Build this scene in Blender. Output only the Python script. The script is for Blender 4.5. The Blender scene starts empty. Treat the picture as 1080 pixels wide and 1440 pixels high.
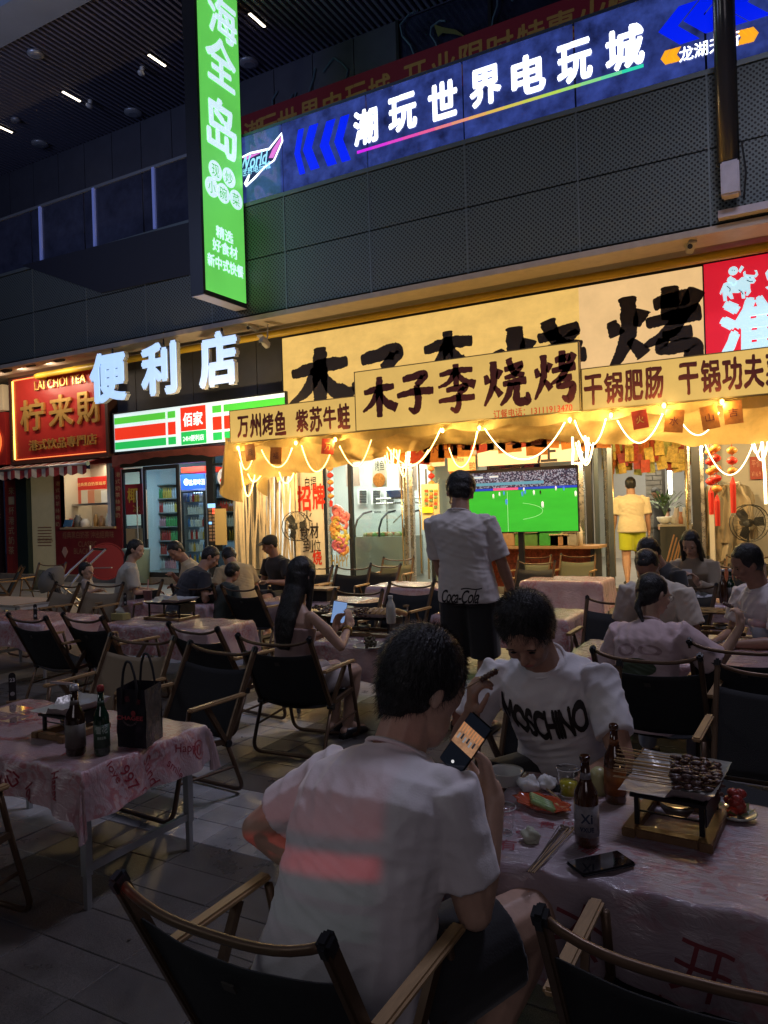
import bpy, bmesh, math, random
from mathutils import Vector, Matrix, noise
from mathutils.bvhtree import BVHTree
random.seed(7)
R = math.radians
V = Vector
SC = bpy.context.scene
COL = SC.collection

# ---------------------------------------------------------------- camera
F = 1050.0                      # focal length in pixels of the 1080 x 1440 photograph
EYE = V((0, 0, 1.47))
AIM = V((-.486, .874, 0)).normalized()
SIDE = V((AIM.y, -AIM.x, 0))
ROLL, PITCH = .031, -.002
up0 = V((0, 0, 1))
fw = (AIM * math.cos(PITCH) + up0 * math.sin(PITCH)).normalized()
up1 = SIDE.cross(fw).normalized()
CR = (SIDE * math.cos(ROLL) - up1 * math.sin(ROLL)).normalized()
CU = (up1 * math.cos(ROLL) + SIDE * math.sin(ROLL)).normalized()
cam_d = bpy.data.cameras.new('camera')
cam = bpy.data.objects.new('camera', cam_d)
COL.objects.link(cam)
cam.matrix_world = Matrix(((CR.x, CU.x, -fw.x, EYE.x), (CR.y, CU.y, -fw.y, EYE.y), (CR.z, CU.z, -fw.z, EYE.z), (0, 0, 0, 1)))
cam_d.sensor_fit = 'VERTICAL'
cam_d.sensor_height = 36.0
cam_d.lens = F / 1440 * 36.0
cam_d.clip_start = .05
cam_d.clip_end = 400
SC.camera = cam

# ---------------------------------------------------------------- night sky, added fill lights
w = bpy.data.worlds.new('World')
SC.world = w
w.use_nodes = True
w.node_tree.nodes['Background'].inputs[0].default_value = (.05, .06, .14, 1)
w.node_tree.nodes['Background'].inputs[1].default_value = .07
SC.view_settings.view_transform = 'Standard'
SC.view_settings.look = 'None'
SC.view_settings.exposure = 0
SC.view_settings.gamma = 1
SC.render.engine = 'CYCLES'
SC.cycles.use_denoising = True
SC.cycles.max_bounces = 5
SC.cycles.diffuse_bounces = 3
SC.cycles.glossy_bounces = 3
SC.cycles.transmission_bounces = 5
SC.cycles.transparent_max_bounces = 8
SC.cycles.caustics_reflective = False
SC.cycles.caustics_refractive = False
SC.cycles.sample_clamp_indirect = 3

def area(name, loc, to, size, power, col, sy=None, spread=180):
    l = bpy.data.lights.new(name, 'AREA')
    l.energy = power
    l.color = col
    l.size = size
    if sy:
        l.shape = 'RECTANGLE'
        l.size_y = sy
    l.spread = R(spread)
    o = bpy.data.objects.new(name, l)
    COL.objects.link(o)
    o.location = loc
    o.rotation_euler = (V(to) - V(loc)).to_track_quat('-Z', 'Y').to_euler()
    return o

def bulb(name, loc, power, col, rad=.05):
    l = bpy.data.lights.new(name, 'POINT')
    l.energy = power
    l.color = col
    l.shadow_soft_size = rad
    o = bpy.data.objects.new(name, l)
    COL.objects.link(o)
    o.location = loc
    return o

area('back_fill_light', (3.5, -8, 6.0), (-1.2, 2.5, .8), 4.5, 84, (1, .88, .97))  # added ambient fill from behind the viewer, no real screen
area('side_fill_light', (-9.5, -4, 6.5), (-3, 4, .5), 2.5, 66, (.95, .97, 1.0))  # added fill from the side, no actual street lamp
area('facade_fill_light', (-13, 3.0, 8.0), (-10, 11, 8), 3, 130, (.45, .56, 1.0))  # unseen light added to brighten the upper facade and ceiling slats

area('overhead_fill_light', (.4, 6.2, 8.8), (-1.6, 4.4, 0), 1.6, 235, (.74, .74, 1.0))  # invented soft overhead light for shoulders, table tops and floor
# a shop light box behind the viewer throws a banded red and green patch on whoever sits in front
gl = bpy.data.lights.new('light_box_glow', 'SPOT'); gl.energy = 105; gl.spot_size = R(34); gl.spot_blend = .25; gl.shadow_soft_size = .012
go = bpy.data.objects.new('light_box_glow', gl); COL.objects.link(go); go.location = (-.75, -2.6, 1.75)
GT = V((-1.02, 1.45, .78))
go.rotation_euler = (GT - V(go.location)).to_track_quat('-Z', 'Y').to_euler()
gl.use_nodes = True
gn = gl.node_tree; em = gn.nodes['Emission']
tc = gn.nodes.new('ShaderNodeTexCoord'); sp = gn.nodes.new('ShaderNodeSeparateXYZ'); gn.links.new(tc.outputs['Normal'], sp.inputs[0])
def gm(op, a, b=None):
    n = gn.nodes.new('ShaderNodeMath'); n.operation = op
    for i, v in enumerate((a, b)):
        if v is None: continue
        if isinstance(v, (int, float)): n.inputs[i].default_value = v
        else: gn.links.new(v, n.inputs[i])
    return n.outputs[0]
def gstep(x, a, b):
    n = gn.nodes.new('ShaderNodeMapRange'); n.inputs['From Min'].default_value = a; n.inputs['From Max'].default_value = b; gn.links.new(x, n.inputs[0]); return n.outputs[0]
gz = gm('ABSOLUTE', sp.outputs[2]); gu = gm('DIVIDE', sp.outputs[0], gz); gv = gm('DIVIDE', sp.outputs[1], gz)
gv = gm('ADD', gv, gm('MULTIPLY', gu, -.10))
inside = gm('MULTIPLY', gstep(gu, .050, .045), gstep(gu, -.125, -.118))
stripe = gm('MULTIPLY', gstep(gv, -.0365, -.0345), gstep(gv, -.0225, -.0245))
upper = gm('MULTIPLY', gstep(gv, -.0165, -.0135), gstep(gv, .060, -.012))
red = gm('MULTIPLY', inside, gm('ADD', stripe, gm('MULTIPLY', upper, .38)))
grn = gm('MULTIPLY', inside, gm('MULTIPLY', gstep(gv, -.034, -.038), gstep(gv, -.14, -.06)))
cb = gn.nodes.new('ShaderNodeCombineXYZ'); gn.links.new(red, cb.inputs[0]); gn.links.new(gm('ADD', gm('MULTIPLY', grn, .055), gm('MULTIPLY', red, .045)), cb.inputs[1]); gn.links.new(gm('ADD', gm('MULTIPLY', grn, .035), gm('MULTIPLY', red, .05)), cb.inputs[2])
gn.links.new(cb.outputs[0], em.inputs[0])

# ---------------------------------------------------------------- pixel of the photograph -> point of the place
def ray(px, py):
    return fw + CR * ((px - 540) / F) + CU * ((720 - py) / F)
def PY(px, py, Y):
    d = ray(px, py)
    return EYE + d * (Y / d.y)
def PX(px, py, X):
    d = ray(px, py)
    return EYE + d * (X / d.x)
def PZ(px, py, Z):
    d = ray(px, py)
    return EYE + d * ((Z - EYE.z) / d.z)
def WP(px, py, D): return EYE + ray(px, py) * D
def PD(px, D, z=0.0):
    d = ray(px, 720)
    p = EYE + d * D
    return V((p.x, p.y, z))

# ---------------------------------------------------------------- materials
MATS = {}
def M(name, col=(.5, .5, .5), rough=.6, metal=0.0, emit=0.0, ecol=None, var=0.0, vs=6.0, bump=0.0, bs=60.0, coat=0.0, trans=0.0, alpha=1.0, sheen=0.0, stretch=(1, 1, 1), ior=1.45, sss=0.0, evar=0.0, rvar=0.0):
    if name in MATS:
        return MATS[name]
    m = bpy.data.materials.new(name)
    MATS[name] = m
    m.use_nodes = True
    nt = m.node_tree
    b = nt.nodes['Principled BSDF']
    b.inputs['Base Color'].default_value = (*col, 1)
    b.inputs['Roughness'].default_value = rough
    b.inputs['Metallic'].default_value = metal
    b.inputs['Coat Weight'].default_value = coat
    b.inputs['Coat Roughness'].default_value = .08
    b.inputs['Transmission Weight'].default_value = trans
    b.inputs['Alpha'].default_value = alpha
    b.inputs['Sheen Weight'].default_value = sheen
    b.inputs['IOR'].default_value = ior
    if sss:
        b.inputs['Subsurface Weight'].default_value = sss
        b.inputs['Subsurface Radius'].default_value = (.02, .008, .004)
    if emit:
        b.inputs['Emission Color'].default_value = (*(ecol or col), 1)
        b.inputs['Emission Strength'].default_value = emit
    if var or bump or evar or rvar:
        tc = nt.nodes.new('ShaderNodeTexCoord')
        mp = nt.nodes.new('ShaderNodeMapping')
        mp.inputs['Scale'].default_value = stretch
        nt.links.new(tc.outputs['Object'], mp.inputs[0])
    if var or evar or rvar:
        n = nt.nodes.new('ShaderNodeTexNoise')
        n.inputs['Scale'].default_value = vs
        n.inputs['Detail'].default_value = 6
        n.inputs['Roughness'].default_value = .65
        nt.links.new(mp.outputs[0], n.inputs['Vector'])
        if var or evar:
            mr = nt.nodes.new('ShaderNodeMapRange')
            v = var or evar
            mr.inputs['From Min'].default_value = .3
            mr.inputs['From Max'].default_value = .7
            mr.inputs['To Min'].default_value = 1 - v
            mr.inputs['To Max'].default_value = 1 + v
            nt.links.new(n.outputs['Fac'], mr.inputs['Value'])
            mx = nt.nodes.new('ShaderNodeVectorMath')
            mx.operation = 'SCALE'
            c = (ecol or col) if evar else col
            mx.inputs[0].default_value = c
            nt.links.new(mr.outputs[0], mx.inputs['Scale'])
            nt.links.new(mx.outputs[0], b.inputs['Emission Color' if evar else 'Base Color'])
        if rvar:
            mr2 = nt.nodes.new('ShaderNodeMapRange')
            mr2.inputs['From Min'].default_value = .35
            mr2.inputs['From Max'].default_value = .65
            mr2.inputs['To Min'].default_value = max(.03, rough - rvar)
            mr2.inputs['To Max'].default_value = min(1, rough + rvar)
            nt.links.new(n.outputs['Fac'], mr2.inputs['Value'])
            nt.links.new(mr2.outputs[0], b.inputs['Roughness'])
    if bump:
        n2 = nt.nodes.new('ShaderNodeTexNoise')
        n2.inputs['Scale'].default_value = bs
        n2.inputs['Detail'].default_value = 5
        nt.links.new(mp.outputs[0], n2.inputs['Vector'])
        bp = nt.nodes.new('ShaderNodeBump')
        bp.inputs['Strength'].default_value = bump
        bp.inputs['Distance'].default_value = .01
        nt.links.new(n2.outputs['Fac'], bp.inputs['Height'])
        nt.links.new(bp.outputs[0], b.inputs['Normal'])
    return m

def glass(name, tint=(1, 1, 1), alpha=.18, rough=.03, dirt=.0):
    """thin clear sheet: mostly see-through, with a reflection"""
    if name in MATS:
        return MATS[name]
    m = bpy.data.materials.new(name)
    MATS[name] = m
    m.use_nodes = True
    nt = m.node_tree
    nt.nodes.remove(nt.nodes['Principled BSDF'])
    t = nt.nodes.new('ShaderNodeBsdfTransparent')
    t.inputs[0].default_value = (*tint, 1)
    g = nt.nodes.new('ShaderNodeBsdfGlossy')
    g.inputs['Roughness'].default_value = rough
    lw = nt.nodes.new('ShaderNodeLayerWeight')
    lw.inputs['Blend'].default_value = .5
    fr = nt.nodes.new('ShaderNodeMath')
    fr.operation = 'POWER'
    fr.inputs[1].default_value = 4
    nt.links.new(lw.outputs['Facing'], fr.inputs[0])
    ad = nt.nodes.new('ShaderNodeMath')
    ad.operation = 'ADD'
    ad.inputs[1].default_value = alpha * .5
    nt.links.new(fr.outputs[0], ad.inputs[0])
    mx = nt.nodes.new('ShaderNodeMixShader')
    nt.links.new(ad.outputs[0], mx.inputs[0])
    nt.links.new(t.outputs[0], mx.inputs[1])
    nt.links.new(g.outputs[0], mx.inputs[2])
    nt.links.new(mx.outputs[0], nt.nodes['Material Output'].inputs[0])
    return m

# ---------------------------------------------------------------- objects
def link(o):
    COL.objects.link(o)
    return o
def tag(o, label=None, cat=None, group=None, kind=None):
    if label: o['label'] = label
    if cat: o['category'] = cat
    if group: o['group'] = group
    if kind: o['kind'] = kind
    return o
def empty(name, loc=(0, 0, 0), rz=0.0, label=None, cat=None, group=None, kind=None):
    o = bpy.data.objects.new(name, None)
    link(o)
    o.location = loc
    o.rotation_euler = (0, 0, rz)
    o.empty_display_size = .1
    return tag(o, label, cat, group, kind)

def mat4(o):
    return Matrix.Translation(o.location) @ o.rotation_euler.to_matrix().to_4x4() @ Matrix.Diagonal((*o.scale, 1))

class G:
    """a bag of faces in world (or local) coordinates; build() links it as one mesh object"""
    def __init__(s):
        s.v = []; s.f = []; s.m = []; s.cur = 0
    def add(s, vs, fs):
        n = len(s.v)
        s.v += [tuple(p) for p in vs]
        s.f += [tuple(i + n for i in f) for f in fs]
        s.m += [s.cur] * len(fs)
        return s
    def box(s, c, d, rz=0.0, rot=None):
        x, y, z = d[0] / 2, d[1] / 2, d[2] / 2
        vs = [V(p) for p in ((-x, -y, -z), (x, -y, -z), (x, y, -z), (-x, y, -z), (-x, -y, z), (x, -y, z), (x, y, z), (-x, y, z))]
        if rot is None and rz: rot = Matrix.Rotation(rz, 3, 'Z')
        if rot is not None: vs = [rot @ p for p in vs]
        c = V(c)
        return s.add([p + c for p in vs], [(0, 3, 2, 1), (4, 5, 6, 7), (0, 1, 5, 4), (1, 2, 6, 5), (2, 3, 7, 6), (3, 0, 4, 7)])
    def bb(s, x0, x1, y0, y1, z0, z1):
        return s.box(((x0 + x1) / 2, (y0 + y1) / 2, (z0 + z1) / 2), (abs(x1 - x0), abs(y1 - y0), abs(z1 - z0)))
    def bar(s, a, b, wd, th, upv=(0, 0, 1)):
        a, b = V(a), V(b)
        d = b - a
        L = d.length
        d.normalize()
        u = V(upv)
        sx = d.cross(u)
        if sx.length < 1e-4: sx = d.cross(V((0, 1, 0)))
        sx.normalize()
        uz = sx.cross(d).normalized()
        rot = Matrix((sx, d, uz)).transposed()
        return s.box((a + b) / 2, (wd, L, th), rot=rot)
    def tube(s, pts, r, n=8, closed=False, caps=True):
        pts = [V(p) for p in pts]
        rr = r if isinstance(r, (list, tuple)) else [r] * len(pts)
        base = len(s.v)
        prev = None
        k = len(pts)
        for i, p in enumerate(pts):
            if closed: t = pts[(i + 1) % k] - pts[i - 1]
            elif i == 0: t = pts[1] - p
            elif i == k - 1: t = p - pts[i - 1]
            else: t = (pts[i + 1] - p).normalized() + (p - pts[i - 1]).normalized()
            if t.length < 1e-8: t = V((0, 0, 1))
            t.normalize()
            if prev is None:
                a = t.orthogonal().normalized()
            else:
                a = prev - t * prev.dot(t)
                if a.length < 1e-6: a = t.orthogonal()
                a.normalize()
            prev = a
            b = t.cross(a)
            for j in range(n):
                q = 2 * math.pi * j / n
                s.v.append(tuple(p + (a * math.cos(q) + b * math.sin(q)) * rr[i]))
        last = k if closed else k - 1
        for i in range(last):
            for j in range(n):
                i2 = (i + 1) % k
                s.f.append((base + i * n + j, base + i * n + (j + 1) % n, base + i2 * n + (j + 1) % n, base + i2 * n + j))
                s.m.append(s.cur)
        if caps and not closed:
            s.f.append(tuple(base + j for j in reversed(range(n)))); s.m.append(s.cur)
            s.f.append(tuple(base + (k - 1) * n + j for j in range(n))); s.m.append(s.cur)
        return s
    def lathe(s, c, prof, n=16, axis=None):
        """prof: (radius, height) pairs"""
        rot = None
        if axis is not None: rot = V((0, 0, 1)).rotation_difference(V(axis)).to_matrix()
        c = V(c)
        base = len(s.v)
        for r, h in prof:
            for j in range(n):
                q = 2 * math.pi * j / n
                p = V((r * math.cos(q), r * math.sin(q), h))
                if rot: p = rot @ p
                s.v.append(tuple(c + p))
        for i in range(len(prof) - 1):
            for j in range(n):
                s.f.append((base + i * n + j, base + i * n + (j + 1) % n, base + (i + 1) * n + (j + 1) % n, base + (i + 1) * n + j))
                s.m.append(s.cur)
        if prof[0][0] > 1e-5:
            s.f.append(tuple(base + j for j in reversed(range(n)))); s.m.append(s.cur)
        if prof[-1][0] > 1e-5:
            s.f.append(tuple(base + (len(prof) - 1) * n + j for j in range(n))); s.m.append(s.cur)
        return s
    def ell(s, c, r, rot=None, n=12, k=8):
        c = V(c)
        vs = []
        for i in range(k + 1):
            a = math.pi * i / k
            for j in range(n):
                q = 2 * math.pi * j / n
                p = V((r[0] * math.sin(a) * math.cos(q), r[1] * math.sin(a) * math.sin(q), r[2] * math.cos(a)))
                if rot is not None: p = rot @ p
                vs.append(c + p)
        fs = [(i * n + j, (i + 1) * n + j, (i + 1) * n + (j + 1) % n, i * n + (j + 1) % n) for i in range(k) for j in range(n)]
        return s.add(vs, fs)
    def caps(s, a, b, r0, r1, n=10):
        a, b = V(a), V(b)
        d = b - a
        L = d.length
        if L < 1e-6: return s.ell(a, (r0, r0, r0))
        d /= L
        pts, rr = [], []
        for q in (90, 60, 30): pts.append(a - d * (r0 * math.sin(R(q)))); rr.append(max(r0 * math.cos(R(q)), r0 * .05))
        pts.append(a); rr.append(r0)
        pts.append(b); rr.append(r1)
        for q in (30, 60, 90): pts.append(b + d * (r1 * math.sin(R(q)))); rr.append(max(r1 * math.cos(R(q)), r1 * .05))
        return s.tube(pts, rr, n)
    def loft(s, rings, n=20):
        """rings: (centre, half-x vector, half-y vector)"""
        base = len(s.v)
        for c, ax, ay in rings:
            c, ax, ay = V(c), V(ax), V(ay)
            for j in range(n):
                q = 2 * math.pi * j / n
                cx, sy = math.cos(q), math.sin(q)
                cx = math.copysign(abs(cx) ** .85, cx); sy = math.copysign(abs(sy) ** .85, sy)
                s.v.append(tuple(c + ax * cx + ay * sy))
        for i in range(len(rings) - 1):
            for j in range(n):
                s.f.append((base + i * n + j, base + i * n + (j + 1) % n, base + (i + 1) * n + (j + 1) % n, base + (i + 1) * n + j)); s.m.append(s.cur)
        s.f.append(tuple(base + j for j in reversed(range(n)))); s.m.append(s.cur)
        s.f.append(tuple(base + (len(rings) - 1) * n + j for j in range(n))); s.m.append(s.cur)
        return s
    def poly(s, pts, off):
        """flat polygon pts (world) thickened by vector off"""
        n = len(pts)
        o = V(off)
        vs = [V(p) for p in pts] + [V(p) + o for p in pts]
        fs = [tuple(range(n)), tuple(reversed(range(n, 2 * n)))] + [(i, i + n, (i + 1) % n + n, (i + 1) % n) for i in range(n)]
        return s.add(vs, fs)
    def quad(s, a, b, c, d):
        return s.add([a, b, c, d], [(0, 1, 2, 3)])
    def mesh(s, name, smooth=False, mats=()):
        me = bpy.data.meshes.new(name)
        me.from_pydata(s.v, [], s.f)
        for m in mats: me.materials.append(m)
        if len(mats) > 1:
            me.polygons.foreach_set('material_index', s.m)
        if smooth:
            me.polygons.foreach_set('use_smooth', [True] * len(me.polygons))
        me.update()
        return me
    def build(s, name, mat, parent=None, smooth=False, local=False, bevel=0.0, fix=False, kind=None, label=None):
        mats = mat if isinstance(mat, (list, tuple)) else (mat,)
        me = s.mesh(name, smooth, mats)
        if fix or bevel:
            bm = bmesh.new(); bm.from_mesh(me)
            bmesh.ops.recalc_face_normals(bm, faces=bm.faces)
            if bevel:
                es = [e for e in bm.edges if len(e.link_faces) == 2 and e.calc_face_angle(0) > .6]
                bmesh.ops.bevel(bm, geom=es, offset=bevel, segments=2, affect='EDGES', clamp_overlap=True)
            bm.to_mesh(me); bm.free()
        o = bpy.data.objects.new(name, me)
        link(o)
        if parent is not None:
            o.parent = parent
            if not local:
                root = parent
                while root.parent is not None: root = root.parent
                o.matrix_parent_inverse = (mat4(root)).inverted() if parent is root else Matrix()
        if kind: o['kind'] = kind
        if label: o['label'] = label
        return o

def dup(o, loc=None, rz=None, label=None, parent=None):
    c = o.copy()
    link(c)
    if parent is not None:
        c.parent = parent
        c.matrix_parent_inverse = o.matrix_parent_inverse.copy()
    for ch in o.children:
        dup(ch, parent=c)
    if loc is not None: c.location = loc
    if rz is not None: c.rotation_euler = (0, 0, rz)
    if label: c['label'] = label
    return c

# ---------------------------------------------------------------- lettering
TXT = {}
def glyphs(body, bold=0.0, shear=0.0, res=3, space=1.0):
    """flat lettering in a unit square; bold strokes are copies set a hair apart, stacked in front of each other"""
    k = (body, bold, shear, res, space)
    if k not in TXT:
        cu = bpy.data.curves.new('t', 'FONT')
        cu.body = body; cu.shear = shear; cu.resolution_u = res
        cu.space_character = space
        o = bpy.data.objects.new('t', cu)
        me = o.to_mesh()
        v0 = [v.co.xy.copy() for v in me.vertices]
        f0 = [tuple(p.vertices) for p in me.polygons]
        o.to_mesh_clear()
        bpy.data.objects.remove(o)
        bpy.data.curves.remove(cu)
        vs, fs = [], []
        dirs = [(0, 0)] if not bold else [(0, 0)] + [(math.cos(q * math.pi / 3), math.sin(q * math.pi / 3)) for q in range(6)]
        for l, (dx, dy) in enumerate(dirs):
            n = len(vs)
            vs += [V((v.x + dx * bold, v.y + dy * bold, l)) for v in v0]
            fs += [tuple(i + n for i in f) for f in f0]
        x0, x1 = min(v.x for v in vs), max(v.x for v in vs)
        y0, y1 = min(v.y for v in vs), max(v.y for v in vs)
        TXT[k] = ([V(((v.x - x0) / (x1 - x0) - .5, (v.y - y0) / (y1 - y0) - .5, v.z)) for v in vs], fs, (x1 - x0) / (y1 - y0))
    return TXT[k]

BRUSH = {
 '木': [([(8, 64), (50, 70), (92, 72)], (6, 11, 7)), ([(52, 98), (51, 50), (50, 4)], (9, 11, 8)), ([(48, 66), (30, 38), (4, 20)], (10, 8, 3)), ([(53, 64), (68, 38), (98, 22)], (4, 10, 13))],
 '子': [([(18, 84), (74, 90), (54, 66)], (8, 12, 8)), ([(54, 68), (58, 30), (50, 6), (32, 14)], (8, 10, 10, 3)), ([(2, 46), (50, 52), (98, 50)], (7, 10, 10))],
 '李': [([(8, 80), (50, 85), (92, 84)], (5, 8, 6)), ([(50, 100), (50, 76), (50, 52)], (8, 9, 7)), ([(47, 82), (30, 62), (4, 54)], (9, 6, 3)), ([(53, 82), (70, 62), (98, 52)], (4, 8, 11)),
        ([(24, 46), (72, 49), (54, 36)], (6, 9, 6)), ([(54, 38), (56, 16), (48, 2), (34, 8)], (6, 8, 8, 3)), ([(4, 24), (50, 27), (96, 26)], (5, 8, 7))],
 '烧': [([(8, 70), (14, 52)], (5, 9)), ([(42, 78), (34, 60)], (9, 4)), ([(26, 96), (25, 50), (4, 8)], (9, 9, 3)), ([(27, 46), (42, 26)], (4, 9)),
        ([(50, 76), (92, 84)], (6, 8)), ([(60, 98), (70, 70), (94, 62)], (8, 7, 5)), ([(90, 80), (70, 64), (50, 60)], (4, 7, 4)), ([(46, 48), (98, 52)], (6, 9)), ([(64, 50), (58, 26), (40, 6)], (8, 8, 3)), ([(78, 50), (76, 14), (98, 12), (99, 28)], (8, 9, 10, 3))],
 '烤': [([(8, 70), (14, 52)], (5, 9)), ([(42, 78), (34, 60)], (9, 4)), ([(26, 96), (25, 50), (4, 8)], (9, 9, 3)), ([(27, 46), (42, 26)], (4, 9)),
        ([(52, 82), (88, 86)], (7, 9)), ([(69, 100), (68, 62)], (9, 9)), ([(44, 62), (99, 66)], (6, 10)), ([(96, 92), (70, 52), (42, 36)], (9, 8, 3)), ([(60, 44), (90, 46)], (6, 8)), ([(62, 42), (60, 30), (90, 30), (82, 4), (66, 10)], (6, 6, 9, 10, 3))],
}
def brush_char(ch, seed=0, fat=1.0):
    """one polygon strip per brush stroke, ragged at the rim; unit square, centred"""
    vs, fs = [], []
    rd = random.Random(ord(ch) + seed)
    for pts, ws in BRUSH[ch]:
        P = []
        n = 30
        k = len(pts) - 1
        for i in range(n * k + 1):
            t = i / n
            j = min(int(t), k - 1)
            u = t - j
            p = [V(pts[max(0, min(k, j + d)) ]) for d in (-1, 0, 1, 2)]
            q = .5 * ((2 * p[1]) + (-p[0] + p[2]) * u + (2 * p[0] - 5 * p[1] + 4 * p[2] - p[3]) * u * u + (-p[0] + 3 * p[1] - 3 * p[2] + p[3]) * u ** 3)
            wd = ws[j] * (1 - u) + ws[j + 1] * u
            P.append((q, wd))
        b = len(vs)
        for i, (q, wd) in enumerate(P):
            a = P[max(0, i - 1)][0]; c = P[min(len(P) - 1, i + 1)][0]
            d = (c - a).normalized()
            nn = V((-d.y, d.x))
            e = min(i, len(P) - 1 - i)
            wd *= (.55 if e == 0 else .85 if e == 1 else 1.0)
            sd_ = len(vs) * .01 + ord(ch)
            j1, j2 = (.20 * noise.noise(V((i * .17, sd_, k * 3.0 + o_))) + .11 * noise.noise(V((i * .9, sd_, 5 + o_))) for o_ in (0, 9))
            vs.append(((q + nn * wd * fat * (.92 + j1)) / 100 - V((.5, .5))).to_3d())
            vs.append(((q - nn * wd * fat * (.92 + j2)) / 100 - V((.5, .5))).to_3d())
            if i: fs.append((b + 2 * i - 2, b + 2 * i - 1, b + 2 * i + 1, b + 2 * i))
    return vs, fs

def put2d(g, vs, fs, o, xd, yd, W, H, dep=None, rough=0.0, bvh=None, nd=None, off=.003, cell=0):
    """set a flat shape (unit square) into the place; with dep extruded, with bvh laid over a curved surface"""
    o, xd, yd = V(o), V(xd), V(yd)
    if cell:
        bm = bmesh.new()
        bv = [bm.verts.new((v.x * W, v.y * H, v.z)) for v in vs]
        for f in fs:
            try: bm.faces.new([bv[i] for i in f])
            except ValueError: pass
        for ax, L in ((0, W), (1, H)):
            k = -L / 2 + cell
            while k < L / 2:
                no = V((1, 0, 0)) if ax == 0 else V((0, 1, 0))
                bmesh.ops.bisect_plane(bm, geom=bm.verts[:] + bm.edges[:] + bm.faces[:], plane_co=no * k, plane_no=no)
                k += cell
        bm.verts.index_update()
        vs = [V((v.co.x / W, v.co.y / H, v.co.z)) for v in bm.verts]
        fs = [tuple(v.index for v in f.verts) for f in bm.faces]
        bm.free()
    P = []
    up_ = xd.cross(yd).normalized()
    for v in vs:
        x, y = v.x * W, v.y * H
        if rough:
            q = noise.noise_vector(V((x, y, 0)) * (6 / H) + V((o.x, 0, o.z))) * rough * H
            x += q.x; y += q.y
        P.append(o + xd * x + yd * y + up_ * (v.z * .0004))
    if bvh is not None:
        nd = V(nd)
        ok = []
        for i, p in enumerate(P):
            h = bvh.ray_cast(p + nd * .4, -nd, 1.2)
            if h[0] is not None:
                n = h[1] if h[1].dot(nd) > 0 else -h[1]
                P[i] = h[0] + n * (off + vs[i].z * .0003)
                ok.append(True)
            else: ok.append(False)
        fs = [f for f in fs if all(ok[i] for i in f)]
    if dep is None:
        g.add(P, fs)
    else:
        d = V(dep)
        n = len(P)
        cnt = {}
        for f in fs:
            for a, b in zip(f, f[1:] + f[:1]): cnt[(a, b)] = 1
        rim = [(a, b) for (a, b) in cnt if (b, a) not in cnt]
        g.add(P + [p + d for p in P], list(fs) + [tuple(i + n for i in reversed(f)) for f in fs] + [(b, a, a + n, b + n) for a, b in rim])
    return g

XF, ZU = V((1, 0, 0)), V((0, 0, 1))
def word(body, a, b, Y, H, name, mat, parent=None, bold=.0, dep=None, rough=0.0, space=1.0, shear=0.0, W=None, cell=0, res=3):
    """lettering on a facade plane Y: a and b are the pixel positions of the middle of its two ends"""
    p, q = PY(a[0], a[1], Y), PY(b[0], b[1], Y)
    c = (p + q) / 2
    vs, fs, asp = glyphs(body, bold, shear, res, space)
    g = G()
    put2d(g, vs, fs, c, XF, ZU, (q - p).length if W is None else W, H, dep, rough, cell=cell)
    return g.build(name, mat, parent)

def bounds_sheet(x0, x1, z0, z1, y, th=.03):
    return G().bb(x0, x1, y, y + th, z0, z1)

def voxel(g, vox, smooth=4, fac=.5):
    """merge overlapping closed shapes into one continuous skin"""
    me = g.mesh('v')
    bm = bmesh.new(); bm.from_mesh(me); bmesh.ops.recalc_face_normals(bm, faces=bm.faces); bm.to_mesh(me); bm.free()
    o = bpy.data.objects.new('v', me)
    link(o)
    r = o.modifiers.new('r', 'REMESH'); r.mode = 'VOXEL'; r.voxel_size = vox; r.adaptivity = 0; r.use_smooth_shade = True
    s = o.modifiers.new('s', 'SMOOTH'); s.factor = fac; s.iterations = smooth
    dg = bpy.context.evaluated_depsgraph_get()
    out = bpy.data.meshes.new_from_object(o.evaluated_get(dg))
    bpy.data.objects.remove(o)
    bpy.data.meshes.remove(me)
    out.polygons.foreach_set('use_smooth', [True] * len(out.polygons))
    return out

def mesh_obj(name, me, mat, parent):
    me.materials.clear()
    me.materials.append(mat)
    o = bpy.data.objects.new(name, me)
    me.name = name
    link(o)
    o.parent = parent
    return o
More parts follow.
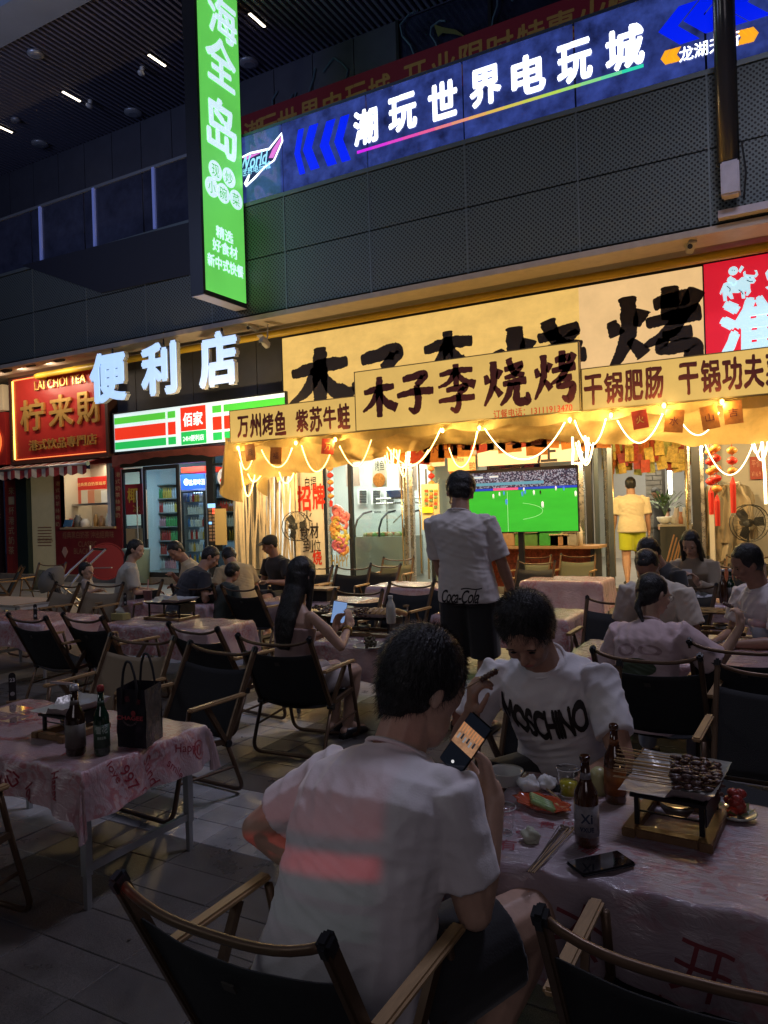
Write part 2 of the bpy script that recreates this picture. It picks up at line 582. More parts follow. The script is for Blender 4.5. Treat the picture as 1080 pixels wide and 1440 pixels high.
# ================================================================ ground and paving
YF = 12.3      # plane of the shop fronts
YB = 11.0      # plane of the balcony band
def tile_mat(name, col, rough, speck):
    m = M(name, col, rough)
    nt = m.node_tree; b = nt.nodes['Principled BSDF']
    ge = nt.nodes.new('ShaderNodeNewGeometry')
    n1 = nt.nodes.new('ShaderNodeTexNoise'); n1.inputs['Scale'].default_value = 420; n1.inputs['Detail'].default_value = 2
    n2 = nt.nodes.new('ShaderNodeTexNoise'); n2.inputs['Scale'].default_value = 1.7; n2.inputs['Detail'].default_value = 7; n2.inputs['Roughness'].default_value = .7
    oi = nt.nodes.new('ShaderNodeObjectInfo')
    for n in (n1, n2): nt.links.new(ge.outputs['Position'], n.inputs['Vector'])
    m1 = nt.nodes.new('ShaderNodeMapRange'); m1.inputs['From Min'].default_value = .38; m1.inputs['From Max'].default_value = .66; m1.inputs['To Min'].default_value = 1 - speck; m1.inputs['To Max'].default_value = 1 + speck * 1.6
    m2 = nt.nodes.new('ShaderNodeMapRange'); m2.inputs['From Min'].default_value = .3; m2.inputs['From Max'].default_value = .7; m2.inputs['To Min'].default_value = .45; m2.inputs['To Max'].default_value = 1.4
    m3 = nt.nodes.new('ShaderNodeMapRange'); m3.inputs['To Min'].default_value = .86; m3.inputs['To Max'].default_value = 1.14
    nt.links.new(n1.outputs['Fac'], m1.inputs[0]); nt.links.new(n2.outputs['Fac'], m2.inputs[0]); nt.links.new(oi.outputs['Random'], m3.inputs[0])
    a = nt.nodes.new('ShaderNodeMath'); a.operation = 'MULTIPLY'; c = nt.nodes.new('ShaderNodeMath'); c.operation = 'MULTIPLY'
    nt.links.new(m1.outputs[0], a.inputs[0]); nt.links.new(m2.outputs[0], a.inputs[1]); nt.links.new(a.outputs[0], c.inputs[0]); nt.links.new(m3.outputs[0], c.inputs[1])
    s = nt.nodes.new('ShaderNodeVectorMath'); s.operation = 'SCALE'; s.inputs[0].default_value = col
    nt.links.new(c.outputs[0], s.inputs['Scale']); nt.links.new(s.outputs[0], b.inputs['Base Color'])
    mr = nt.nodes.new('ShaderNodeMapRange'); mr.inputs['From Min'].default_value = .35; mr.inputs['From Max'].default_value = .7; mr.inputs['To Min'].default_value = rough - .1; mr.inputs['To Max'].default_value = rough + .2
    nt.links.new(n2.outputs['Fac'], mr.inputs[0]); nt.links.new(mr.outputs[0], b.inputs['Roughness'])
    bp = nt.nodes.new('ShaderNodeBump'); bp.inputs['Strength'].default_value = .6 if speck > .3 else .2; bp.inputs['Distance'].default_value = .004
    nt.links.new(n1.outputs['Fac'], bp.inputs['Height']); nt.links.new(bp.outputs[0], b.inputs['Normal'])
    return m
t_light = tile_mat('pale_granite', (.31, .305, .31), .32, .18)
t_dark = tile_mat('rough_dark_granite', (.085, .078, .073), .34, .55)
grout = M('grout', (.025, .024, .023), .9)
gm = bpy.data.materials.new('far_paving'); gm.use_nodes = True
nt = gm.node_tree; b_ = nt.nodes['Principled BSDF']
ge = nt.nodes.new('ShaderNodeNewGeometry'); br = nt.nodes.new('ShaderNodeTexBrick'); br.offset = 0
br.inputs['Scale'].default_value = 1; br.inputs['Brick Width'].default_value = .4; br.inputs['Row Height'].default_value = .2; br.inputs['Mortar Size'].default_value = .004
br.inputs['Color1'].default_value = (.15, .145, .145, 1); br.inputs['Color2'].default_value = (.12, .115, .115, 1); br.inputs['Mortar'].default_value = (.03, .03, .03, 1)
nt.links.new(ge.outputs['Position'], br.inputs['Vector']); nt.links.new(br.outputs['Color'], b_.inputs['Base Color'])
b_.inputs['Roughness'].default_value = .42
ground = G().add([(-90, -60, -.01), (60, -60, -.01), (60, 12.0, -.01), (-90, 12.0, -.01)], [(0, 1, 2, 3)]).build('ground', gm)
ground['kind'] = 'structure'

def is_light(x, y):
    fx, fy = (x + 2.98) % 3.4, (y - 2.51) % 3.0
    return fx > 2.55 or fy < .62
TL, TW = .4, .2
tiles = []
for i in range(-34, 12):
    for j in range(-2, 60):
        L = is_light((i + .5) * .2 * 1.0, (j + .5) * TW + .11)
        x, y = (i + .5) * .2, (j + .5) * TW + .11
        p = V((x, y, 0)) - EYE
        d = p.dot(fw)
        if d < .8 or y > 11.9 or d > 13: continue
        u, v = 540 + F * p.dot(CR) / d, 720 - F * p.dot(CU) / d
        if -90 < u < 1170 and v < 1520: tiles.append((d, x, y, L))
# light stones are square, the rough dark ones are two squares long
keep = []
seen = set()
for d, x, y, L in tiles:
    if L: keep.append((d, x, y, .2, L))
    else:
        k = (round(math.floor(x / .4)), round(y * 100))
        if k in seen: continue
        seen.add(k)
        i0 = math.floor(x / .4) * .4
        a, b = is_light(i0 + .1, y), is_light(i0 + .3, y)
        if a or b: keep.append((d, x, y, .2, L))
        else: keep.append((d, i0 + .2, y, .4, L))
keep.sort(key=lambda t: t[0])
protos = {}
def tile_mesh(ln, L):
    k = (ln, L)
    if k not in protos:
        h, e = .012, .0022
        g = G()
        x, y = ln / 2 - .0015, TW / 2 - .0015
        g.add([(-x, -y, -h), (x, -y, -h), (x, y, -h), (-x, y, -h), (-x, -y, -e), (x, -y, -e), (x, y, -e), (-x, y, -e),
               (-x + e, -y + e, 0), (x - e, -y + e, 0), (x - e, y - e, 0), (-x + e, y - e, 0)],
              [(0, 1, 5, 4), (1, 2, 6, 5), (2, 3, 7, 6), (3, 0, 4, 7), (4, 5, 9, 8), (5, 6, 10, 9), (6, 7, 11, 10), (7, 4, 8, 11), (8, 9, 10, 11)])
        protos[k] = g.mesh('tile', mats=(t_light if L else t_dark,))
    return protos[k]
rd = random.Random(3)
for d, x, y, ln, L in keep[:290]:
    o = bpy.data.objects.new('tile', tile_mesh(ln, L)); link(o)
    o.parent = ground
    o.location = (x, y, rd.uniform(-.0015, .001))
    o.rotation_euler = (rd.uniform(-.003, .003), rd.uniform(-.003, .003), 0)
g = G()
for d, x, y, ln, L in keep[290:]:
    g.cur = 0 if L else 1
    a, c = ln / 2 - .002, TW / 2 - .002
    z = rd.uniform(-.001, .001)
    g.add([(x - a, y - c, z - .01), (x + a, y - c, z - .01), (x + a, y + c, z - .01), (x - a, y + c, z - .01), (x - a, y - c, z), (x + a, y - c, z), (x + a, y + c, z), (x - a, y + c, z)],
          [(0, 1, 5, 4), (1, 2, 6, 5), (2, 3, 7, 6), (3, 0, 4, 7), (4, 5, 6, 7)])
g.build('tile', [t_light, t_dark], ground, kind='stuff')

g = G(); rd = random.Random(77)
for i in range(60):
    x, y = rd.uniform(-4.5, 0), rd.uniform(1.2, 7)
    if i == 0: x, y = PZ(323, 1196, 0).xy
    r_ = rd.uniform(.004, .013)
    g.ell((x, y, .003), (r_, r_ * rd.uniform(.4, 1), .003), rot=Matrix.Rotation(rd.uniform(0, 3), 3, 'Z'), n=6, k=4)
lt_ = g.build('floor_litter', [M('litter', (.06, .05, .04), .9)]); tag(lt_, 'dark crumbs and bits of litter scattered on the paving', 'litter', kind='stuff')
step = G().bb(-30, 6, 12.0, 12.32, -.01, .14).build('kerb', M('step_stone', (.16, .15, .14), .6, var=.25, vs=8, bump=.2))
step['kind'] = 'structure'
plinth = G().bb(-30, 6, 12.32, 20, -.01, .13).build('floor', M('shop_floor', (.22, .2, .18), .3, var=.2, vs=3))
plinth['kind'] = 'structure'

# ================================================================ mall building
mall = empty('mall_building', (-9, 12.5, 0), 0, 'dark shopping mall with a perforated metal balcony band and a glass balustrade', 'building')
m_clad = M('slate_cladding', (.085, .09, .12), .5, var=.12, vs=2)
m_dark = M('dark_void', (.012, .013, .02), .8)
m_steel = M('grey_steel', (.30, .32, .35), .45, metal=.6)
m_frame = M('dark_frame', (.03, .032, .036), .4, metal=.3)
m_alu = M('aluminium', (.5, .5, .5), .35, metal=.8)

# perforated sheet: round holes punched in rows
pm = bpy.data.materials.new('perforated_sheet'); pm.use_nodes = True
nt = pm.node_tree; b_ = nt.nodes['Principled BSDF']
tc = nt.nodes.new('ShaderNodeNewGeometry')
mp = nt.nodes.new('ShaderNodeMapping'); mp.inputs['Rotation'].default_value = (0, R(45), 0); mp.inputs['Scale'].default_value = (19, 19, 19)
vo = nt.nodes.new('ShaderNodeTexVoronoi'); vo.voronoi_dimensions = '2D'; vo.inputs['Randomness'].default_value = 0; vo.inputs['Scale'].default_value = 1
nt.links.new(tc.outputs['Position'], mp.inputs[0])
sx = nt.nodes.new('ShaderNodeSeparateXYZ'); cx = nt.nodes.new('ShaderNodeCombineXYZ')
nt.links.new(mp.outputs[0], sx.inputs[0]); nt.links.new(sx.outputs[0], cx.inputs[0]); nt.links.new(sx.outputs[2], cx.inputs[1])
nt.links.new(cx.outputs[0], vo.inputs['Vector'])
rp = nt.nodes.new('ShaderNodeMapRange'); rp.inputs['From Min'].default_value = .26; rp.inputs['From Max'].default_value = .34
nt.links.new(vo.outputs['Distance'], rp.inputs[0])
mc = nt.nodes.new('ShaderNodeMix'); mc.data_type = 'RGBA'
mc.inputs[6].default_value = (.012, .014, .014, 1); mc.inputs[7].default_value = (.125, .15, .145, 1)
nt.links.new(rp.outputs[0], mc.inputs[0]); nt.links.new(mc.outputs[2], b_.inputs['Base Color'])
b_.inputs['Roughness'].default_value = .5; b_.inputs['Metallic'].default_value = .25
bp = nt.nodes.new('ShaderNodeBump'); bp.inputs['Strength'].default_value = .6; bp.inputs['Distance'].default_value = .01
nt.links.new(rp.outputs[0], bp.inputs['Height']); nt.links.new(bp.outputs[0], b_.inputs['Normal'])
PX0 = PY(403, 415, YB).x
PXW = (PY(998, 260, YB).x - PX0) / 4
xs = [PX0 + PXW * k for k in range(-8, 7)]
m_joint = M('joint_trim', (.16, .19, .19), .45, metal=.4)
for i, x in enumerate(xs[:-1]):
    for (z0, z1) in ((5.19, 6.19), (6.21, 7.18)):
        G().bb(x + .012, x + PXW - .012, YB, YB + .04, z0, z1).build('mesh_panel', pm, mall)
    G().bb(x - .011, x + .011, YB - .008, YB + .05, 5.16, 7.2).build('panel_joint', m_joint, mall)
G().bb(xs[0], xs[-1], YB + .06, YB + .1, 5.15, 7.18).build('backing_panel', m_dark, mall)
G().bb(xs[0], xs[-1], YB - .012, YB + .05, 7.2, 7.27).build('edge_trim', m_joint, mall)
# dark flat polygon set in front of the sheet on the far end
P = [PY(a, b, YB - .03) for a, b in ((30, 373), (142, 412), (268, 386), (268, 312))]
G().poly(P, (0, .02, 0)).build('dark_panel', M('panel_dark', (.02, .022, .035), .6), mall)
# soffit beneath the band and its brown edge strip
G().bb(xs[0], xs[-1], YB - .03, YB + .5, 5.06, 5.15).build('edge_strip', M('edge_strip', (.42, .36, .30), .5, var=.1), mall)
G().bb(xs[0], xs[-1], YB + .5, YF + .1, 5.12, 5.2).build('soffit', M('soffit', (.22, .19, .17), .7, var=.1), mall)
# wall above the shops
for i, x in enumerate(xs[:-1]):
    G().bb(x + .01, x + PXW - .01, YF, YF + .2, 2.95, 5.12).build('wall_panel', M('wall_dark', (.05, .052, .06), .6, var=.15, vs=3), mall)
# upper wall behind the balcony: cladding panels, then dim windows
for i in range(13):
    x = -19.6 + i * 1.0
    G().bb(x + .01, x + .99, 13.0, 13.15, 9.6, 11.0).build('wall_panel', m_clad, mall)
    G().bb(x + .01, x + .99, 13.0, 13.15, 8.15, 9.58).build('wall_panel', m_clad, mall)
    G().bb(x + .01, x + .99, 13.0, 13.15, 6.7, 8.13).build('wall_panel', m_clad, mall)
m_win = M('dim_window', (.02, .025, .05), .12, var=.6, vs=1.3, coat=.6)
for i in range(5):
    x = -6.6 + i * 1.9
    wn = G().bb(x + .03, x + 1.87, 13.05, 13.1, 8.3, 11.0).build('window', m_win, mall)
    G().bb(x - .03, x + .03, 12.98, 13.12, 8.3, 11.0).build('mullion', m_frame, wn)
    G().bb(x + .03, x + 1.87, 13.1, 13.2, 6.7, 8.28).build('wall_panel', m_dark, mall)
# things seen dimly through those windows
m_dimline = M('dim_decor', (.10, .17, .22), .5)
rd = random.Random(44)
for px, py, r_ in ((398, 138, .30), (430, 122, .42), (470, 105, .34), (620, 55, .35), (585, 48, .45), (705, 12, .35)):
    c = PY(px, py, 12.97)
    a0 = rd.uniform(0, 6)
    G().tube([c + V((r_ * (.6 + .4 * math.sin(k)) * math.cos(a0 + k * .55), 0, r_ * math.sin(a0 + k * .55))) for k in range(8)], .02, 5).build('window_graphic', m_dimline, mall)
zpoly_ = [PY(a_, b_, 12.96) for a_, b_ in ((610, 34), (622, 38), (642, 42), (655, 52), (640, 48), (622, 46), (616, 52))]
G().poly(zpoly_, (0, .01, 0)).build('window_graphic', M('dim_yellow', (.16, .16, .05), .5), mall)
# far side wall and balcony floor
G().bb(-30, 8, YB + .1, 13.3, 7.0, 7.12).build('balcony_floor', m_dark, mall)
G().bb(-30, 8, 13.3, 13.5, 5.1, 11.2).build('back_wall', m_dark, mall)

# glass balustrade: left half clear, right half carries the lit film of the arcade
m_bglass = M('balustrade_glass', (.05, .055, .09), .12, var=.35, vs=2.5, coat=.7)
m_mull = M('balustrade_post', (.34, .40, .85), .4, metal=.2, emit=.12, ecol=(.25, .35, 1.0))
for i, x in enumerate(xs[:-1]):
    lit = x > PX0 - PXW - .1
    if not lit:
        G().bb(x + .02, x + PXW - .02, YB + .02, YB + .035, 7.28, 8.5).build('glass_pane', m_bglass, mall)
for px in (57, 133, 218):
    p = PY(px, 320, YB)
    G().bb(p.x - .035, p.x + .035, YB - .02, YB + .05, 7.28, 8.52).build('post', m_mull, mall)
G().bb(xs[0], PX0 - PXW - .02, YB - .01, YB + .06, 8.5, 8.56).build('handrail', m_steel, mall)

# ---- ceiling of the arcade in front of the mall
ceil = G().bb(-32, 8, 9.5, 13.2, 11.16, 11.3).build('ceiling', M('ceiling_black', (.012, .012, .02), .8))
ceil['kind'] = 'structure'
m_slat = M('ceiling_slat', (.18, .18, .26), .5)
sm = G().box((0, 0, 0), (.055, 3.5, .11)).mesh('slat', mats=(m_slat,))
k = 0
x = -24.0
while x < -3.0:
    o = bpy.data.objects.new('slat', sm); link(o); o.parent = ceil
    o.location = (x, 11.26, 11.06)
    x += .135
bm_ = M('beam_paint', (.33, .38, .46), .5, var=.08, vs=1)
beam = G().bb(-40, 8, 8.75, 9.5, 10.97, 11.6).build('beam', bm_)
beam['kind'] = 'structure'
m_led = M('led_warm', (1, .9, .75), .5, emit=5.0, ecol=(1, .86, .68))
for k, (a, b, lab) in enumerate((((87, 129), (109, 143), 'slim lit bar lamp between ceiling slats, above the round downlights'), ((208, 77), (230, 94), 'slim lit bar lamp just left of the tall green sign'),
                                 ((350, 19), (370, 38), 'slim lit bar lamp to the right of the tall green sign'), ((-9, 175), (6, 186), 'slim lit bar lamp cut off at the picture edge'))):
    p, q = PZ(a[0], a[1], 10.97), PZ(b[0], b[1], 10.97)
    t = empty('ceiling_light', (p + q) / 2, 0, lab, 'ceiling light', 'bar lamps in the slatted ceiling')
    G().bb(p.x - .045, p.x + .045, p.y, max(q.y, p.y + .5), 10.985, 11.1).build('housing', m_frame, t)
    G().bb(p.x - .025, p.x + .025, p.y + .02, max(q.y, p.y + .5) - .02, 10.972, 10.984).build('diffuser', m_led, t)
for k, (a, b, sz, lab) in enumerate(((50, 78, .16, 'round unlit downlight near the grey beam'), (56, 204, .2, 'shallow round downlight low on the slatted ceiling'), (187, 160, .2, 'dark round downlight beside the slender camera'),
                                     (350, 90, .2, 'round downlight right of the tall green sign'), (22, 170, .1, 'small white ceiling speaker close to a lit bar lamp'))):
    p = PZ(a, b, 10.95)
    t = empty('downlight', p, 0, lab, 'ceiling light', 'round fittings in the slatted ceiling')
    G().lathe((p.x, p.y, 10.93), [(sz * .55, 0), (sz, .03), (sz, .07), (sz * .5, .08), (sz * .3, .13)], 16).build('rim', M('downlight_rim', (.5, .52, .58), .35, metal=.5), t, smooth=True)
    G().lathe((p.x, p.y, 10.925), [(.0, 0), (sz * .5, 0), (sz * .5, .02)], 16).build('lens', M('downlight_lens', (.25, .27, .33), .2), t)
for k, (a, b, lab) in enumerate(((127, 147, 'white ceiling camera with a round head among the slats'), (200, 101, 'white ceiling camera close to the lit bar beside the green sign'))):
    p = PZ(a, b, 10.9)
    t = empty('ceiling_camera', p, 0, lab, 'camera')
    G().lathe((p.x, p.y, 10.9), [(.02, 0), (.05, .03), (.05, .1), (.015, .12)], 10).build('base', M('white_plastic', (.7, .7, .72), .4), t, smooth=True)
    G().ell((p.x, p.y - .03, 10.86), (.06, .09, .06)).build('head', M('white_plastic'), t, smooth=True)

# ================================================================ signs
INK = M('sign_ink', (.018, .013, .014), .6)
BROWN = M('sign_brown', (.17, .032, .02), .6)
m_yel = M('lit_yellow', (.05, .035, .015), .8, emit=.93, ecol=(.86, .53, .145), evar=.13, vs=2.2, stretch=(1, 1, 1.6))
m_yel2 = M('lit_fascia', (.05, .035, .015), .8, emit=.88, ecol=(.80, .50, .13), evar=.1, vs=1.7)
def frame_box(g, x0, x1, y0, y1, z0, z1, w=.03):
    g.bb(x0 - w, x0, y0, y1, z0 - w, z1 + w); g.bb(x1, x1 + w, y0, y1, z0 - w, z1 + w)
    g.bb(x0, x1, y0, y1, z0 - w, z0); g.bb(x0, x1, y0, y1, z1, z1 + w)
    return g

# tall green projecting sign
GX = PY(347, 431, 10.95).x
z0g = PX(290, 407, GX).z - .03
y0g, y1g = PX(290, 405, GX).y, 10.97
gs = empty('blade_sign', (GX, 10.9, z0g), 0, 'tall narrow green lit sign projecting from the balcony band', 'sign')
G().bb(GX - .30, GX - .012, y0g - .06, y1g, z0g - .05, 12.6).build('case', M('sign_case', (.02, .02, .024), .45, metal=.2), gs)
G().bb(GX - .29, GX - .02, y0g - .04, y1g, z0g - .062, z0g - .053).build('bottom_plate', M('case_bottom', (.5, .5, .62), .4, metal=.3), gs)
G().bb(GX - .01, GX, y0g, y1g - .03, z0g + .03, 12.5).build('face', M('lit_green', (.1, .5, .1), .4, emit=.9, ecol=(.125, .60, .095), evar=.12, vs=.8), gs)
m_gw = M('lit_pale', (.8, .85, .9), .4, emit=.95, ecol=(.62, .86, .93))
m_gg = M('lit_green_ink', (.03, .3, .03), .5, emit=.8, ecol=(.06, .5, .05))
YU = V((0, 1, 0))
def gtext(body, px, py, wpx, hpx, name='letter', mat=m_gw, bold=.03, off=.005, rough=.008):
    c = PX(px, py, GX + off)
    a, b = PX(px, py - hpx / 2, GX + off), PX(px, py + hpx / 2, GX + off)
    l, r = PX(px - wpx / 2, py, GX + off), PX(px + wpx / 2, py, GX + off)
    vs, fs, asp = glyphs(body, bold)
    g = G()
    put2d(g, vs, fs, c, YU, ZU, abs(r.y - l.y), abs(a.z - b.z), None, rough)
    return g.build(name, mat, gs)
gtext('海', 313, 25, 40, 62); gtext('全', 311, 88, 42, 66); gtext('岛', 312, 180, 42, 78); gtext('南', 300, -60, 42, 66)
for px, py, ch in ((303, 240, '现'), (322, 250, '炒'), (298, 263, '小'), (314, 272, '碗'), (332, 281, '菜')):
    c = PX(px, py, GX + .004)
    G().lathe(c, [(0, 0), (.175, 0), (.175, .003)], 24, axis=(1, 0, 0)).build('badge', m_gw, gs)
    gtext(ch, px, py, 10, 17, 'letter', m_gg, .0, .012, 0)
gtext('精选', 316, 330, 24, 17); gtext('好食材', 317, 350, 35, 18); gtext('新中式快餐', 318, 374, 50, 18)

# blue arcade sign: lit film on the balustrade panes
bs = empty('arcade_sign', (-5, YB, 7.28), 0, 'long blue lit arcade sign on the glass balustrade', 'sign')
m_blue = M('lit_blue_film', (.03, .035, .12), .08, emit=.52, ecol=(.04, .07, .33), evar=.75, vs=3.2, coat=.9)
for i, x in enumerate(xs[:-1]):
    if x > PX0 - PXW - .1:
        G().bb(x + .015, x + PXW - .015, YB, YB + .03, 7.28, 8.5).build('panel', m_blue, bs)
G().bb(PX0 - PXW, xs[-1], YB - .01, YB + .06, 8.5, 8.55).build('top_rail', M('rail_blue', (.10, .14, .22), .4, metal=.4), bs)
m_w = M('lit_white', (.9, .9, .9), .4, emit=2.2, ecol=(.82, .88, 1))
m_bl = M('lit_deep_blue', (0, .02, .6), .4, emit=.95, ecol=(.0, .012, .86))
m_or = M('lit_orange', (.8, .4, .02), .4, emit=.9, ecol=(1, .42, .01))
for ch, a, b in (('潮', (497, 182), (531, 174)), ('玩', (546, 164), (586, 153)), ('世', (602, 147), (643, 135)), ('界', (660, 127), (705, 115)), ('电', (719, 110), (767, 99)), ('玩', (783, 93), (833, 80)), ('城', (851, 76), (906, 58))):
    word(ch, a, b, YB - .012, .60, 'letter', m_w, bs, bold=.04)
# rainbow underline
ux0, ux1 = PY(502, 211, YB - .012), PY(905, 96, YB - .012)
stops = [(.75, .02, .9), (.9, .1, .35), (.85, .5, .1), (.5, .75, .1), (.03, .75, .45)]
for k in range(16):
    q = k / 15 * 4; j = min(3, int(q)); f = q - j
    c = tuple(stops[j][n] * (1 - f) + stops[j + 1][n] * f for n in range(3))
    xa, xb = ux0.x + (ux1.x - ux0.x) * k / 16, ux0.x + (ux1.x - ux0.x) * (k + 1) / 16
    za = (ux0.z + ux1.z) / 2
    G().bb(xa, xb, YB - .014, YB - .008, za - .022, za + .022).build('underline', M('rainbow_%d' % k, c, .5, emit=.8, ecol=c), bs)
def chev(px, py, w, h, mat, flip=1, t=.45, name='chevron'):
    c = PY(px, py, YB - .012)
    pts = [(-.5, 0), (-.5 + t, .5), (.5, .5), (.5 - t, 0), (.5, -.5), (-.5 + t, -.5)]
    return G().poly([c + V((flip * x * w, 0, z * h)) for x, z in pts], (0, .004, 0)).build(name, mat, bs)
for px, py in ((437, 208), (461, 202)): chev(px, py, .34, .78, m_bl)
chev(481, 196, .32, .78, m_bl); chev(421, 214, .22, .8, m_bl)
for px, py in ((954, 36), (990, 20), (1020, 12), (1052, 2)): chev(px, py, .52, .52, m_bl, t=.52)
for px, py in ((936, 81), (944, 79), (951, 77)): chev(px, py, .13, .19, m_or)
for px, py in ((1043, 52), (1051, 50), (1059, 48)): chev(px, py, .13, .19, m_or, -1)
word('龙湖天街', (955, 76), (1040, 55), YB - .012, .20, 'letter', m_w, bs, bold=.015)
m_pk = M('lit_pink', (.7, .2, .6), .4, emit=.8, ecol=(.85, .18, .75)); m_cy = M('lit_cyan', (.3, .7, .9), .4, emit=.9, ecol=(.35, .75, 1))
def zpoly(pts, Y, mat, name, parent, th=.004):
    return G().poly([PY(a, b, Y) for a, b in pts], (0, th, 0)).build(name, mat, parent)
zpoly([(336, 222), (352, 214), (378, 208), (396, 186), (398, 198), (386, 226), (372, 236), (360, 250), (346, 263), (343, 258), (350, 244), (336, 250)], YB - .010, m_w, 'emblem', bs)
zpoly([(337, 224), (352, 217), (379, 211), (395, 190), (396, 198), (384, 225), (371, 234), (358, 248), (348, 258), (352, 245), (337, 248)], YB - .018, M('lit_navy', (.02, .02, .1), .5, emit=.3, ecol=(.03, .03, .2)), 'emblem_field', bs)
zpoly([(383, 210), (395, 192), (396, 197), (384, 222), (378, 222)], YB - .024, m_pk, 'emblem_wing', bs)
zpoly([(342, 221), (352, 218), (368, 214), (358, 219), (344, 226)], YB - .024, m_pk, 'emblem_wing', bs)
word('World', (338, 234), (377, 217), YB - .026, .26, 'letter', m_cy, bs, bold=.02, shear=.3)
word('世界电玩城', (340, 247), (380, 228), YB - .026, .14, 'letter', m_cy, bs, bold=.015)

# dim red banner behind the balustrade
bn = empty('banner', (-4, 12.9, 8.8), 0, 'dim red cloth banner hanging behind the blue glass sign', 'banner')
zb0, zb1 = 9.25, 10.15
G().bb(-11.5, .5, 12.86, 12.88, zb0, zb1).build('cloth', M('banner_red', (.06, .006, .010), .8, emit=.3, ecol=(.06, .005, .012)), bn)  # cloth and letters get a faint glow of their own to show up
m_bt = M('banner_text', (.16, .11, .03), .7, emit=.3, ecol=(.10, .06, .02))
for i, ch in enumerate('潮玩世界电玩城开业限时特惠火爆'):
    px0 = (342, 363, 390, 422, 455, 487, 520, 570, 610, 650, 690, 733, 775, 820, 863)[i]
    cx_ = PY(px0 + 14, 190 - .30 * (px0 - 342), 12.85).x
    vs, fs, asp = glyphs(ch, .02)
    g = G(); put2d(g, vs, fs, (cx_, 12.85, (zb0 + zb1) / 2), XF, ZU, .5, .55)
    g.build('letter', m_bt, bn)

# white channel letters
ls = empty('channel_letter_sign', (-10.5, YB, 5.0), 0, 'three big glowing white characters hung below the balcony', 'sign')
m_cl = M('lit_letter', (.8, .88, 1), .4, emit=.95, ecol=(.38, .62, 1.0))
m_side = M('letter_side', (.42, .45, .5), .4)
for ch, (a, b), rod in (('便', ((126, 533), (178, 533)), 152), ('利', ((198, 519), (249, 519)), 224), ('店', ((279, 506), (334, 506)), 303)):
    p, q = PY(*a, YB - .1), PY(*b, YB - .1)
    cx_ = (p.x + q.x) / 2
    vs, fs, asp = glyphs(ch, .05)
    g = G(); put2d(g, vs, fs, (cx_, YB - .1, 4.44), XF, ZU, q.x - p.x, 1.06, (0, .1, 0))
    lt = g.build('letter', m_side, ls)
    g = G(); put2d(g, vs, fs, (cx_, YB - .104, 4.44), XF, ZU, q.x - p.x, 1.06)
    g.build('face', m_cl, lt)
    G().tube([(cx_, YB + .05, 4.9), (cx_, YB + .05, 5.2)], .018).build('rod', m_frame, ls)

# convenience store light box
cs = empty('light_box_sign', (-13, YF - .3, 3), 0, 'white light box with green and red stripes over the convenience store', 'sign')
xl, xr = PY(161, 610, 12.0).x, PY(402, 590, 12.0).x
zl, zh = 3.0, 3.86
G().bb(xl, xr, 12.0, 12.25, zl, zh).build('case', M('case_white', (.8, .8, .8), .4, emit=.9, ecol=(.60, .82, .86)), cs)
frame_box(G(), xl, xr, 11.98, 12.28, zl, zh).build('frame', m_frame, cs)
cg = M('stripe_green', (.05, .5, .05), .5, emit=.75, ecol=(.10, .62, .05)); cg2 = M('stripe_green_deep', (.02, .45, .1), .5, emit=.7, ecol=(.015, .55, .10))
cr = M('stripe_red', (.7, .03, .01), .5, emit=.8, ecol=(.80, .035, .012))
def xat(px): return PY(px, 600, 12.0).x
H_ = zh - zl
for a, b in ((161, 233), (236, 247), (299, 312), (315, 402)):
    xa, xb = xat(a) + .01, xat(b)
    G().bb(xa, xb, 11.992, 12.0, zh - .27 * H_, zh - .10 * H_).build('stripe', cg, cs)
    G().bb(xa, xb, 11.992, 12.0, zl + .31 * H_, zl + .63 * H_).build('stripe', cr, cs)
    G().bb(xa, xb, 11.992, 12.0, zl + .06 * H_, zl + .25 * H_).build('stripe', cg2, cs)
xa, xb = xat(255), xat(290)
G().bb(xa, xb, 11.985, 11.998, zl + .36 * H_, zh - .05 * H_).build('emblem', cr, cs)
G().bb(xa, xb, 11.985, 11.998, zl + .02 * H_, zl + .34 * H_).build('emblem', cg2, cs)
mw_ = M('stripe_white', (.85, .88, .9), .5, emit=.9, ecol=(.7, .9, .95))
vs, fs, asp = glyphs('佰家', .03); g = G(); put2d(g, vs, fs, ((xa + xb) / 2, 11.98, zl + .64 * H_), XF, ZU, (xb - xa) * .8, .30); g.build('letter', mw_, cs)
vs, fs, asp = glyphs('24H便利店', .02); g = G(); put2d(g, vs, fs, ((xa + xb) / 2, 11.98, zl + .17 * H_), XF, ZU, (xb - xa) * .85, .13); g.build('letter', mw_, cs)

# red tea shop sign
ts = empty('tea_shop_sign', (-16, YF - .2, 3), 0, 'red shop sign with raised gold characters and a glowing edge', 'sign')
xl, xr = PY(19, 590, 12.05).x, PY(150, 580, 12.05).x
m_red = M('sign_red', (.42, .03, .025), .35, var=.15, vs=1.2)
G().bb(xl, xr, 12.05, 12.25, 3.0, 5.08).build('board', m_red, ts)
frame_box(G(), xl, xr, 12.0, 12.28, 3.0, 5.08, .09).build('frame', M('brown_frame', (.06, .025, .02), .5), ts)
G().bb(xl + .02, xl + .05, 12.02, 12.04, 3.05, 5.03).build('led_strip', M('led_yellow', (1, .8, .2), .5, emit=3.5, ecol=(1, .72, .12)), ts)
G().bb(xl + .06, xr, 12.02, 12.04, 5.03, 5.055).build('led_strip', M('led_red', (1, .3, .1), .5, emit=1.2, ecol=(1, .3, .08)), ts)
G().bb(xl + .06, xr, 12.02, 12.04, 3.03, 3.045).build('led_strip', M('led_red'), ts)
m_gold = M('gold_letter', (.75, .45, .13), .3, metal=.6, bump=.2, bs=20)
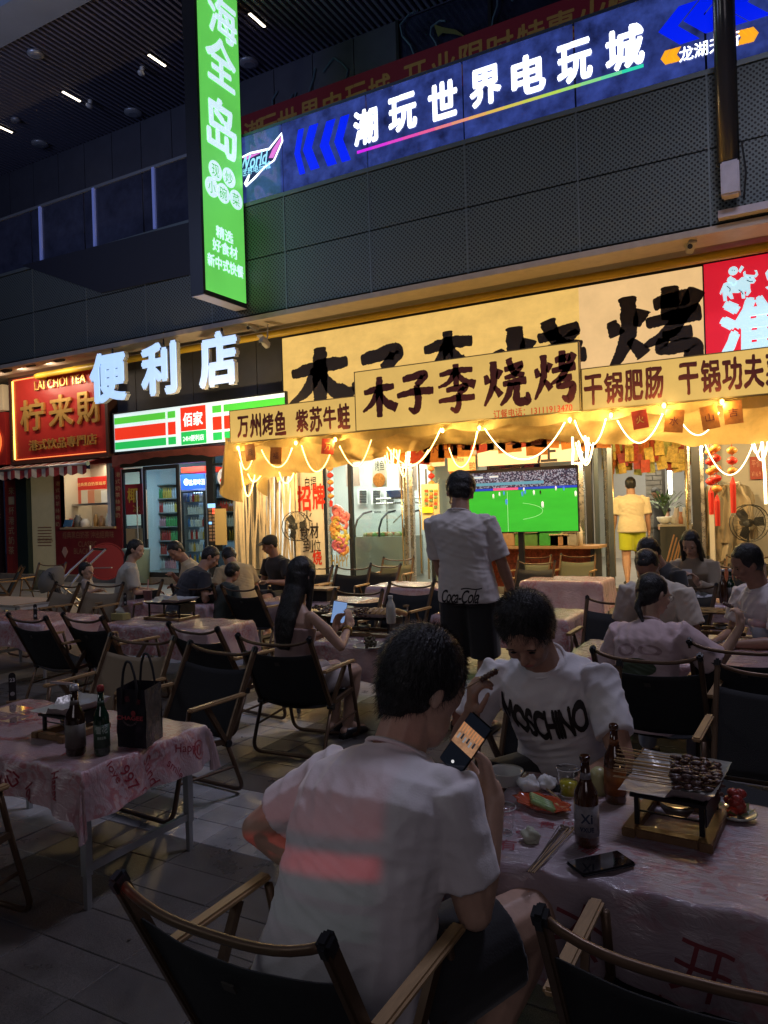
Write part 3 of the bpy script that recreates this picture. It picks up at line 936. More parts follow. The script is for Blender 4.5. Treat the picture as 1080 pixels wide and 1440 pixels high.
for ch, a, b in (('柠', (28, 585), (62, 582)), ('来', (68, 579), (102, 576)), ('财', (107, 573), (142, 570))):
    word(ch if ch != '财' else '財', a, b, 11.99, .78, 'letter', m_gold, ts, bold=.02, dep=(0, .05, 0))
word('港式饮品專門店', (40, 628), (135, 616), 11.99, .26, 'letter', m_gold, ts, bold=.01, dep=(0, .03, 0))
word('LAI CHOI TEA', (48, 541), (120, 533), 11.99, .22, 'letter', m_gold, ts, bold=.005, dep=(0, .03, 0))
for k in range(3): area('floodlight_beam', (xl + .5 + k * 1.0, 11.15, 5.0), (xl + .6 + k * 1.0, 12.05, 4.2), .25, 16, (1, .78, .55))

# neighbour's red sign cut off at the edge
ns = empty('neighbour_sign', (-19.5, YF - .2, 3), 0, 'sliver of a glowing red sign cut off by the picture edge', 'sign')
xr2 = PY(7, 590, 12.05).x
G().bb(xr2 - 1.6, xr2, 12.05, 12.25, 2.95, 4.3).build('board', m_red, ns)
G().lathe((xr2 - .55, 12.03, 3.55), [(0, 0), (.42, 0), (.42, .02)], 24, axis=(0, -1, 0)).build('disc', M('lit_orange_disc', (.8, .2, .05), .5, emit=.9, ecol=(.9, .22, .05)), ns)
G().bb(xr2 - 1.6, xr2, 12.0, 12.2, 4.35, 5.0).build('panel', M('cream', (.6, .5, .35), .5, emit=.25, ecol=(.6, .4, .2)), ns)

# big yellow restaurant sign and its black brush lettering
ys = empty('restaurant_sign', (-5, YF - .2, 3.55), 0, 'huge glowing yellow sign with black brush characters above the awning', 'sign')
xl, xr = PY(398, 520, 12.05).x, PY(989, 430, 12.05).x
cut = PY(815, 470, 12.05).x
G().bb(xl, cut - .004, 12.05, 12.25, 3.5, 4.95).build('panel', m_yel, ys)
G().bb(cut + .004, xr, 12.05, 12.25, 3.5, 4.95).build('panel', M('lit_peach', (.05, .04, .02), .8, emit=.95, ecol=(.86, .54, .24), evar=.08, vs=2), ys)
frame_box(G(), xl, xr, 12.04, 12.27, 3.5, 4.95, .02).build('frame', m_frame, ys)
for ch, a, b, zc, hh in (('木', 402, 497, 3.93, 1.35), ('子', 492, 580, 3.78, 1.25), ('李', 590, 672, 3.78, 1.45), ('烧', 690, 828, 3.78, 1.35), ('烤', 850, 990, 3.98, 1.35)):
    p, q = PY(a, 500, 12.04), PY(b, 500, 12.04)
    vs, fs = brush_char(ch, 0, 1.1)
    g = G(); put2d(g, vs, fs, ((p.x + q.x) / 2, 12.04, zc + .08), XF, ZU, q.x - p.x, hh)
    g.build('brush_character', INK, ys)

# red beef restaurant sign
rs = empty('bull_sign', (-.6, YF - .2, 3.55), 0, 'bright red sign with a pale bull emblem', 'sign')
x0r, x1r = PY(991, 430, 12.05).x, 2.0
G().bb(x0r, x1r, 12.05, 12.25, 3.5, 4.97).build('panel', M('lit_red', (.7, .02, .04), .4, emit=.72, ecol=(.68, .012, .035), evar=.06, vs=1.5), rs)
m_ic = M('lit_ice', (.6, .85, .95), .4, emit=.9, ecol=(.48, .78, .92))
def P6(pts): return [(980 + x / 8, 340 + y / 8) for x, y in pts]
zpoly(P6([(300, 470), (345, 450), (470, 430), (500, 400), (560, 385), (640, 400), (665, 435), (640, 468), (600, 470), (600, 520), (610, 560), (570, 610), (545, 600), (560, 560), (535, 560), (545, 625), (540, 638), (505, 638), (495, 560), (470, 575), (395, 575), (415, 640), (380, 645), (345, 600), (335, 620), (340, 665), (300, 668), (290, 600), (285, 560), (270, 600), (255, 580), (280, 520)]), 12.04, m_ic, 'bull', rs)
zpoly(P6([(525, 385), (520, 345), (545, 325), (550, 365), (580, 370), (650, 375), (665, 350), (645, 320), (675, 320), (690, 370), (665, 400), (600, 400)]), 12.036, m_ic, 'bull_horn', rs)
zpoly(P6([(335, 440), (345, 410), (380, 380), (400, 400), (440, 420), (440, 460), (410, 490), (390, 460), (345, 445)]), 12.032, m_ic, 'rider', rs)
c = PY(980 + 408 / 8, 340 + 328 / 8, 12.034)
G().lathe(c, [(0, 0), (.065, 0), (.065, .003)], 16, axis=(0, -1, 0)).build('rider', m_ic, rs)
zpoly(P6([(465, 330), (500, 265), (530, 285), (490, 350)]), 12.034, m_ic, 'rider', rs)
m_ln = M('line_dark', (.03, .05, .08), .6)
for pts in ([(340, 500), (375, 530), (370, 560)], [(470, 540), (500, 560), (520, 590)], [(560, 430), (600, 450), (630, 445)], [(590, 400), (605, 408)], [(395, 315), (400, 325)], [(420, 318), (425, 326)]):
    G().tube([PY(a, b, 12.03) for a, b in P6(pts)], .006, 5).build('line', m_ln, rs)
vs, fs, asp = glyphs('淮', .05); a, b = PY(1012, 470, 12.03), PY(1098, 455, 12.03)
g = G(); put2d(g, vs, fs, ((a.x + b.x) / 2, 12.03, 3.96), XF, ZU, b.x - a.x, .85, None, .02); g.build('letter', m_ic, rs)
zpoly([(1076, 384), (1084, 374), (1096, 384), (1090, 396), (1079, 394)], 12.04, m_ic, 'stroke', rs)
zpoly([(1076, 404), (1090, 398), (1096, 408), (1086, 412)], 12.04, m_ic, 'stroke', rs)
# ================================================================ fascia boards, awning, rope lights
YC = 9.1
fas = []
def fascia(name, xa, xb, z0, z1, Y, label):
    t = empty(name, ((xa + xb) / 2, Y, z0), 0, label, 'sign')
    G().bb(xa, xb, Y, Y + .06, z0, z1).build('face', m_yel2, t)
    frame_box(G(), xa, xb, Y - .006, Y + .07, z0, z1, .012).build('frame', M('fascia_trim', (.22, .16, .06), .5), t)
    return t
x0c, x1c = PY(502, 560, YC).x, PY(815, 530, YC).x
xl0 = PY(324, 600, YC).x
f1 = fascia('fascia_sign', xl0, x0c - .03, 2.61, 3.1, YC, 'low yellow fascia board reading about grilled fish and perilla bullfrog')
f2 = fascia('fascia_sign', x0c, x1c, 2.61, 3.43, YC - .04, 'tall middle fascia board with brown brush characters and a phone number')
f3 = fascia('fascia_sign', x1c + .03, 1.6, 2.61, 3.1, YC, 'low yellow fascia board reading about dry pot dishes, running off the picture')
for body, xs_, ws in (('万州烤鱼', (333, 403), .36), ('紫苏牛蛙', (415, 493), .36)):
    n = len(body)
    for i, ch in enumerate(body):
        px = xs_[0] + (xs_[1] - xs_[0]) * (i + .5) / n
        hw = (xs_[1] - xs_[0]) / n * .46
        y = 601 - (px - 333) * .105
        word(ch, (px - hw, y), (px + hw, y), YC - .006, ws + (.02 if i % 2 else -.02), 'letter', BROWN, f1, bold=.035, rough=.035, cell=.06)
for body, xs_ in (('干锅肥肠', (820, 934)), ('干锅功夫菜', (953, 1106))):
    n = len(body)
    for i, ch in enumerate(body):
        px = xs_[0] + (xs_[1] - xs_[0]) * (i + .5) / n
        hw = (xs_[1] - xs_[0]) / n * .46
        y = 550 - (px - 820) * .118
        word(ch, (px - hw, y), (px + hw, y), YC - .006, .37, 'letter', BROWN, f3, bold=.035, rough=.035, cell=.06)
for ch, a, b, yy, hh in (('木', 508, 559, 561, .60), ('子', 557, 611, 554, .56), ('李', 614, 670, 547, .62), ('烧', 678, 742, 541, .64), ('烤', 749, 811, 532, .62)):
    p, q = PY(a, yy, YC - .05), PY(b, yy, YC - .05)
    vs, fs = brush_char(ch, 5)
    g = G(); put2d(g, vs, fs, ((p.x + q.x) / 2, YC - .05, (p.z + q.z) / 2 + .02), XF, ZU, q.x - p.x, hh)
    g.build('brush_character', BROWN, f2)
m_rt = M('orange_ink', (.62, .05, .01), .6, emit=.35, ecol=(.75, .07, .01))
word('订餐电话：13111913470', (694, 583), (805, 572), YC - .05, .105, 'letter', m_rt, f2, bold=.012)

# awning: roof cloth, rafters and the loose valance under the boards
aw = empty('awning', (-5, 10.6, 2.6), 0, 'beige cloth awning with a sagging gathered valance under the yellow boards', 'awning')
m_cloth = M('awning_cloth', (.58, .42, .16), .75, var=.35, vs=3.5, bump=.5, bs=9, stretch=(1, 1, .4))
nt = m_cloth.node_tree; b_ = nt.nodes['Principled BSDF']
tr = nt.nodes.new('ShaderNodeBsdfTranslucent'); tr.inputs[0].default_value = (.6, .42, .16, 1)
mx = nt.nodes.new('ShaderNodeMixShader'); mx.inputs[0].default_value = .3
out = nt.nodes['Material Output']
nt.links.new(b_.outputs[0], mx.inputs[1]); nt.links.new(tr.outputs[0], mx.inputs[2]); nt.links.new(mx.outputs[0], out.inputs[0])
def cloth_strip(xa, xb, fn, nx, nz, th=0):
    g = G()
    vs = [fn(xa + (xb - xa) * i / nx, i / nx, j / nz) for i in range(nx + 1) for j in range(nz + 1)]
    fs = [(i * (nz + 1) + j, (i + 1) * (nz + 1) + j, (i + 1) * (nz + 1) + j + 1, i * (nz + 1) + j + 1) for i in range(nx) for j in range(nz)]
    g.add(vs, fs)
    return g
xle = xl0 - .15
def val(x, u, t):
    drop = .48 + .10 * math.sin(u * 9 + 1) + .05 * noise.noise(V((x * 1.7, 0, 3))) - .12 * math.sin(u * math.pi)
    sag = .10 * abs(math.sin(x * 2.1))
    y = YC + .16 + .42 * t + (.06 * math.sin(x * 7 + 3 * math.sin(t * 3 + x)) + .05 * math.sin(x * 17 + 2 * t + math.sin(x * 3))) * t ** .6 + .12 * noise.noise(V((x * 3, t * 3, 1)))
    return (x, y, 2.66 - (drop) * (t ** .8) - sag * t * .5 + .03 * noise.noise(V((x * 4, t * 4, 7))))
cloth_strip(xle, 1.6, val, 220, 14).build('valance', m_cloth, aw, smooth=True)
def val2(x, u, t):
    sc = .10 + .07 * abs(math.sin(x * 3.9))
    y = YC + .09 + .02 * math.sin(x * 11) * t
    return (x, y, 2.64 - sc * t)
cloth_strip(xle, 1.6, val2, 260, 3).build('scalloped_edge', m_cloth, aw, smooth=True)
def roof(x, u, t):
    return (x, YC + .12 + (YF - YC - .3) * t, 2.72 + .62 * t - .06 * math.sin(t * math.pi) + .02 * math.sin(x * 5))
cloth_strip(xle, 1.6, roof, 60, 10).build('roof_cloth', m_cloth, aw, smooth=True)
for x in (xle + .1, -7.3, -4.6, -1.9, .6):
    G().bar((x, YC + .1, 2.66), (x, YF - .25, 3.2), .04, .04).build('rafter', m_alu, aw)
G().bar((xle, YC + .12, 2.64), (1.6, YC + .12, 2.64), .05, .05).build('front_beam', m_alu, aw)
# hanging gathered side cloth at the far end
def side(x, u, t):
    return (xle - .05 - .13 * math.sin(u * 22) * (.3 + t) - .05 * t, YC + .1 + u * 1.1 + .0 * x, 2.72 - (.75 + .3 * math.sin(u * 7)) * t + .05 * noise.noise(V((u * 5, t * 4, 2))))
cloth_strip(0, 1, side, 40, 14).build('side_curtain', m_cloth, aw, smooth=True)

# rope lights in swags
rl = empty('rope_light', (-5, YC - .02, 2.6), 0, 'glowing warm rope light hung in swags along the awning edge', 'string light')
m_rope = M('rope_glow', (1, .85, .5), .5, emit=5.5, ecol=(1, .60, .18))
m_rope2 = M('rope_glow_pale', (1, .85, .5), .5, emit=5.5, ecol=(1, .76, .42))
def swag(a, b, low, Y=YC - .03, r=.0075, mat=None, n=18):
    A, B, L = PY(*a, Y), PY(*b, Y), PY(*low, Y)
    sag = max(.02, (A.z + B.z) / 2 - L.z)
    pts = []
    for i in range(n + 1):
        t = i / n
        p = A.lerp(B, t)
        p.z -= sag * (1 - (2 * t - 1) ** 2)
        p.y += .02 * math.sin(t * 5 + a[0])
        pts.append(p)
    return G().tube(pts, r, 6).build('swag', mat or m_rope, rl, smooth=True)
def z3(x, y): return (330 + x / 4, 560 + y / 4)
def z4(x, y): return (560 + x / 4, 580 + y / 4)
def z5(x, y): return (810 + x / 4, 560 + y / 4)
swag(z3(22, 290), z3(108, 285), z3(70, 402)); swag(z3(155, 290), z3(322, 280), z3(243, 388)); swag(z3(375, 265), z3(542, 280), z3(456, 414))
swag(z3(590, 268), z3(772, 235), z3(690, 383)); swag(z3(862, 275), z3(1092, 290), z3(1000, 375))
swag(z4(-60, 260), z4(240, 90), z4(75, 297)); swag(z4(285, 200), z4(442, 105), z4(355, 306)); swag(z4(488, 90), z4(935, 55), z4(700, 265), mat=m_rope2)
swag(z4(995, 45), z5(168, 115), z5(85, 263), mat=m_rope2); swag(z5(232, 125), z5(488, 88), z5(362, 251), mat=m_rope2); swag(z5(568, 88), z5(803, 78), z5(690, 208), mat=m_rope2)
for a, b, c in ((z3(18, 300), z3(112, 430), z3(64, 546)), (z3(70, 425), z3(150, 425), z3(105, 470)), (z3(250, 415), z3(332, 405), z3(290, 478)), (z3(840, 290), z3(900, 285), z3(868, 415)), (z3(852, 290), z3(925, 290), z3(893, 424)), (z3(912, 290), z3(975, 300), z3(945, 440)), (z3(875, 290), z3(892, 290), z3(884, 400))):
    swag(a, b, c, Y=YC + .5, r=.0105)
for a, b, c in ((z4(1000, 170), z4(1078, 170), z4(1045, 285)), (z4(1012, 160), z5(95, 250), z5(50, 375)), (z4(1020, 170), z5(70, 220), z5(40, 350))):
    swag(a, b, c, Y=YC + .3, r=.0105, mat=m_rope2)
swag(z5(720, 245), z5(1002, 240), z5(880, 431), Y=YC + .9, mat=m_rope2); swag(z5(1000, 245), z5(1080, 240), z5(1040, 348), Y=YC + .6, r=.0105, mat=m_rope2); swag(z5(985, 245), z5(1046, 245), z5(1015, 310), Y=YC + .6, mat=m_rope2)
for a, b, Y in ((z4(980, 138), z4(980, 292), YC + .3), (z5(1046, 245), z5(1068, 595), YC + .5), (z5(50, 212), z5(62, 350), YC + .3)):
    G().tube([PY(*a, Y), PY((a[0] + b[0]) / 2 + 1, (a[1] + b[1]) / 2, Y), PY(*b, Y)], .016, 6).build('swag', m_rope2, rl, smooth=True)
# small warm bulbs where the swags are tied up
for i, (a, pw) in enumerate(((z3(20, 262), 5), (z3(345, 235), 6), (z3(567, 215), 6), (z4(250, 85), 6), (z4(457, 70), 6), (z4(965, 25), 8), (z5(197, 80), 8), (z5(495, 25), 5), (z5(822, 5), 4))):
    p = PY(a[0], a[1] + 5, YC - .03)
    G().lathe((p.x, p.y, p.z - .02), [(.008, 0), (.022, .02), (.022, .045), (.01, .06)], 8).build('bulb', M('bulb_glow', (1, .8, .3), .5, emit=7, ecol=(1, .62, .12)), rl, smooth=True)
    bulb('tie_bulb', (p.x, p.y - .05, p.z - .03), pw * 2.2, (1, .68, .25), .03)
for x in (-9.6, -7.6, -5.6, -3.6, -1.4, .4):
    bulb('awning_fill_light', (x, YC + 1.3, 2.55), 165, (1, .70, .32), .06)  # unseen warm point lights added to brighten the awning and floor

# yellow gas pipe under the balcony, cameras, floodlights
gp = G()
m_pipe = M('yellow_pipe', (.55, .36, .03), .4, var=.08)
pa, pb = PY(48, 517, 11.75), PY(1100, 352, 11.75)
gp.tube([(pa.x, 12.1, 4.98), (pa.x, 11.85, 4.98), (pa.x + .06, 11.77, 4.98), (pa.x + .16, 11.75, 4.98), (2.5, 11.75, 4.98)], .07, 12)
o = gp.build('gas_pipe', m_pipe, smooth=True); tag(o, 'long yellow gas pipe running below the balcony over all the signs', 'pipe')
for k, (px, py, lab) in enumerate(((355, 459, 'white box camera on a bracket left of the big yellow sign'), (372, 482, 'small dark camera under the yellow pipe near the sign corner'), (972, 345, 'grey bullet camera under the balcony edge by the drain pipe'))):
    p = PY(px, py, 11.2)
    t = empty('security_camera', p, 0, lab, 'camera')
    mcm = M('camera_grey', (.38, .36, .33), .45)
    rot = Matrix.Rotation(R(-25), 3, 'X') @ Matrix.Rotation(R(20 * (k - 1)), 3, 'Z')
    G().box(p, (.10, .24, .10), rot=rot).build('housing', mcm, t, bevel=.012)
    G().box(p + V((0, -.03, .06)), (.13, .27, .012), rot=rot).build('hood', mcm, t)
    G().tube([p + V((0, .06, .05)), p + V((0, .1, .15)), (p.x, p.y + .12, 5.08)], .016, 6).build('bracket', mcm, t)
    G().lathe(p + V((0, -.125, -.05)), [(0, 0), (.035, 0), (.035, .01)], 10, axis=(0, -1, -.4)).build('lens', m_frame, t)
for k, (px, py, lab) in enumerate(((8, 519, 'black floodlight over the neighbour sign'), (42, 511, 'black floodlight above the left end of the yellow pipe'), (82, 504, 'black floodlight above the middle of the red tea shop sign'))):
    p = PY(px, py, 11.1)
    t = empty('floodlight', p, 0, lab, 'floodlight', 'floodlights over the tea shop sign')
    G().box(p, (.30, .16, .09), rot=Matrix.Rotation(R(-28), 3, 'X')).build('head', m_frame, t, bevel=.01)
    G().tube([p + V((-.13, 0, 0)), p + V((-.13, .05, .16)), p + V((.13, .05, .16)), p + V((.13, 0, 0))], .012, 6).build('bracket', m_steel, t)
# drain pipe with its white junction box
dpx = PY(1022, 150, 10.75)
dp = empty('drain_pipe', (dpx.x, 10.75, 5.9), 0, 'tall black downpipe in front of the blue sign ending in a pale box', 'pipe')
G().tube([(dpx.x, 10.75, 5.85), (dpx.x, 10.75, 12)], .135, 20).build('pipe', M('black_pipe', (.03, .03, .035), .25, coat=.5), dp, smooth=True)
G().box((dpx.x + .02, 10.72, 5.62), (.22, .2, .44)).build('junction_box', M('box_pale', (.5, .46, .5), .5, var=.12), dp, bevel=.02)
G().tube([(dpx.x + .16, 10.75, 6.1), (dpx.x + .2, 10.78, 5.7), (dpx.x + .16, 10.9, 5.4)], .012, 6).build('cable', m_frame, dp)
G().bb(dpx.x - .15, 2, 10.85, 10.98, 5.2, 5.3).build('tray', M('box_pale'), dp)

# ================================================================ tea kiosk
tk = empty('tea_kiosk', (-16, YF, .13), 0, 'dark red tea kiosk with a small lit serving window', 'shop')
def fx(px, y=700, Y=YF): return PY(px, y, Y).x
m_kred = M('kiosk_red', (.17, .018, .022), .5, var=.2, vs=2)
ZB, ZT = .13, 2.95
G().bb(-24, fx(0), YF, YF + .1, ZB, ZT).build('side_panel', M('kiosk_dark', (.03, .012, .014), .5), tk)
G().bb(fx(10), fx(28), YF - .06, YF + .1, ZB, ZT).build('red_pillar', M('pillar_red', (.26, .03, .025), .5, var=.2), tk)
G().bb(fx(28) + .005, fx(43), YF - .12, YF + .15, ZB, ZT).build('dark_pillar', M('pillar_green', (.012, .025, .025), .4), tk)
G().bb(fx(43), fx(75), YF + .02, YF + .08, ZB, ZT).build('door', M('cream_door', (.42, .37, .25), .35, var=.15, vs=1.5, emit=.08, ecol=(.5, .42, .22)), tk)
word('港式甜品', (52, 760), (74, 758), YF + .0, .10, 'letter', M('door_print', (.25, .12, .08), .6), tk)
for i in range(7):
    a, b = PY(53, 742 + i * 4.2, YF + .01), PY(72, 742 + i * 4.2, YF + .01)
    G().bb(a.x, b.x, YF + .01, YF + .02, a.z - .012, a.z + .012).build('print_line', M('door_print'), tk)
zw0, zw1 = PY(120, 741, YF).z, PY(120, 655, YF).z
xa, xb = fx(86), fx(161)
G().bb(fx(76), fx(170), YF, YF + .1, ZB, zw0 - .03).build('counter_front', m_kred, tk)
G().bb(fx(76), xa, YF, YF + .1, zw0 - .03, ZT).build('side_panel', m_kred, tk)
G().bb(xb, fx(170), YF, YF + .1, zw0 - .03, ZT).build('side_panel', m_kred, tk)
G().bb(xa, xb, YF, YF + .1, zw1 + .02, ZT).build('header', m_kred, tk)
G().bb(xa - .02, xb + .02, YF - .05, YF + .3, zw0 - .05, zw0).build('counter', M('counter_wood', (.4, .3, .18), .5), tk)
G().bb(xa, xb, YF + .9, YF + .95, zw0 - .1, zw1 + .1).build('back_wall', M('kiosk_wall', (.55, .5, .4), .6), tk)
G().bb(xa - .03, xa, YF, YF + .9, zw0, zw1).build('side_wall', M('kiosk_wall'), tk)
G().bb(xb, xb + .03, YF, YF + .9, zw0, zw1).build('side_wall', M('kiosk_wall'), tk)
area('kiosk_lamp', ((xa + xb) / 2, YF + .45, zw1 + .1), ((xa + xb) / 2, YF + .4, 1), .8, 24, (1, .85, .6))
mb = M('menu_red', (.5, .02, .015), .5, emit=.35, ecol=(.55, .03, .015))
p, q = PY(104, 690, YF + .5), PY(152, 669, YF + .5)
mbx = G().bb(p.x, q.x, YF + .5, YF + .53, p.z, q.z).build('menu_board', mb, tk)
word('经典黑白奶茶现萃', (108, 682), (149, 679), YF + .49, .09, 'letter', M('menu_gold', (.8, .6, .2), .5, emit=.4), mbx)
cols = [(.5, .1, .05), (.6, .5, .35), (.55, .2, .1), (.5, .35, .2), (.7, .65, .55)]
for i in range(5):
    a, b = PY(105 + i * 9.4, 709, YF + .5), PY(113.5 + i * 9.4, 689, YF + .5)
    G().bb(a.x, b.x, YF + .5, YF + .52, a.z, b.z).build('menu_card', M('card_%d' % i, cols[i], .5, emit=.3, ecol=cols[i]), tk)
p, q = PY(94, 712, YF + .35), PY(158, 709, YF + .35)
G().bb(p.x, q.x, YF + .3, YF + .5, p.z, p.z + .05).build('shelf', m_alu, tk)
rd = random.Random(9)
for i, (px, w_, h_, c) in enumerate(((100, .16, .22, (.35, .06, .04)), (110, .2, .3, (.1, .1, .1)), (120, .22, .2, (.5, .5, .5)), (135, .12, .3, (.3, .18, .06)), (143, .16, .26, (.25, .15, .08)), (153, .14, .32, (.65, .75, .7)))):
    p = PY(px, 735, YF + .25)
    G().lathe((p.x, p.y, zw0), [(w_ * .45, 0), (w_ * .5, h_ * .1), (w_ * .5, h_ * .7), (w_ * .3, h_ * .85), (w_ * .3, h_)], 12).build('jar', M('jar_%d' % i, c, .3), tk, smooth=True)
p = PY(97, 738, YF)
G().box((p.x, YF - .02, zw0 + .10), (.3, .02, .18), rot=Matrix.Rotation(R(-20), 3, 'X')).build('price_card', M('card_blue', (.05, .15, .3), .5), tk)
m_kt = M('kiosk_lettering', (.30, .16, .09), .6)
word('經典黑白奶茶 沖出經典味', (88, 753), (160, 751), YF - .012, .17, 'letter', m_kt, tk)
word('CLASSIC', (110, 766), (136, 764), YF - .012, .13, 'letter', m_kt, tk)
word('BLACK TEA', (104, 776), (140, 774), YF - .012, .14, 'letter', m_kt, tk)
c = PY(91, 776, YF - .012)
G().poly([c + V(v) for v in ((-.11, 0, 0), (-.04, 0, .12), (.04, 0, .12), (.11, 0, 0), (0, 0, -.15))], (0, .008, 0)).build('badge', M('badge_pale', (.45, .3, .25), .5), tk)
for i, ch in enumerate('港式奶茶絲襪奶'):
    word(ch, (78, 680 + i * 9.5), (84, 680 + i * 9.5), YF - .012, .11, 'letter', M('pillar_text', (.45, .35, .2), .5), tk)
    word(ch, (162, 668 + i * 9.5), (169, 667 + i * 9.5), YF - .012, .11, 'letter', M('pillar_text'), tk)
for i, ch in enumerate('來一杯港式奶茶'):
    word(ch, (12, 690 + i * 14), (20, 690 + i * 14), YF - .075, .2, 'letter', M('pillar_text'), tk)
# striped awning
sa = empty('striped_awning', (-17, 11.7, 2.6), 0, 'short red and white striped awning with a scalloped edge over the kiosk', 'awning')
p, q = PY(-12, 668, 11.7), PY(122, 653, 11.7)
zt_ = PY(60, 657, 11.7).z
G().tube([(p.x, 11.7, zt_), (q.x, 11.7, zt_)], .035, 8).build('front_bar', m_alu, sa, smooth=True)
G().lathe((q.x, 11.7, zt_), [(0, 0), (.055, 0), (.055, .04)], 10, axis=(1, 0, 0)).build('end_cap', M('cap_teal', (.3, .42, .4), .4), sa)
nst = 22
wst = (q.x - p.x) / nst
ms1, ms2 = M('stripe_white_cloth', (.55, .5, .42), .8), M('stripe_red_cloth', (.28, .03, .035), .8)
for i in range(nst):
    xa_ = p.x + i * wst
    g = G()
    n = 5
    vs = []
    for k in range(n + 1):
        x = xa_ + wst * k / n
        wv = .02 * math.sin(x * 9)
        vs += [(x, YF - .05, 2.95), (x, 11.69 + wv, zt_ + .01), (x, 11.69 + wv, zt_ - .2 - .045 * abs(math.sin((x - p.x) * math.pi / (wst * 2))))]
    g.add(vs, [(k * 3 + j, k * 3 + 3 + j, k * 3 + 4 + j, k * 3 + 1 + j) for k in range(n) for j in (0, 1)])
    g.build('stripe', ms1 if i % 2 == 0 else ms2, sa)

# ================================================================ convenience store
cv = empty('convenience_store', (-12.5, YF, .13), 0, 'convenience store front with dark framed glass doors and bluish light inside', 'shop')
m_room = M('store_wall', (.62, .68, .72), .6)
xa, xb = fx(171), fx(326)
G().bb(xa - .5, xb + .8, YF + 4, YF + 4.1, ZB, 3.2).build('back_wall', m_room, cv)
G().bb(xa - .6, xa - .5, YF + .1, YF + 4, ZB, 3.2).build('side_wall', m_room, cv)
G().bb(xb + .8, xb + .9, YF + .1, YF + 4, ZB, 3.2).build('side_wall', m_room, cv)
G().bb(xa - .5, xb + .8, YF + .1, YF + 4, 3.0, 3.1).build('ceiling_panel', m_room, cv)
area('store_lamp', ((xa + xb) / 2, YF + .8, 2.95), ((xa + xb) / 2, YF + 1.4, 0), 1.3, 130, (.55, .85, 1))
m_gl = glass('shop_glass', (.86, .95, .97), .10, .03)
def door(px0, px1, zt=2.62, name='glass_door', Y=YF, hinge=None, mat=m_frame, gm_=None, w_=.06):
    a, b = fx(px0, 700, Y), fx(px1, 700, Y)
    g = G()
    g.bb(a, a + w_, Y, Y + .05, ZB, zt); g.bb(b - w_, b, Y, Y + .05, ZB, zt); g.bb(a + w_, b - w_, Y, Y + .05, zt - .08, zt); g.bb(a + w_, b - w_, Y, Y + .05, ZB, ZB + .12)
    d = g.build(name, mat, cv)
    G().bb(a + w_, b - w_, Y + .02, Y + .03, ZB + .12, zt - .08).build('pane', gm_ or m_gl, d)
    return d, a, b
d1, a, b = door(172, 200)
d2, a2, b2 = door(202, 251, Y=YF - .25)
G().tube([(a2 + .16, YF - .32, 1.0), (a2 + .16, YF - .32, 2.1)], .015, 8).build('handle', m_alu, d2)
G().tube([(b - .1, YF - .07, 1.0), (b - .1, YF - .07, 2.1)], .015, 8).build('handle', m_alu, d1)
G().tube([(fx(256), YF - .05, .9), (fx(256), YF - .05, 2.3)], .014, 8).build('handle', m_alu, d2)
G().bb(fx(291), fx(300), YF, YF + .1, ZB, 2.9).build('post', m_frame, cv)
G().bb(fx(170), fx(291), YF, YF + .1, 2.66, 2.9).build('header', m_frame, cv)
G().bb(fx(300), fx(326), YF, YF + .1, 2.55, 2.6).build('transom', m_frame, cv)
G().bb(fx(300), fx(326), YF + .03, YF + .04, ZB, 2.9).build('pane', m_gl, cv)
# poster on the left door leaf
p, q = PY(177, 724, YF - .01), PY(200, 680, YF - .01)
po = G().bb(p.x, q.x, YF - .012, YF - .004, p.z, q.z).build('poster', M('poster_red', (.24, .02, .03), .5), cv)
word('椰', (179, 697), (194, 696), YF - .02, .34, 'letter', M('poster_gold', (.5, .35, .05), .5), po, bold=.02)
word('冰', (187, 716), (197, 715), YF - .02, .2, 'letter', M('poster_gold'), po)
p, q = PY(178, 765, YF - .01), PY(200, 743, YF - .01)
G().bb(p.x, q.x, YF - .012, YF - .004, p.z, q.z).build('notice', M('notice_tan', (.35, .28, .16), .6), cv)
# drink shelves (rows of bottles seen through the glass)
def shelf_unit(name, xa, xb, Y, z0, z1, rows, label, seed, lit=False):
    t = empty(name, ((xa + xb) / 2, Y, z0), 0, label, 'shelf')
    rd = random.Random(seed)
    G().bb(xa, xb, Y + .3, Y + .34, z0, z1).build('back_panel', M('shelf_back', (.35, .42, .46), .5), t)
    G().bb(xa - .03, xa, Y, Y + .34, z0, z1).build('side_panel', m_steel, t); G().bb(xb, xb + .03, Y, Y + .34, z0, z1).build('side_panel', m_steel, t)
    for k in range(rows + 1):
        z = z0 + (z1 - z0) * k / rows
        G().bb(xa, xb, Y, Y + .3, z - .012, z + .012).build('shelf', m_alu, t)
    pal = [M('drink_%d' % i, c, .3) for i, c in enumerate(((.5, .06, .05), (.7, .7, .68), (.08, .2, .5), (.1, .35, .12), (.65, .45, .08), (.3, .12, .05), (.45, .5, .6), (.6, .3, .35)))]
    g = G()
    for k in range(rows):
        z = z0 + (z1 - z0) * k / rows + .013
        hh = (z1 - z0) / rows
        x = xa + .05
        run, cc = 0, 0
        while x < xb - .03:
            if run <= 0: run, cc = rd.randint(2, 5), rd.randint(0, 7)
            run -= 1
            g.cur = cc
            h = hh * .72
            g.lathe((x, Y + .08, z), [(.032, 0), (.034, h * .6), (.012, h * .85), (.012, h)], 6)
            x += .078
    g.build('bottles', pal, t, kind='stuff')
    return t
shelf_unit('drink_shelf', fx(204, 700, YF + 1.6), fx(254, 700, YF + 1.6), YF + 1.6, .15, 2.3, 6, 'tall shelf of drinks behind the open glass door', 1)
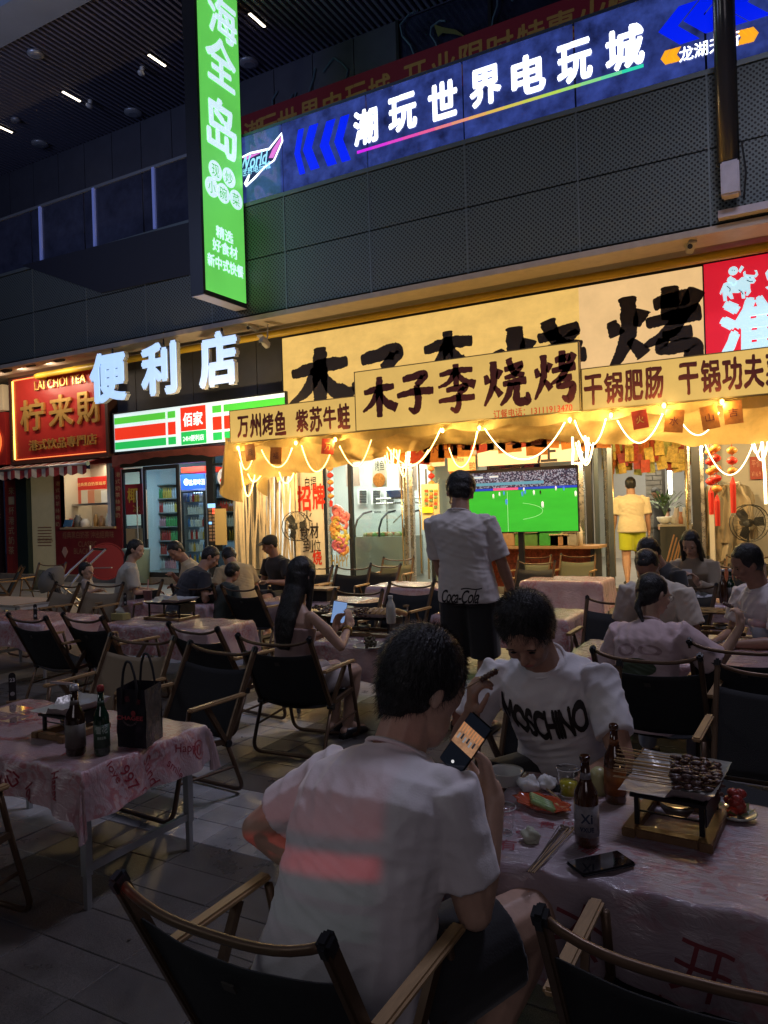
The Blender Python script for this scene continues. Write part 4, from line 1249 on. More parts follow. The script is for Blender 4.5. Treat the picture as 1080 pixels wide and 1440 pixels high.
shelf_unit('drink_shelf', fx(301, 700, YF + .5), fx(332, 700, YF + .5), YF + .5, .9, 2.2, 4, 'bottle shelf behind the pane next to the hanging awning cloth', 2)
fr = empty('drinks_fridge', (fx(271), YF + .9, ZB), 0, 'upright drinks fridge with a blue lit header and glass door', 'fridge')
xa, xb = fx(256, 700, YF + .7), fx(289, 700, YF + .7)
G().bb(xa, xb, YF + 1.25, YF + 1.3, ZB, 2.45).build('back_panel', M('fridge_in', (.75, .8, .85), .4, emit=.25, ecol=(.5, .7, .85)), fr)
G().bb(xa - .04, xa, YF + .7, YF + 1.3, ZB, 2.45).build('side_panel', m_steel, fr); G().bb(xb, xb + .04, YF + .7, YF + 1.3, ZB, 2.45).build('side_panel', m_steel, fr)
G().bb(xa, xb, YF + .68, YF + 1.3, 2.1, 2.45).build('header', M('header_blue', (.03, .1, .6), .4, emit=.9, ecol=(.03, .10, .75)), fr)
word('盐帮啤酒', (266, 679), (288, 677), YF + .67, .14, 'letter', M('stripe_white'), fr, bold=.01)
c_ = PY(262, 678, YF + .67); G().lathe(c_, [(0, 0), (.08, 0), (.08, .004)], 14, axis=(0, -1, 0)).build('logo', M('stripe_white'), fr)
G().bb(xa, xb, YF + .7, YF + 1.3, 2.5, 2.62).build('red_box', M('stripe_red'), fr)
for k in range(6):
    z = .35 + k * .29
    G().bb(xa, xb, YF + .8, YF + 1.2, z - .01, z + .01).build('shelf', m_alu, fr)
g = G(); rd = random.Random(5)
pal = [M('drink_%d' % i) for i in range(8)]
for k in range(6):
    x = xa + .05
    while x < xb - .03:
        g.cur = rd.choice((1, 1, 2, 6, 0, 4)); g.lathe((x, YF + .86, .36 + k * .29), [(.03, 0), (.032, .14), (.011, .19), (.011, .22)], 6); x += .075
g.build('bottles', pal, fr, kind='stuff')
G().bb(xa + .1, xb - .1, YF + .95, YF + 1.0, 2.02, 2.06).build('tube_lamp', M('tube_cool', (1, 1, 1), .5, emit=5, ecol=(.8, .95, 1)), fr)
d = G(); frame_box(d, xa + .04, xb - .04, YF + .66, YF + .7, ZB + .2, 2.02, .04); d.build('door', m_frame, fr)
G().bb(xa + .04, xb - .04, YF + .675, YF + .68, ZB + .2, 2.02).build('pane', m_gl, fr)
# power bank locker and tan notice
lk = empty('locker', (fx(299), YF - .4, ZB), 0, 'dark power bank rental rack with lit slots beside a tan notice', 'rack')
p, q = PY(294, 762, YF - .3), PY(303, 714, YF - .3)
G().bb(p.x, q.x, YF - .3, YF - .12, p.z - .2, q.z + .03).build('body', m_frame, lk)
g = [M('slot_tan', (.3, .2, .14), .5), M('slot_red', (.8, .1, .05), .5, emit=1.5, ecol=(1, .1, .05)), M('slot_blue', (.2, .4, 1), .5, emit=1.5, ecol=(.2, .5, 1))]
for k in range(10):
    for j in range(2):
        z = p.z + (q.z - p.z) * (k + .2) / 10
        x = p.x + .02 + j * (q.x - p.x) / 2
        G().bb(x, x + (q.x - p.x) / 2 - .03, YF - .31, YF - .302, z, z + .05).build('slot', g[1] if (k, j) in ((9, 1), (8, 1)) else g[2] if (k, j) == (5, 0) else g[0], lk)
G().bb(p.x, q.x, YF - .31, YF - .302, q.z, q.z + .09).build('screen', M('slot_screen', (.2, .4, .8), .4, emit=1.2, ecol=(.3, .6, 1)), lk)
p, q = PY(304, 765, YF - .3), PY(318, 715, YF - .3)
nb = G().bb(p.x, q.x, YF - .32, YF - .3, p.z - .02, q.z); o = nb.build('notice_board', M('notice_yellow', (.62, .45, .18), .6)); tag(o, 'plain tan notice board standing beside the rental rack', 'notice board')
c_ = PY(316, 671, YF - .02)
dsc = G().lathe(c_, [(0, 0), (.2, 0), (.2, .006)], 24, axis=(0, -1, 0)).build('round_sticker', M('sticker_white', (.8, .8, .8), .5, emit=.3, ecol=(.8, .85, .9)), cv)
word('吉', (310, 668), (318, 667), YF - .035, .13, 'letter', INK, dsc)
word('G', (309, 676), (318, 675), YF - .035, .12, 'letter', M('stripe_red'), dsc)
# torn dark red cloth over the doors
def torn(x, u, t): return (x, YF - .28 - .12 * math.sin(u * math.pi) * (1 - t), 2.93 - (.12 + .16 * (1 - math.sin(u * math.pi)) + .05 * noise.noise(V((x * 3, 1, 1)))) * t + .0)
o = cloth_strip(fx(156, 640, YF - .3), fx(330, 640, YF - .3), torn, 50, 4).build('torn_awning', M('torn_cloth', (.16, .04, .035), .8, var=.3, vs=4), smooth=True)
tag(o, 'faded dark red cloth sagging under the striped light box', 'awning')

# ================================================================ barbecue restaurant
bq = empty('barbecue_restaurant', (-5, YF, .13), 0, 'open barbecue restaurant front with steel framed glass doors', 'restaurant')
m_gw2 = M('grey_wall', (.42, .40, .36), .7, var=.06, vs=3)
m_ss = M('stainless', (.55, .53, .48), .28, metal=.9, rvar=.1)
x0b, x1b = fx(326), 3.0
G().bb(x0b, -5.9, YF + 2.6, YF + 2.7, ZB, 3.1).build('back_wall', M('panel_wall', (.50, .52, .52), .5), bq)
G().bb(x0b - .05, x0b, YF + .1, YF + 2.6, ZB, 3.1).build('side_wall', m_gw2, bq)
xi = fx(842)
G().bb(-5.9, -5.8, YF + .1, YF + 2.7, ZB, 3.1).build('side_wall', m_gw2, bq)
G().bb(-5.8, 3, YF + 6.5, YF + 6.6, ZB, 3.1).build('back_wall', m_gw2, bq)
G().bb(x0b, 3, YF + .1, YF + 6.6, 3.1, 3.2).build('ceiling_panel', m_gw2, bq)
G().bb(3, 3.1, YF, YF + 6.6, ZB, 3.1).build('side_wall', m_gw2, bq)
area('hall_lamp', (-3.2, YF + 3.2, 3.0), (-3.2, YF + 3.2, 0), 3.0, 210, (1, .86, .62))
area('counter_lamp', (-7.8, YF + 1.4, 3.05), (-7.8, YF + 1.4, 0), 2.2, 190, (1, .92, .75), .8)
# right hand wall with the red notice
xr0 = fx(1003, 700)
G().bb(xr0, 3, YF + .6, YF + .7, ZB, 2.95).build('partition', m_gw2, bq)
def post(px, w_=.07, mat=None, z1=2.95, Y=YF, dy=.08):
    x = fx(px, 700, Y)
    return G().bb(x - w_ / 2, x + w_ / 2, Y, Y + dy, ZB, z1).build('post', mat or m_ss, bq)
for px, w_, mt in ((455, .1, m_frame), (461, .05, m_ss), (492, .08, m_frame), (570, .08, m_ss), (578, .07, m_ss), (640, .1, m_gw2), (668, .12, M('grey_post', (.3, .3, .28), .5)), (815, .14, m_ss), (828, .1, m_frame), (852, .06, m_frame), (968, .05, m_ss), (979, .12, m_frame), (988, .05, m_ss), (1000, .07, m_gw2)):
    post(px, w_, mt)
def pane(px0, px1, Y=YF + .03, z0=ZB, z1=2.95, mat=None): return G().bb(fx(px0), fx(px1), Y, Y + .01, z0, z1).build('glass_pane', mat or m_gl, bq)
pane(462, 490); pane(495, 569); pane(582, 638); pane(672, 812)
# open glass leaf beside the entrance
g = G(); a, b = fx(838, 700, YF - .5), fx(856, 700, YF - .5)
P0, P1 = V((fx(838), YF, 0)), V((fx(856, 700, YF - .9), YF - .75, 0))
def leaf(P0, P1, mat, name='door_leaf'):
    up = V((0, 0, 1)); d = (P1 - P0)
    g = G()
    for t in (0.04, .96): g.bar(P0 + d * t + up * .14, P0 + d * t + up * 2.5, .07, .04, d)
    for z in (.2, 2.46): g.bar(P0 + up * z, P1 + up * z, .04, .12)
    o = g.build(name, mat, bq)
    G().quad(P0 + up * .2, P1 + up * .2, P1 + up * 2.45, P0 + up * 2.45).build('pane', m_gl, o)
    G().tube([P0 + d * .82 + V((.04, -.05, .9)), P0 + d * .82 + V((.04, -.05, 2.0))], .014, 8).build('handle', m_ss, o)
leaf(P0, P1, M('door_grey', (.10, .12, .14), .35, metal=.4))
leaf(V((fx(968), YF, 0)), V((fx(964, 700, YF + .7), YF + .9, 0)), m_ss)
# bright vertical edges of door leaves
for px, z0, z1 in ((862, .3, 2.45), (966, .2, 2.62), (565, .2, 2.3), (600, .2, 2.2), (590, .3, 2.3)):
    x = fx(px, 700, YF - .06); G().tube([(x, YF - .06, z0), (x, YF - .06, z1)], .016, 8).build('handle', M('brass_bar', (.65, .5, .25), .25, metal=.9), bq, smooth=True)
# posters, boards and lists on the walls and panes
def poster(px0, py0, px1, py1, Y, mat, name='poster', parent=None, th=.01):
    p, q = PY(px0, py1, Y), PY(px1, py0, Y)
    return G().bb(p.x, q.x, Y, Y + th, (PY(px0, py1, Y).z + PY(px1, py1, Y).z) / 2, (PY(px0, py0, Y).z + PY(px1, py0, Y).z) / 2).build(name, mat, parent or bq)
m_cream = M('poster_cream', (.72, .62, .48), .6)
m_or2 = M('poster_orange', (.62, .20, .03), .6, var=.4, vs=25)
m_pink = M('poster_pink', (.7, .5, .42), .6)
for a in ((487, 648, 505, 684), (561, 640, 573, 686), (568, 640, 585, 690)): poster(a[0], a[1], a[2], a[3], YF + 1.4, m_pink)
pp = poster(524, 638, 543, 685, YF + 1.4, m_cream)
c_ = PY(533, 675, YF + 1.39); G().lathe(c_, [(0, 0), (.15, 0), (.15, .004)], 18, axis=(0, -1, 0)).build('dish_picture', m_or2, pp)
word('烤鱼', (527, 655), (540, 654), YF + 1.38, .22, 'letter', INK, pp)
for a, b in ((503, 516), (522, 535), (541, 554)):
    ml = poster(a, 688, b, 709, YF + 2.5, M('list_frame', (.7, .7, .7), .5), 'menu_list')
    for c in range(2):
        for r_ in range(5):
            p = PY(a + 2.5 + c * 5, 691.5 + r_ * 3.6, YF + 2.48)
            G().bb(p.x, p.x + .09, YF + 2.48, YF + 2.49, p.z - .028, p.z + .028).build('list_row', M('ink_soft', (.06, .06, .06), .6), ml)
for k, (a, b, c, d) in enumerate(((600, 643, 625, 656), (632, 640, 668, 665))): poster(a, b, c, d, YF - .05, m_or2 if k else m_cream)
pq = poster(672, 628, 812, 652, YF - .1, M('sign_cream', (.75, .55, .35), .5, emit=.55, ecol=(.8, .52, .28)), 'inner_sign')
word('庄', (755, 636), (783, 632), YF - .11, .4, 'letter', INK, pq, bold=.02)
lm = poster(630, 643, 668, 662, YF - .12, M('sign_yellow', (.7, .5, .18), .5, emit=.4, ecol=(.7, .45, .12)), 'inner_sign')
word('木子李烧烤', (636, 648), (652, 646), YF - .13, .08, 'letter', INK, lm)
word('鸭', (660, 657), (668, 656), YF - .13, .18, 'letter', m_rt, lm)
pr = poster(1055, 642, 1073, 674, YF + .55, M('poster_brick', (.3, .05, .035), .6), 'notice')
word('平价', (1057, 652), (1070, 651), YF + .54, .12, 'letter', M('notice_pink', (.6, .3, .22), .6), pr)
word('¥16.9', (1057, 667), (1070, 666), YF + .54, .08, 'letter', M('notice_pink'), pr)
# small items along a sill under the screen: boxes and jars
pc = empty('payment_stand', (-6, 11.2, ZB), 0, 'yellow upright snack card board beside the television', 'stand')
p, q = PY(594, 745, 11.2), PY(616, 680, 11.2)
G().bb(p.x, q.x, 11.2, 11.24, p.z, q.z).build('board', M('board_cream', (.7, .55, .28), .5), pc)
for r_ in range(6):
    for c in range(3):
        a = PY(597 + c * 6.5, 690 + r_ * 4.6, 11.19)
        G().bb(a.x, a.x + .06, 11.185, 11.2, a.z - .018, a.z + .018).build('card', M('cardcol_%d' % ((r_ + c) % 3), ((.5, .08, .03), (.15, .25, .1), (.5, .3, .05))[(r_ + c) % 3], .5), pc)
a, b = PY(594, 717, 11.18), PY(608, 713, 11.18)
G().bb(a.x, b.x, 11.17, 11.2, a.z - .05, b.z).build('label_strip', M('lab_yellow', (.8, .6, .02), .5, emit=.5, ecol=(.85, .65, .03)), pc)
G().bb((p.x + q.x) / 2 - .03, (p.x + q.x) / 2 + .03, 11.25, 11.3, 0, q.z).build('leg', m_frame, pc)
G().bb(p.x, q.x, 11.1, 11.4, 0, .04).build('base', m_frame, pc)

# recruitment banner poster on the left
rb = empty('tall_poster', (-8.9, 11.8, ZB), 0, 'tall white cloth poster with red and black brush writing beside the ribbons', 'poster')
p, q = PY(413, 760, 11.8), PY(454, 700, 11.8)
zt_ = PY(434, 658, 11.8).z; zb_ = PY(434, 812, 11.8).z
G().bb(p.x, q.x, 11.8, 11.82, zb_, zt_).build('cloth', M('poster_white', (.68, .60, .48), .7, var=.05), rb)
mr_ = M('poster_red_ink', (.65, .03, .01), .6)
def pch(s, px, py, wpx, h, mat=INK, bold=.02):
    word(s, (px - wpx / 2, py), (px + wpx / 2, py), 11.79, h, 'letter', mat, rb, bold=bold, rough=.03)
pch('自提', 437, 680, 16, .26, INK, .0); pch('招', 427, 701, 20, .5, mr_, .03); pch('牌', 448, 698, 18, .5, mr_, .03)
pch('食', 428, 749, 14, .32); pch('材', 442, 746, 12, .30); pch('到', 433, 768, 14, .24, INK, .0); pch('位', 446, 767, 10, .22, INK, .0)
pch('烧', 446, 784, 13, .28, mr_, .02); pch('火', 432, 726, 14, .22, INK, 0)
# silver ribbons curtain
rc = empty('ribbon_curtain', (-10, 11.3, 0), 0, 'curtain of pale plastic strips hanging under the awning at its far end', 'curtain')
m_rib = M('ribbon', (.62, .5, .33), .35, var=.15, vs=9, coat=.3)
rd = random.Random(11)
xa, xb = PY(333, 700, 11.2).x, PY(414, 700, 11.2).x
for i in range(34):
    u = (i + rd.random() * .6) / 34
    x = xa + (xb - xa) * u
    y = 11.2 + rd.uniform(-.15, .15)
    a = rd.uniform(-.28, .28) if i % 3 else rd.uniform(-.06, .06)
    wdt = rd.uniform(.03, .055)
    g = G()
    pts = [(x + a * t + .012 * math.sin(t * 9 + i), y, 2.75 - 2.45 * t) for t in [k / 8 for k in range(9)]]
    vs = []
    for (px_, py_, pz_) in pts: vs += [(px_ - wdt / 2, py_, pz_), (px_ + wdt / 2, py_ + .01, pz_)]
    g.add(vs, [(2 * k, 2 * k + 1, 2 * k + 3, 2 * k + 2) for k in range(8)])
    g.build('strip', m_rib, rc)
for i in range(9):
    u = i / 9
    x = xa + (xb - xa) * u; z = 2.3 - .15 * (i % 2)
    G().add([(x, 11.0, z + .35), (x + .28, 11.02, z + .3), (x + .22, 11.0, z), (x + .1, 10.97, z - .12)], [(0, 1, 2, 3)]).build('pleat', m_cloth, rc)

# freezer display
fz = empty('freezer', (-7, YF + 1.3, ZB), 0, 'curved glass display freezer inside the restaurant', 'freezer')
xa, xb = fx(500, 780, YF + .7), fx(570, 780, YF + .7)
y0, y1 = YF + .7, YF + 1.5
m_fzg = glass('freezer_glass', (.8, .88, .85), .2)
G().bb(xa, xb, y0, y1, ZB, .95).build('cabinet', M('cabinet_steel', (.45, .44, .42), .35, metal=.5), fz)
pts = [(0, .95), (.0, 1.12), (.12, 1.3), (.35, 1.42), (.7, 1.46)]
g = G(); vs = []
for dy, z in pts: vs += [(xa, y0 + dy, z), (xb, y0 + dy, z)]
g.add(vs, [(2 * k, 2 * k + 1, 2 * k + 3, 2 * k + 2) for k in range(4)]).build('glass_cover', m_fzg, fz)
for x in (xa, xb, (xa + xb) / 2):
    G().tube([(x, y0 + dy, z) for dy, z in pts], .022, 6).build('frame', m_frame, fz)
g = G(); rd = random.Random(4)
pal = [M('food_%d' % i, c, .6) for i, c in enumerate(((.4, .08, .05), (.15, .3, .06), (.6, .5, .35), (.5, .25, .1)))]
for i in range(60):
    g.cur = rd.randint(0, 3); g.ell((rd.uniform(xa + .08, xb - .08), rd.uniform(y0 + .1, y1 - .1), .98), (.07, .06, .05), n=6, k=4)
g.build('food', pal, fz, kind='stuff')
# metal shelving above the freezer
sh = empty('metal_rack', (-7, YF + 1.9, ZB), 0, 'thin steel rack behind the display freezer with a blue basin on top', 'rack')
for z in (1.62, 1.72): G().tube([(xa - .1, YF + 1.8, z), (xb + .3, YF + 1.8, z)], .02, 6).build('rail', m_ss, sh)
for x in (xa + .15, xa + .8, xb): G().tube([(x, YF + 1.8, ZB), (x, YF + 1.8, 1.72)], .018, 6).build('post', m_ss, sh)
G().tube([(xa + .3, YF + 1.8, 1.2), (xa + .8, YF + 1.8, 1.62)], .016, 6).build('brace', m_ss, sh)
bx = PY(560, 712, YF + 1.7)
o = G().lathe((bx.x, YF + 1.8, 1.74), [(.22, 0), (.3, .14), (.31, .15), (.28, .14)], 18).build('basin', M('basin_blue', (.08, .15, .5), .4), smooth=True)
tag(o, 'shallow blue plastic basin on the steel rack', 'basin')

# flower-like pink balloons standing by the glass
fl = empty('balloon_column', (-7.6, 11.9, 0), 0, 'cluster of pink, orange and yellow twisted balloons by the glass door', 'balloons')
rd = random.Random(8)
bcol = [M('balloon_%d' % i, c, .3, coat=.4) for i, c in enumerate(((.65, .18, .18), (.6, .3, .08), (.55, .45, .1), (.5, .12, .2)))]
for i in range(26):
    px = 477 + rd.uniform(-7, 8); py = 718 + i * 2.2
    c = PY(px, py, 11.9)
    a = rd.uniform(0, 6.28)
    rr = .085
    G().tube([c + V((rr * math.cos(a + t * .9), rd.uniform(-.02, .02), rr * math.sin(a + t * .9))) for t in range(6)], .038, 7).build('balloon', bcol[min(3, (i // 7)) if rd.random() < .7 else rd.randint(0, 3)], fl, smooth=True)
word('HAPPY', (466, 790), (490, 787), 11.85, .22, 'letter', M('balloon_gold', (.6, .42, .1), .3, metal=.5), fl, bold=.01)

# inside the entrance: hanging red packets, brick pier, tube lamp, counter, plant, coats, fan
hp = empty('packet_garland', (-2.2, YF + .6, 2.5), 0, 'dense cluster of red and gold paper packets hanging over the entrance', 'decoration')
rd = random.Random(21)
pk = [M('packet_%d' % i, c, .6, var=.5, vs=22) for i, c in enumerate(((.38, .05, .02), (.45, .30, .05), (.36, .36, .10), (.50, .14, .03), (.30, .03, .02)))]
for row in range(5):
    for i in range(17):
        px = 853 + i * 7.6 + rd.uniform(-2, 2); py = 622 + row * 8.5 + rd.uniform(-3, 3)
        if row >= 3 and rd.random() < .4: continue
        c = PY(px, py, YF + .25 + rd.uniform(0, .5))
        h, w_ = rd.uniform(.17, .26), rd.uniform(.11, .17)
        a = rd.uniform(-.2, .2)
        G().box(c, (w_, .006, h), rot=Matrix.Rotation(a, 3, 'Y') @ Matrix.Rotation(rd.uniform(-.4, .4), 3, 'Z')).build('packet', pk[rd.randint(0, 4)], hp)
# bunting of square paper flags under the awning
bt = empty('paper_bunting', (-5.5, 10.2, 2.5), 0, 'string of orange and red paper flags with printed characters under the awning', 'bunting')
orf = M('flag_orange', (.60, .20, .03), .6, var=.25, vs=14); ref = M('flag_red', (.50, .05, .02), .6, var=.3, vs=14); crf = M('flag_cream', (.65, .5, .28), .6)
flags = [(388, 641), (352, 636), (461, 628), (500, 622), (543, 622), (556, 632), (592, 630), (610, 629), (630, 627), (648, 622), (662, 620), (680, 618), (698, 616), (716, 617), (735, 614), (754, 618), (770, 612), (803, 615), (822, 618), (845, 612), (900, 590), (948, 592), (998, 587), (1031, 580)]
chars = '福运万财金风火水山吉来喜春旺'
for i, (px, py) in enumerate(flags):
    Y = 9.75 if 480 < px < 850 else 9.05
    c = PY(px, py, Y)
    s = (.30 if 480 < px < 850 else .2) * rd.uniform(.85, 1.15)
    m = (ref, orf, orf, ref, crf)[rd.randint(0, 4)]
    rot = Matrix.Rotation(rd.uniform(-.18, .18), 3, 'Y')
    f = G().box(c, (s, .006, s * rd.uniform(.9, 1.5)), rot=rot).build('flag', m, bt)
    vs, fs, asp = glyphs(chars[i % len(chars)])
    g = G(); put2d(g, vs, fs, c + V((0, -.006, 0)), rot @ XF, rot @ ZU, s * .5, s * .5); g.build('letter', BROWN if m is not ref else M('gold_ink', (.6, .4, .08), .5), f)
def lantern_string(px, py, n, label, tl=.5, Y=None):
    Y = Y or YF - .4
    c = PY(px, py, Y)
    t = empty('lantern_string', c, 0, label, 'decoration', 'red lantern strings by the entrance')
    mr1, mr2 = M('lantern_red', (.55, .03, .02), .45), M('lantern_gold', (.6, .25, .05), .4)
    z = c.z
    G().tube([(c.x, c.y, z + .3), (c.x, c.y, z - n * .13)], .005, 4).build('cord', mr1, t)
    for k in range(n):
        G().lathe((c.x, c.y, z - k * .13 - .05), [(.015, -.05), (.05, -.03), (.065, 0), (.05, .03), (.015, .05)], 10).build('lantern', mr1 if k % 2 else mr2, t, smooth=True)
    G().lathe((c.x, c.y, z - n * .13 - tl), [(.03, 0), (.035, tl * .8), (.012, tl)], 8).build('tassel', mr1, t)
lantern_string(998, 630, 4, 'red lantern string with a tassel nearest the door bar', .35, 10.6)
lantern_string(1006, 625, 5, 'longer red lantern string with a tassel, second from the door bar', .4, 10.5)
lantern_string(1029, 628, 3, 'red lantern string hanging alone in front of the coats', .45, 10.4)
for px, n, lab in ((464, 5, 'string of small red lanterns beside the tall white poster'), (606, 4, 'string of small red lanterns beside the steel door posts')):
    lantern_string(px, 655, n, lab, .12, 11.8)
# brick pier
bp_ = empty('brick_pier', (-2, YF + 4.3, ZB), 0, 'rough grey stone pier deep inside the restaurant', 'pillar')
p, q = PY(908, 700, YF + 4.2), PY(932, 700, YF + 4.2)
rd = random.Random(2)
mbk = M('stone_brick', (.15, .14, .125), .8, var=.3, vs=4, bump=.3, bs=10)
G().bb(p.x, q.x, YF + 4.25, YF + 4.6, ZB, 3.1).build('core', M('mortar', (.15, .14, .13), .9), bp_)
z = ZB
while z < 3.0:
    x = p.x - (.1 if int(z * 10) % 2 else 0)
    while x < q.x - .02:
        w_ = rd.uniform(.18, .32)
        G().bb(max(x, p.x) + .006, min(x + w_, q.x) - .006, YF + 4.2 - rd.uniform(0, .03), YF + 4.25, z + .006, z + .094).build('brick', mbk, bp_)
        x += w_
    z += .1
c_ = PY(942, 675, YF + 3.6)
tl_ = empty('tube_lamp', c_, 0, 'short bright vertical tube lamp on the restaurant wall', 'lamp')
G().tube([c_ + V((0, 0, -.28)), c_ + V((0, 0, .28))], .035, 8).build('tube', M('tube_warm', (1, 1, .9), .5, emit=9, ecol=(1, .95, .7)), tl_)
G().bb(c_.x - .05, c_.x + .05, c_.y + .03, c_.y + .06, c_.z - .3, c_.z + .3).build('mount', m_ss, tl_)
area('kitchen_lamp', (-3.0, YF + 5.2, 2.9), (-3.0, YF + 5.2, 0), 1.2, 18, (.85, .95, 1))
ct = empty('serving_counter', (-1.9, YF + 2.2, ZB), 0, 'dark serving counter with jars inside the entrance', 'counter')
p, q = PY(928, 745, YF + 2), PY(972, 745, YF + 2)
G().bb(p.x, q.x + .8, YF + 2, YF + 2.6, ZB, 1.02).build('body', M('counter_dark', (.05, .05, .045), .5), ct)
G().bb(p.x - .03, q.x + .8, YF + 1.97, YF + 2.63, 1.02, 1.06).build('top', M('counter_top', (.45, .38, .28), .4), ct)
for i, (px, h, c) in enumerate(((952, .3, (.6, .5, .42)), (958, .22, (.5, .2, .1)), (964, .3, (.65, .6, .5)), (948, .16, (.6, .55, .45)))):
    a = PY(px, 735, YF + 2.15)
    o = G().lathe((a.x, a.y, 1.06), [(.06, 0), (.07, h * .5), (.04, h * .85), (.045, h)], 10).build('jar', M('ctjar_%d' % i, c, .4), smooth=True)
    tag(o, ('cream jar beside the flower pot on the counter', 'squat reddish jar between two pale jars', 'tall pale jar at the door side of the counter', 'small cream cup tucked against the flower pot')[i], 'jar')
pl = empty('potted_plant', (PY(935, 720, YF + 2.2).x, YF + 2.2, 1.06), 0, 'leafy green plant in a white bowl on the counter', 'plant')
a = V(pl.location)
G().lathe(a, [(.06, 0), (.13, .06), (.15, .13), (.14, .135)], 16).build('pot', M('pot_white', (.7, .68, .6), .4), pl, smooth=True)
m_leaf = M('leaf', (.05, .10, .03), .5, var=.3, vs=30)
rd = random.Random(12)
for i in range(70):
    th, ph, r_ = rd.uniform(0, 6.28), rd.uniform(.1, 1.4), rd.uniform(.2, .5)
    c = a + V((0, 0, .25)) + V((math.cos(th) * math.sin(ph), math.sin(th) * math.sin(ph) * .7, math.cos(ph) * .8)) * r_
    d = (c - a - V((0, 0, .2))).normalized(); s = d.cross(V((0, 0, 1))).normalized() * .035
    L_ = .14
    G().add([c - d * L_ * .5, c + s, c + d * L_ * .5 + V((0, 0, -.02)), c - s], [(0, 1, 2, 3)]).build('leaf', m_leaf, pl)
for i in range(6):
    th = i
    G().tube([a + V((0, 0, .15)), a + V((math.cos(th) * .1, math.sin(th) * .1, .4)), a + V((math.cos(th) * .3, math.sin(th) * .2, .6))], .006, 4).build('stem', m_leaf, pl)
# wooden skewer rack near the entrance
wk = empty('skewer_rack', (-2, 12.0, ZB), 0, 'bundle of slanting wooden sticks in front of the counter', 'rack')
for i in range(7):
    p, q = PY(935 + i * 5, 800 - i, YF + .9), PY(948 + i * 4, 752 + (i % 3) * 4, YF + 1.1)
    G().tube([p, q], .014, 5).build('stick', M('stick_wood', (.4, .2, .08), .6), wk)
# coats on a rail
cr_ = empty('coat_rail', (-1, YF + .2, ZB), 0, 'steel rail of beige aprons and coats beside the entrance', 'coat rail')
p, q = PY(996, 680, YF + .3), PY(1040, 677, YF + .3)
zt_ = p.z
G().tube([(p.x, YF + .3, ZB), (p.x, YF + .3, zt_), (q.x, YF + .3, zt_), (q.x, YF + .3, ZB)], .018, 8).build('frame', m_ss, cr_, smooth=True)
mc_ = [M('coat_%d' % i, c, .85, bump=.3, bs=12) for i, c in enumerate(((.42, .33, .2), (.3, .24, .16), (.5, .42, .3), (.22, .19, .14)))]
for i in range(8):
    u = i / 7.5
    x = p.x + (q.x - p.x) * u + .03
    ln = (.9, 1.1, .8, 1.25, 1.05, .9, 1.2, .85)[i]
    def coat(xx, uu, t, x=x, ln=ln, i=i):
        w_ = .11 + .10 * min(1, t * 3) + .03 * math.sin(t * 8 + i)
        return (x + (uu - .5) * 2 * w_, YF + .26 + .05 * math.sin(uu * 13 + i * 2 + t * 3) - .03 * i % .05, zt_ - .02 - ln * t - .1 * abs(uu - .5) * (t < .2))
    cloth_strip(0, 1, coat, 16, 10).build('coat', mc_[i % 4], cr_, smooth=True)
# pedestal fans
def fan(x, y, zc, r, label, rz=0, col=None):
    t = empty('pedestal_fan', (x, y, ZB if y > 12 else 0), rz, label, 'fan')
    z0 = (ZB if y > 12 else 0)
    m = col or m_frame
    G().lathe((0, 0, 0), [(.2, 0), (.2, .03), (.03, .05)], 18).build('base', m, t, local=True, smooth=True)
    G().tube([(0, 0, .04), (0, 0, zc - z0 - .05)], .018, 8).build('pole', m, t, local=True)
    for yy in (-.09, .0):
        G().tube([(r * math.cos(a * .349), yy + (-.02 if yy else 0), zc - z0 + r * math.sin(a * .349)) for a in range(18)], .008, 5, closed=True).build('guard_ring', m, t, local=True)
    g = G()
    for k in range(28):
        a = k * 2 * math.pi / 28
        g.tube([(r * .15 * math.cos(a), -.13, zc - z0 + r * .15 * math.sin(a)), (r * .6 * math.cos(a), -.12, zc - z0 + r * .6 * math.sin(a)), (r * math.cos(a), -.09, zc - z0 + r * math.sin(a))], .0025, 3)
    g.build('guard_wires', m, t, local=True, kind='stuff')
    for k in range(3):
        a = k * 2.094
        g = G(); c = V((math.cos(a), 0, math.sin(a))); n_ = V((-math.sin(a), 0, math.cos(a)))
        o_ = V((0, -.05, zc - z0))
        g.poly([o_ + c * .04, o_ + c * .1 + n_ * .08 + V((0, .02, 0)), o_ + c * r * .85 + n_ * .09 + V((0, .03, 0)), o_ + c * r * .85 - n_ * .04, o_ + c * .1 - n_ * .05], (0, .004, 0))
        g.build('blade', m, t, local=True)
    G().tube([(0, -.06, zc - z0), (0, .16, zc - z0)], [.06, .05], 12).build('motor', m, t, local=True, smooth=True)
    return t
p = PY(1052, 735, YF + .1); fan(p.x, 12.25, p.z, .27, 'black pedestal fan in front of the grey wall beside the coats', .5)
p = PY(414, 740, 11.3); fan(p.x, 11.3, p.z - .0, .27, 'pedestal fan turned sideways before the ribbon curtain', 1.2)

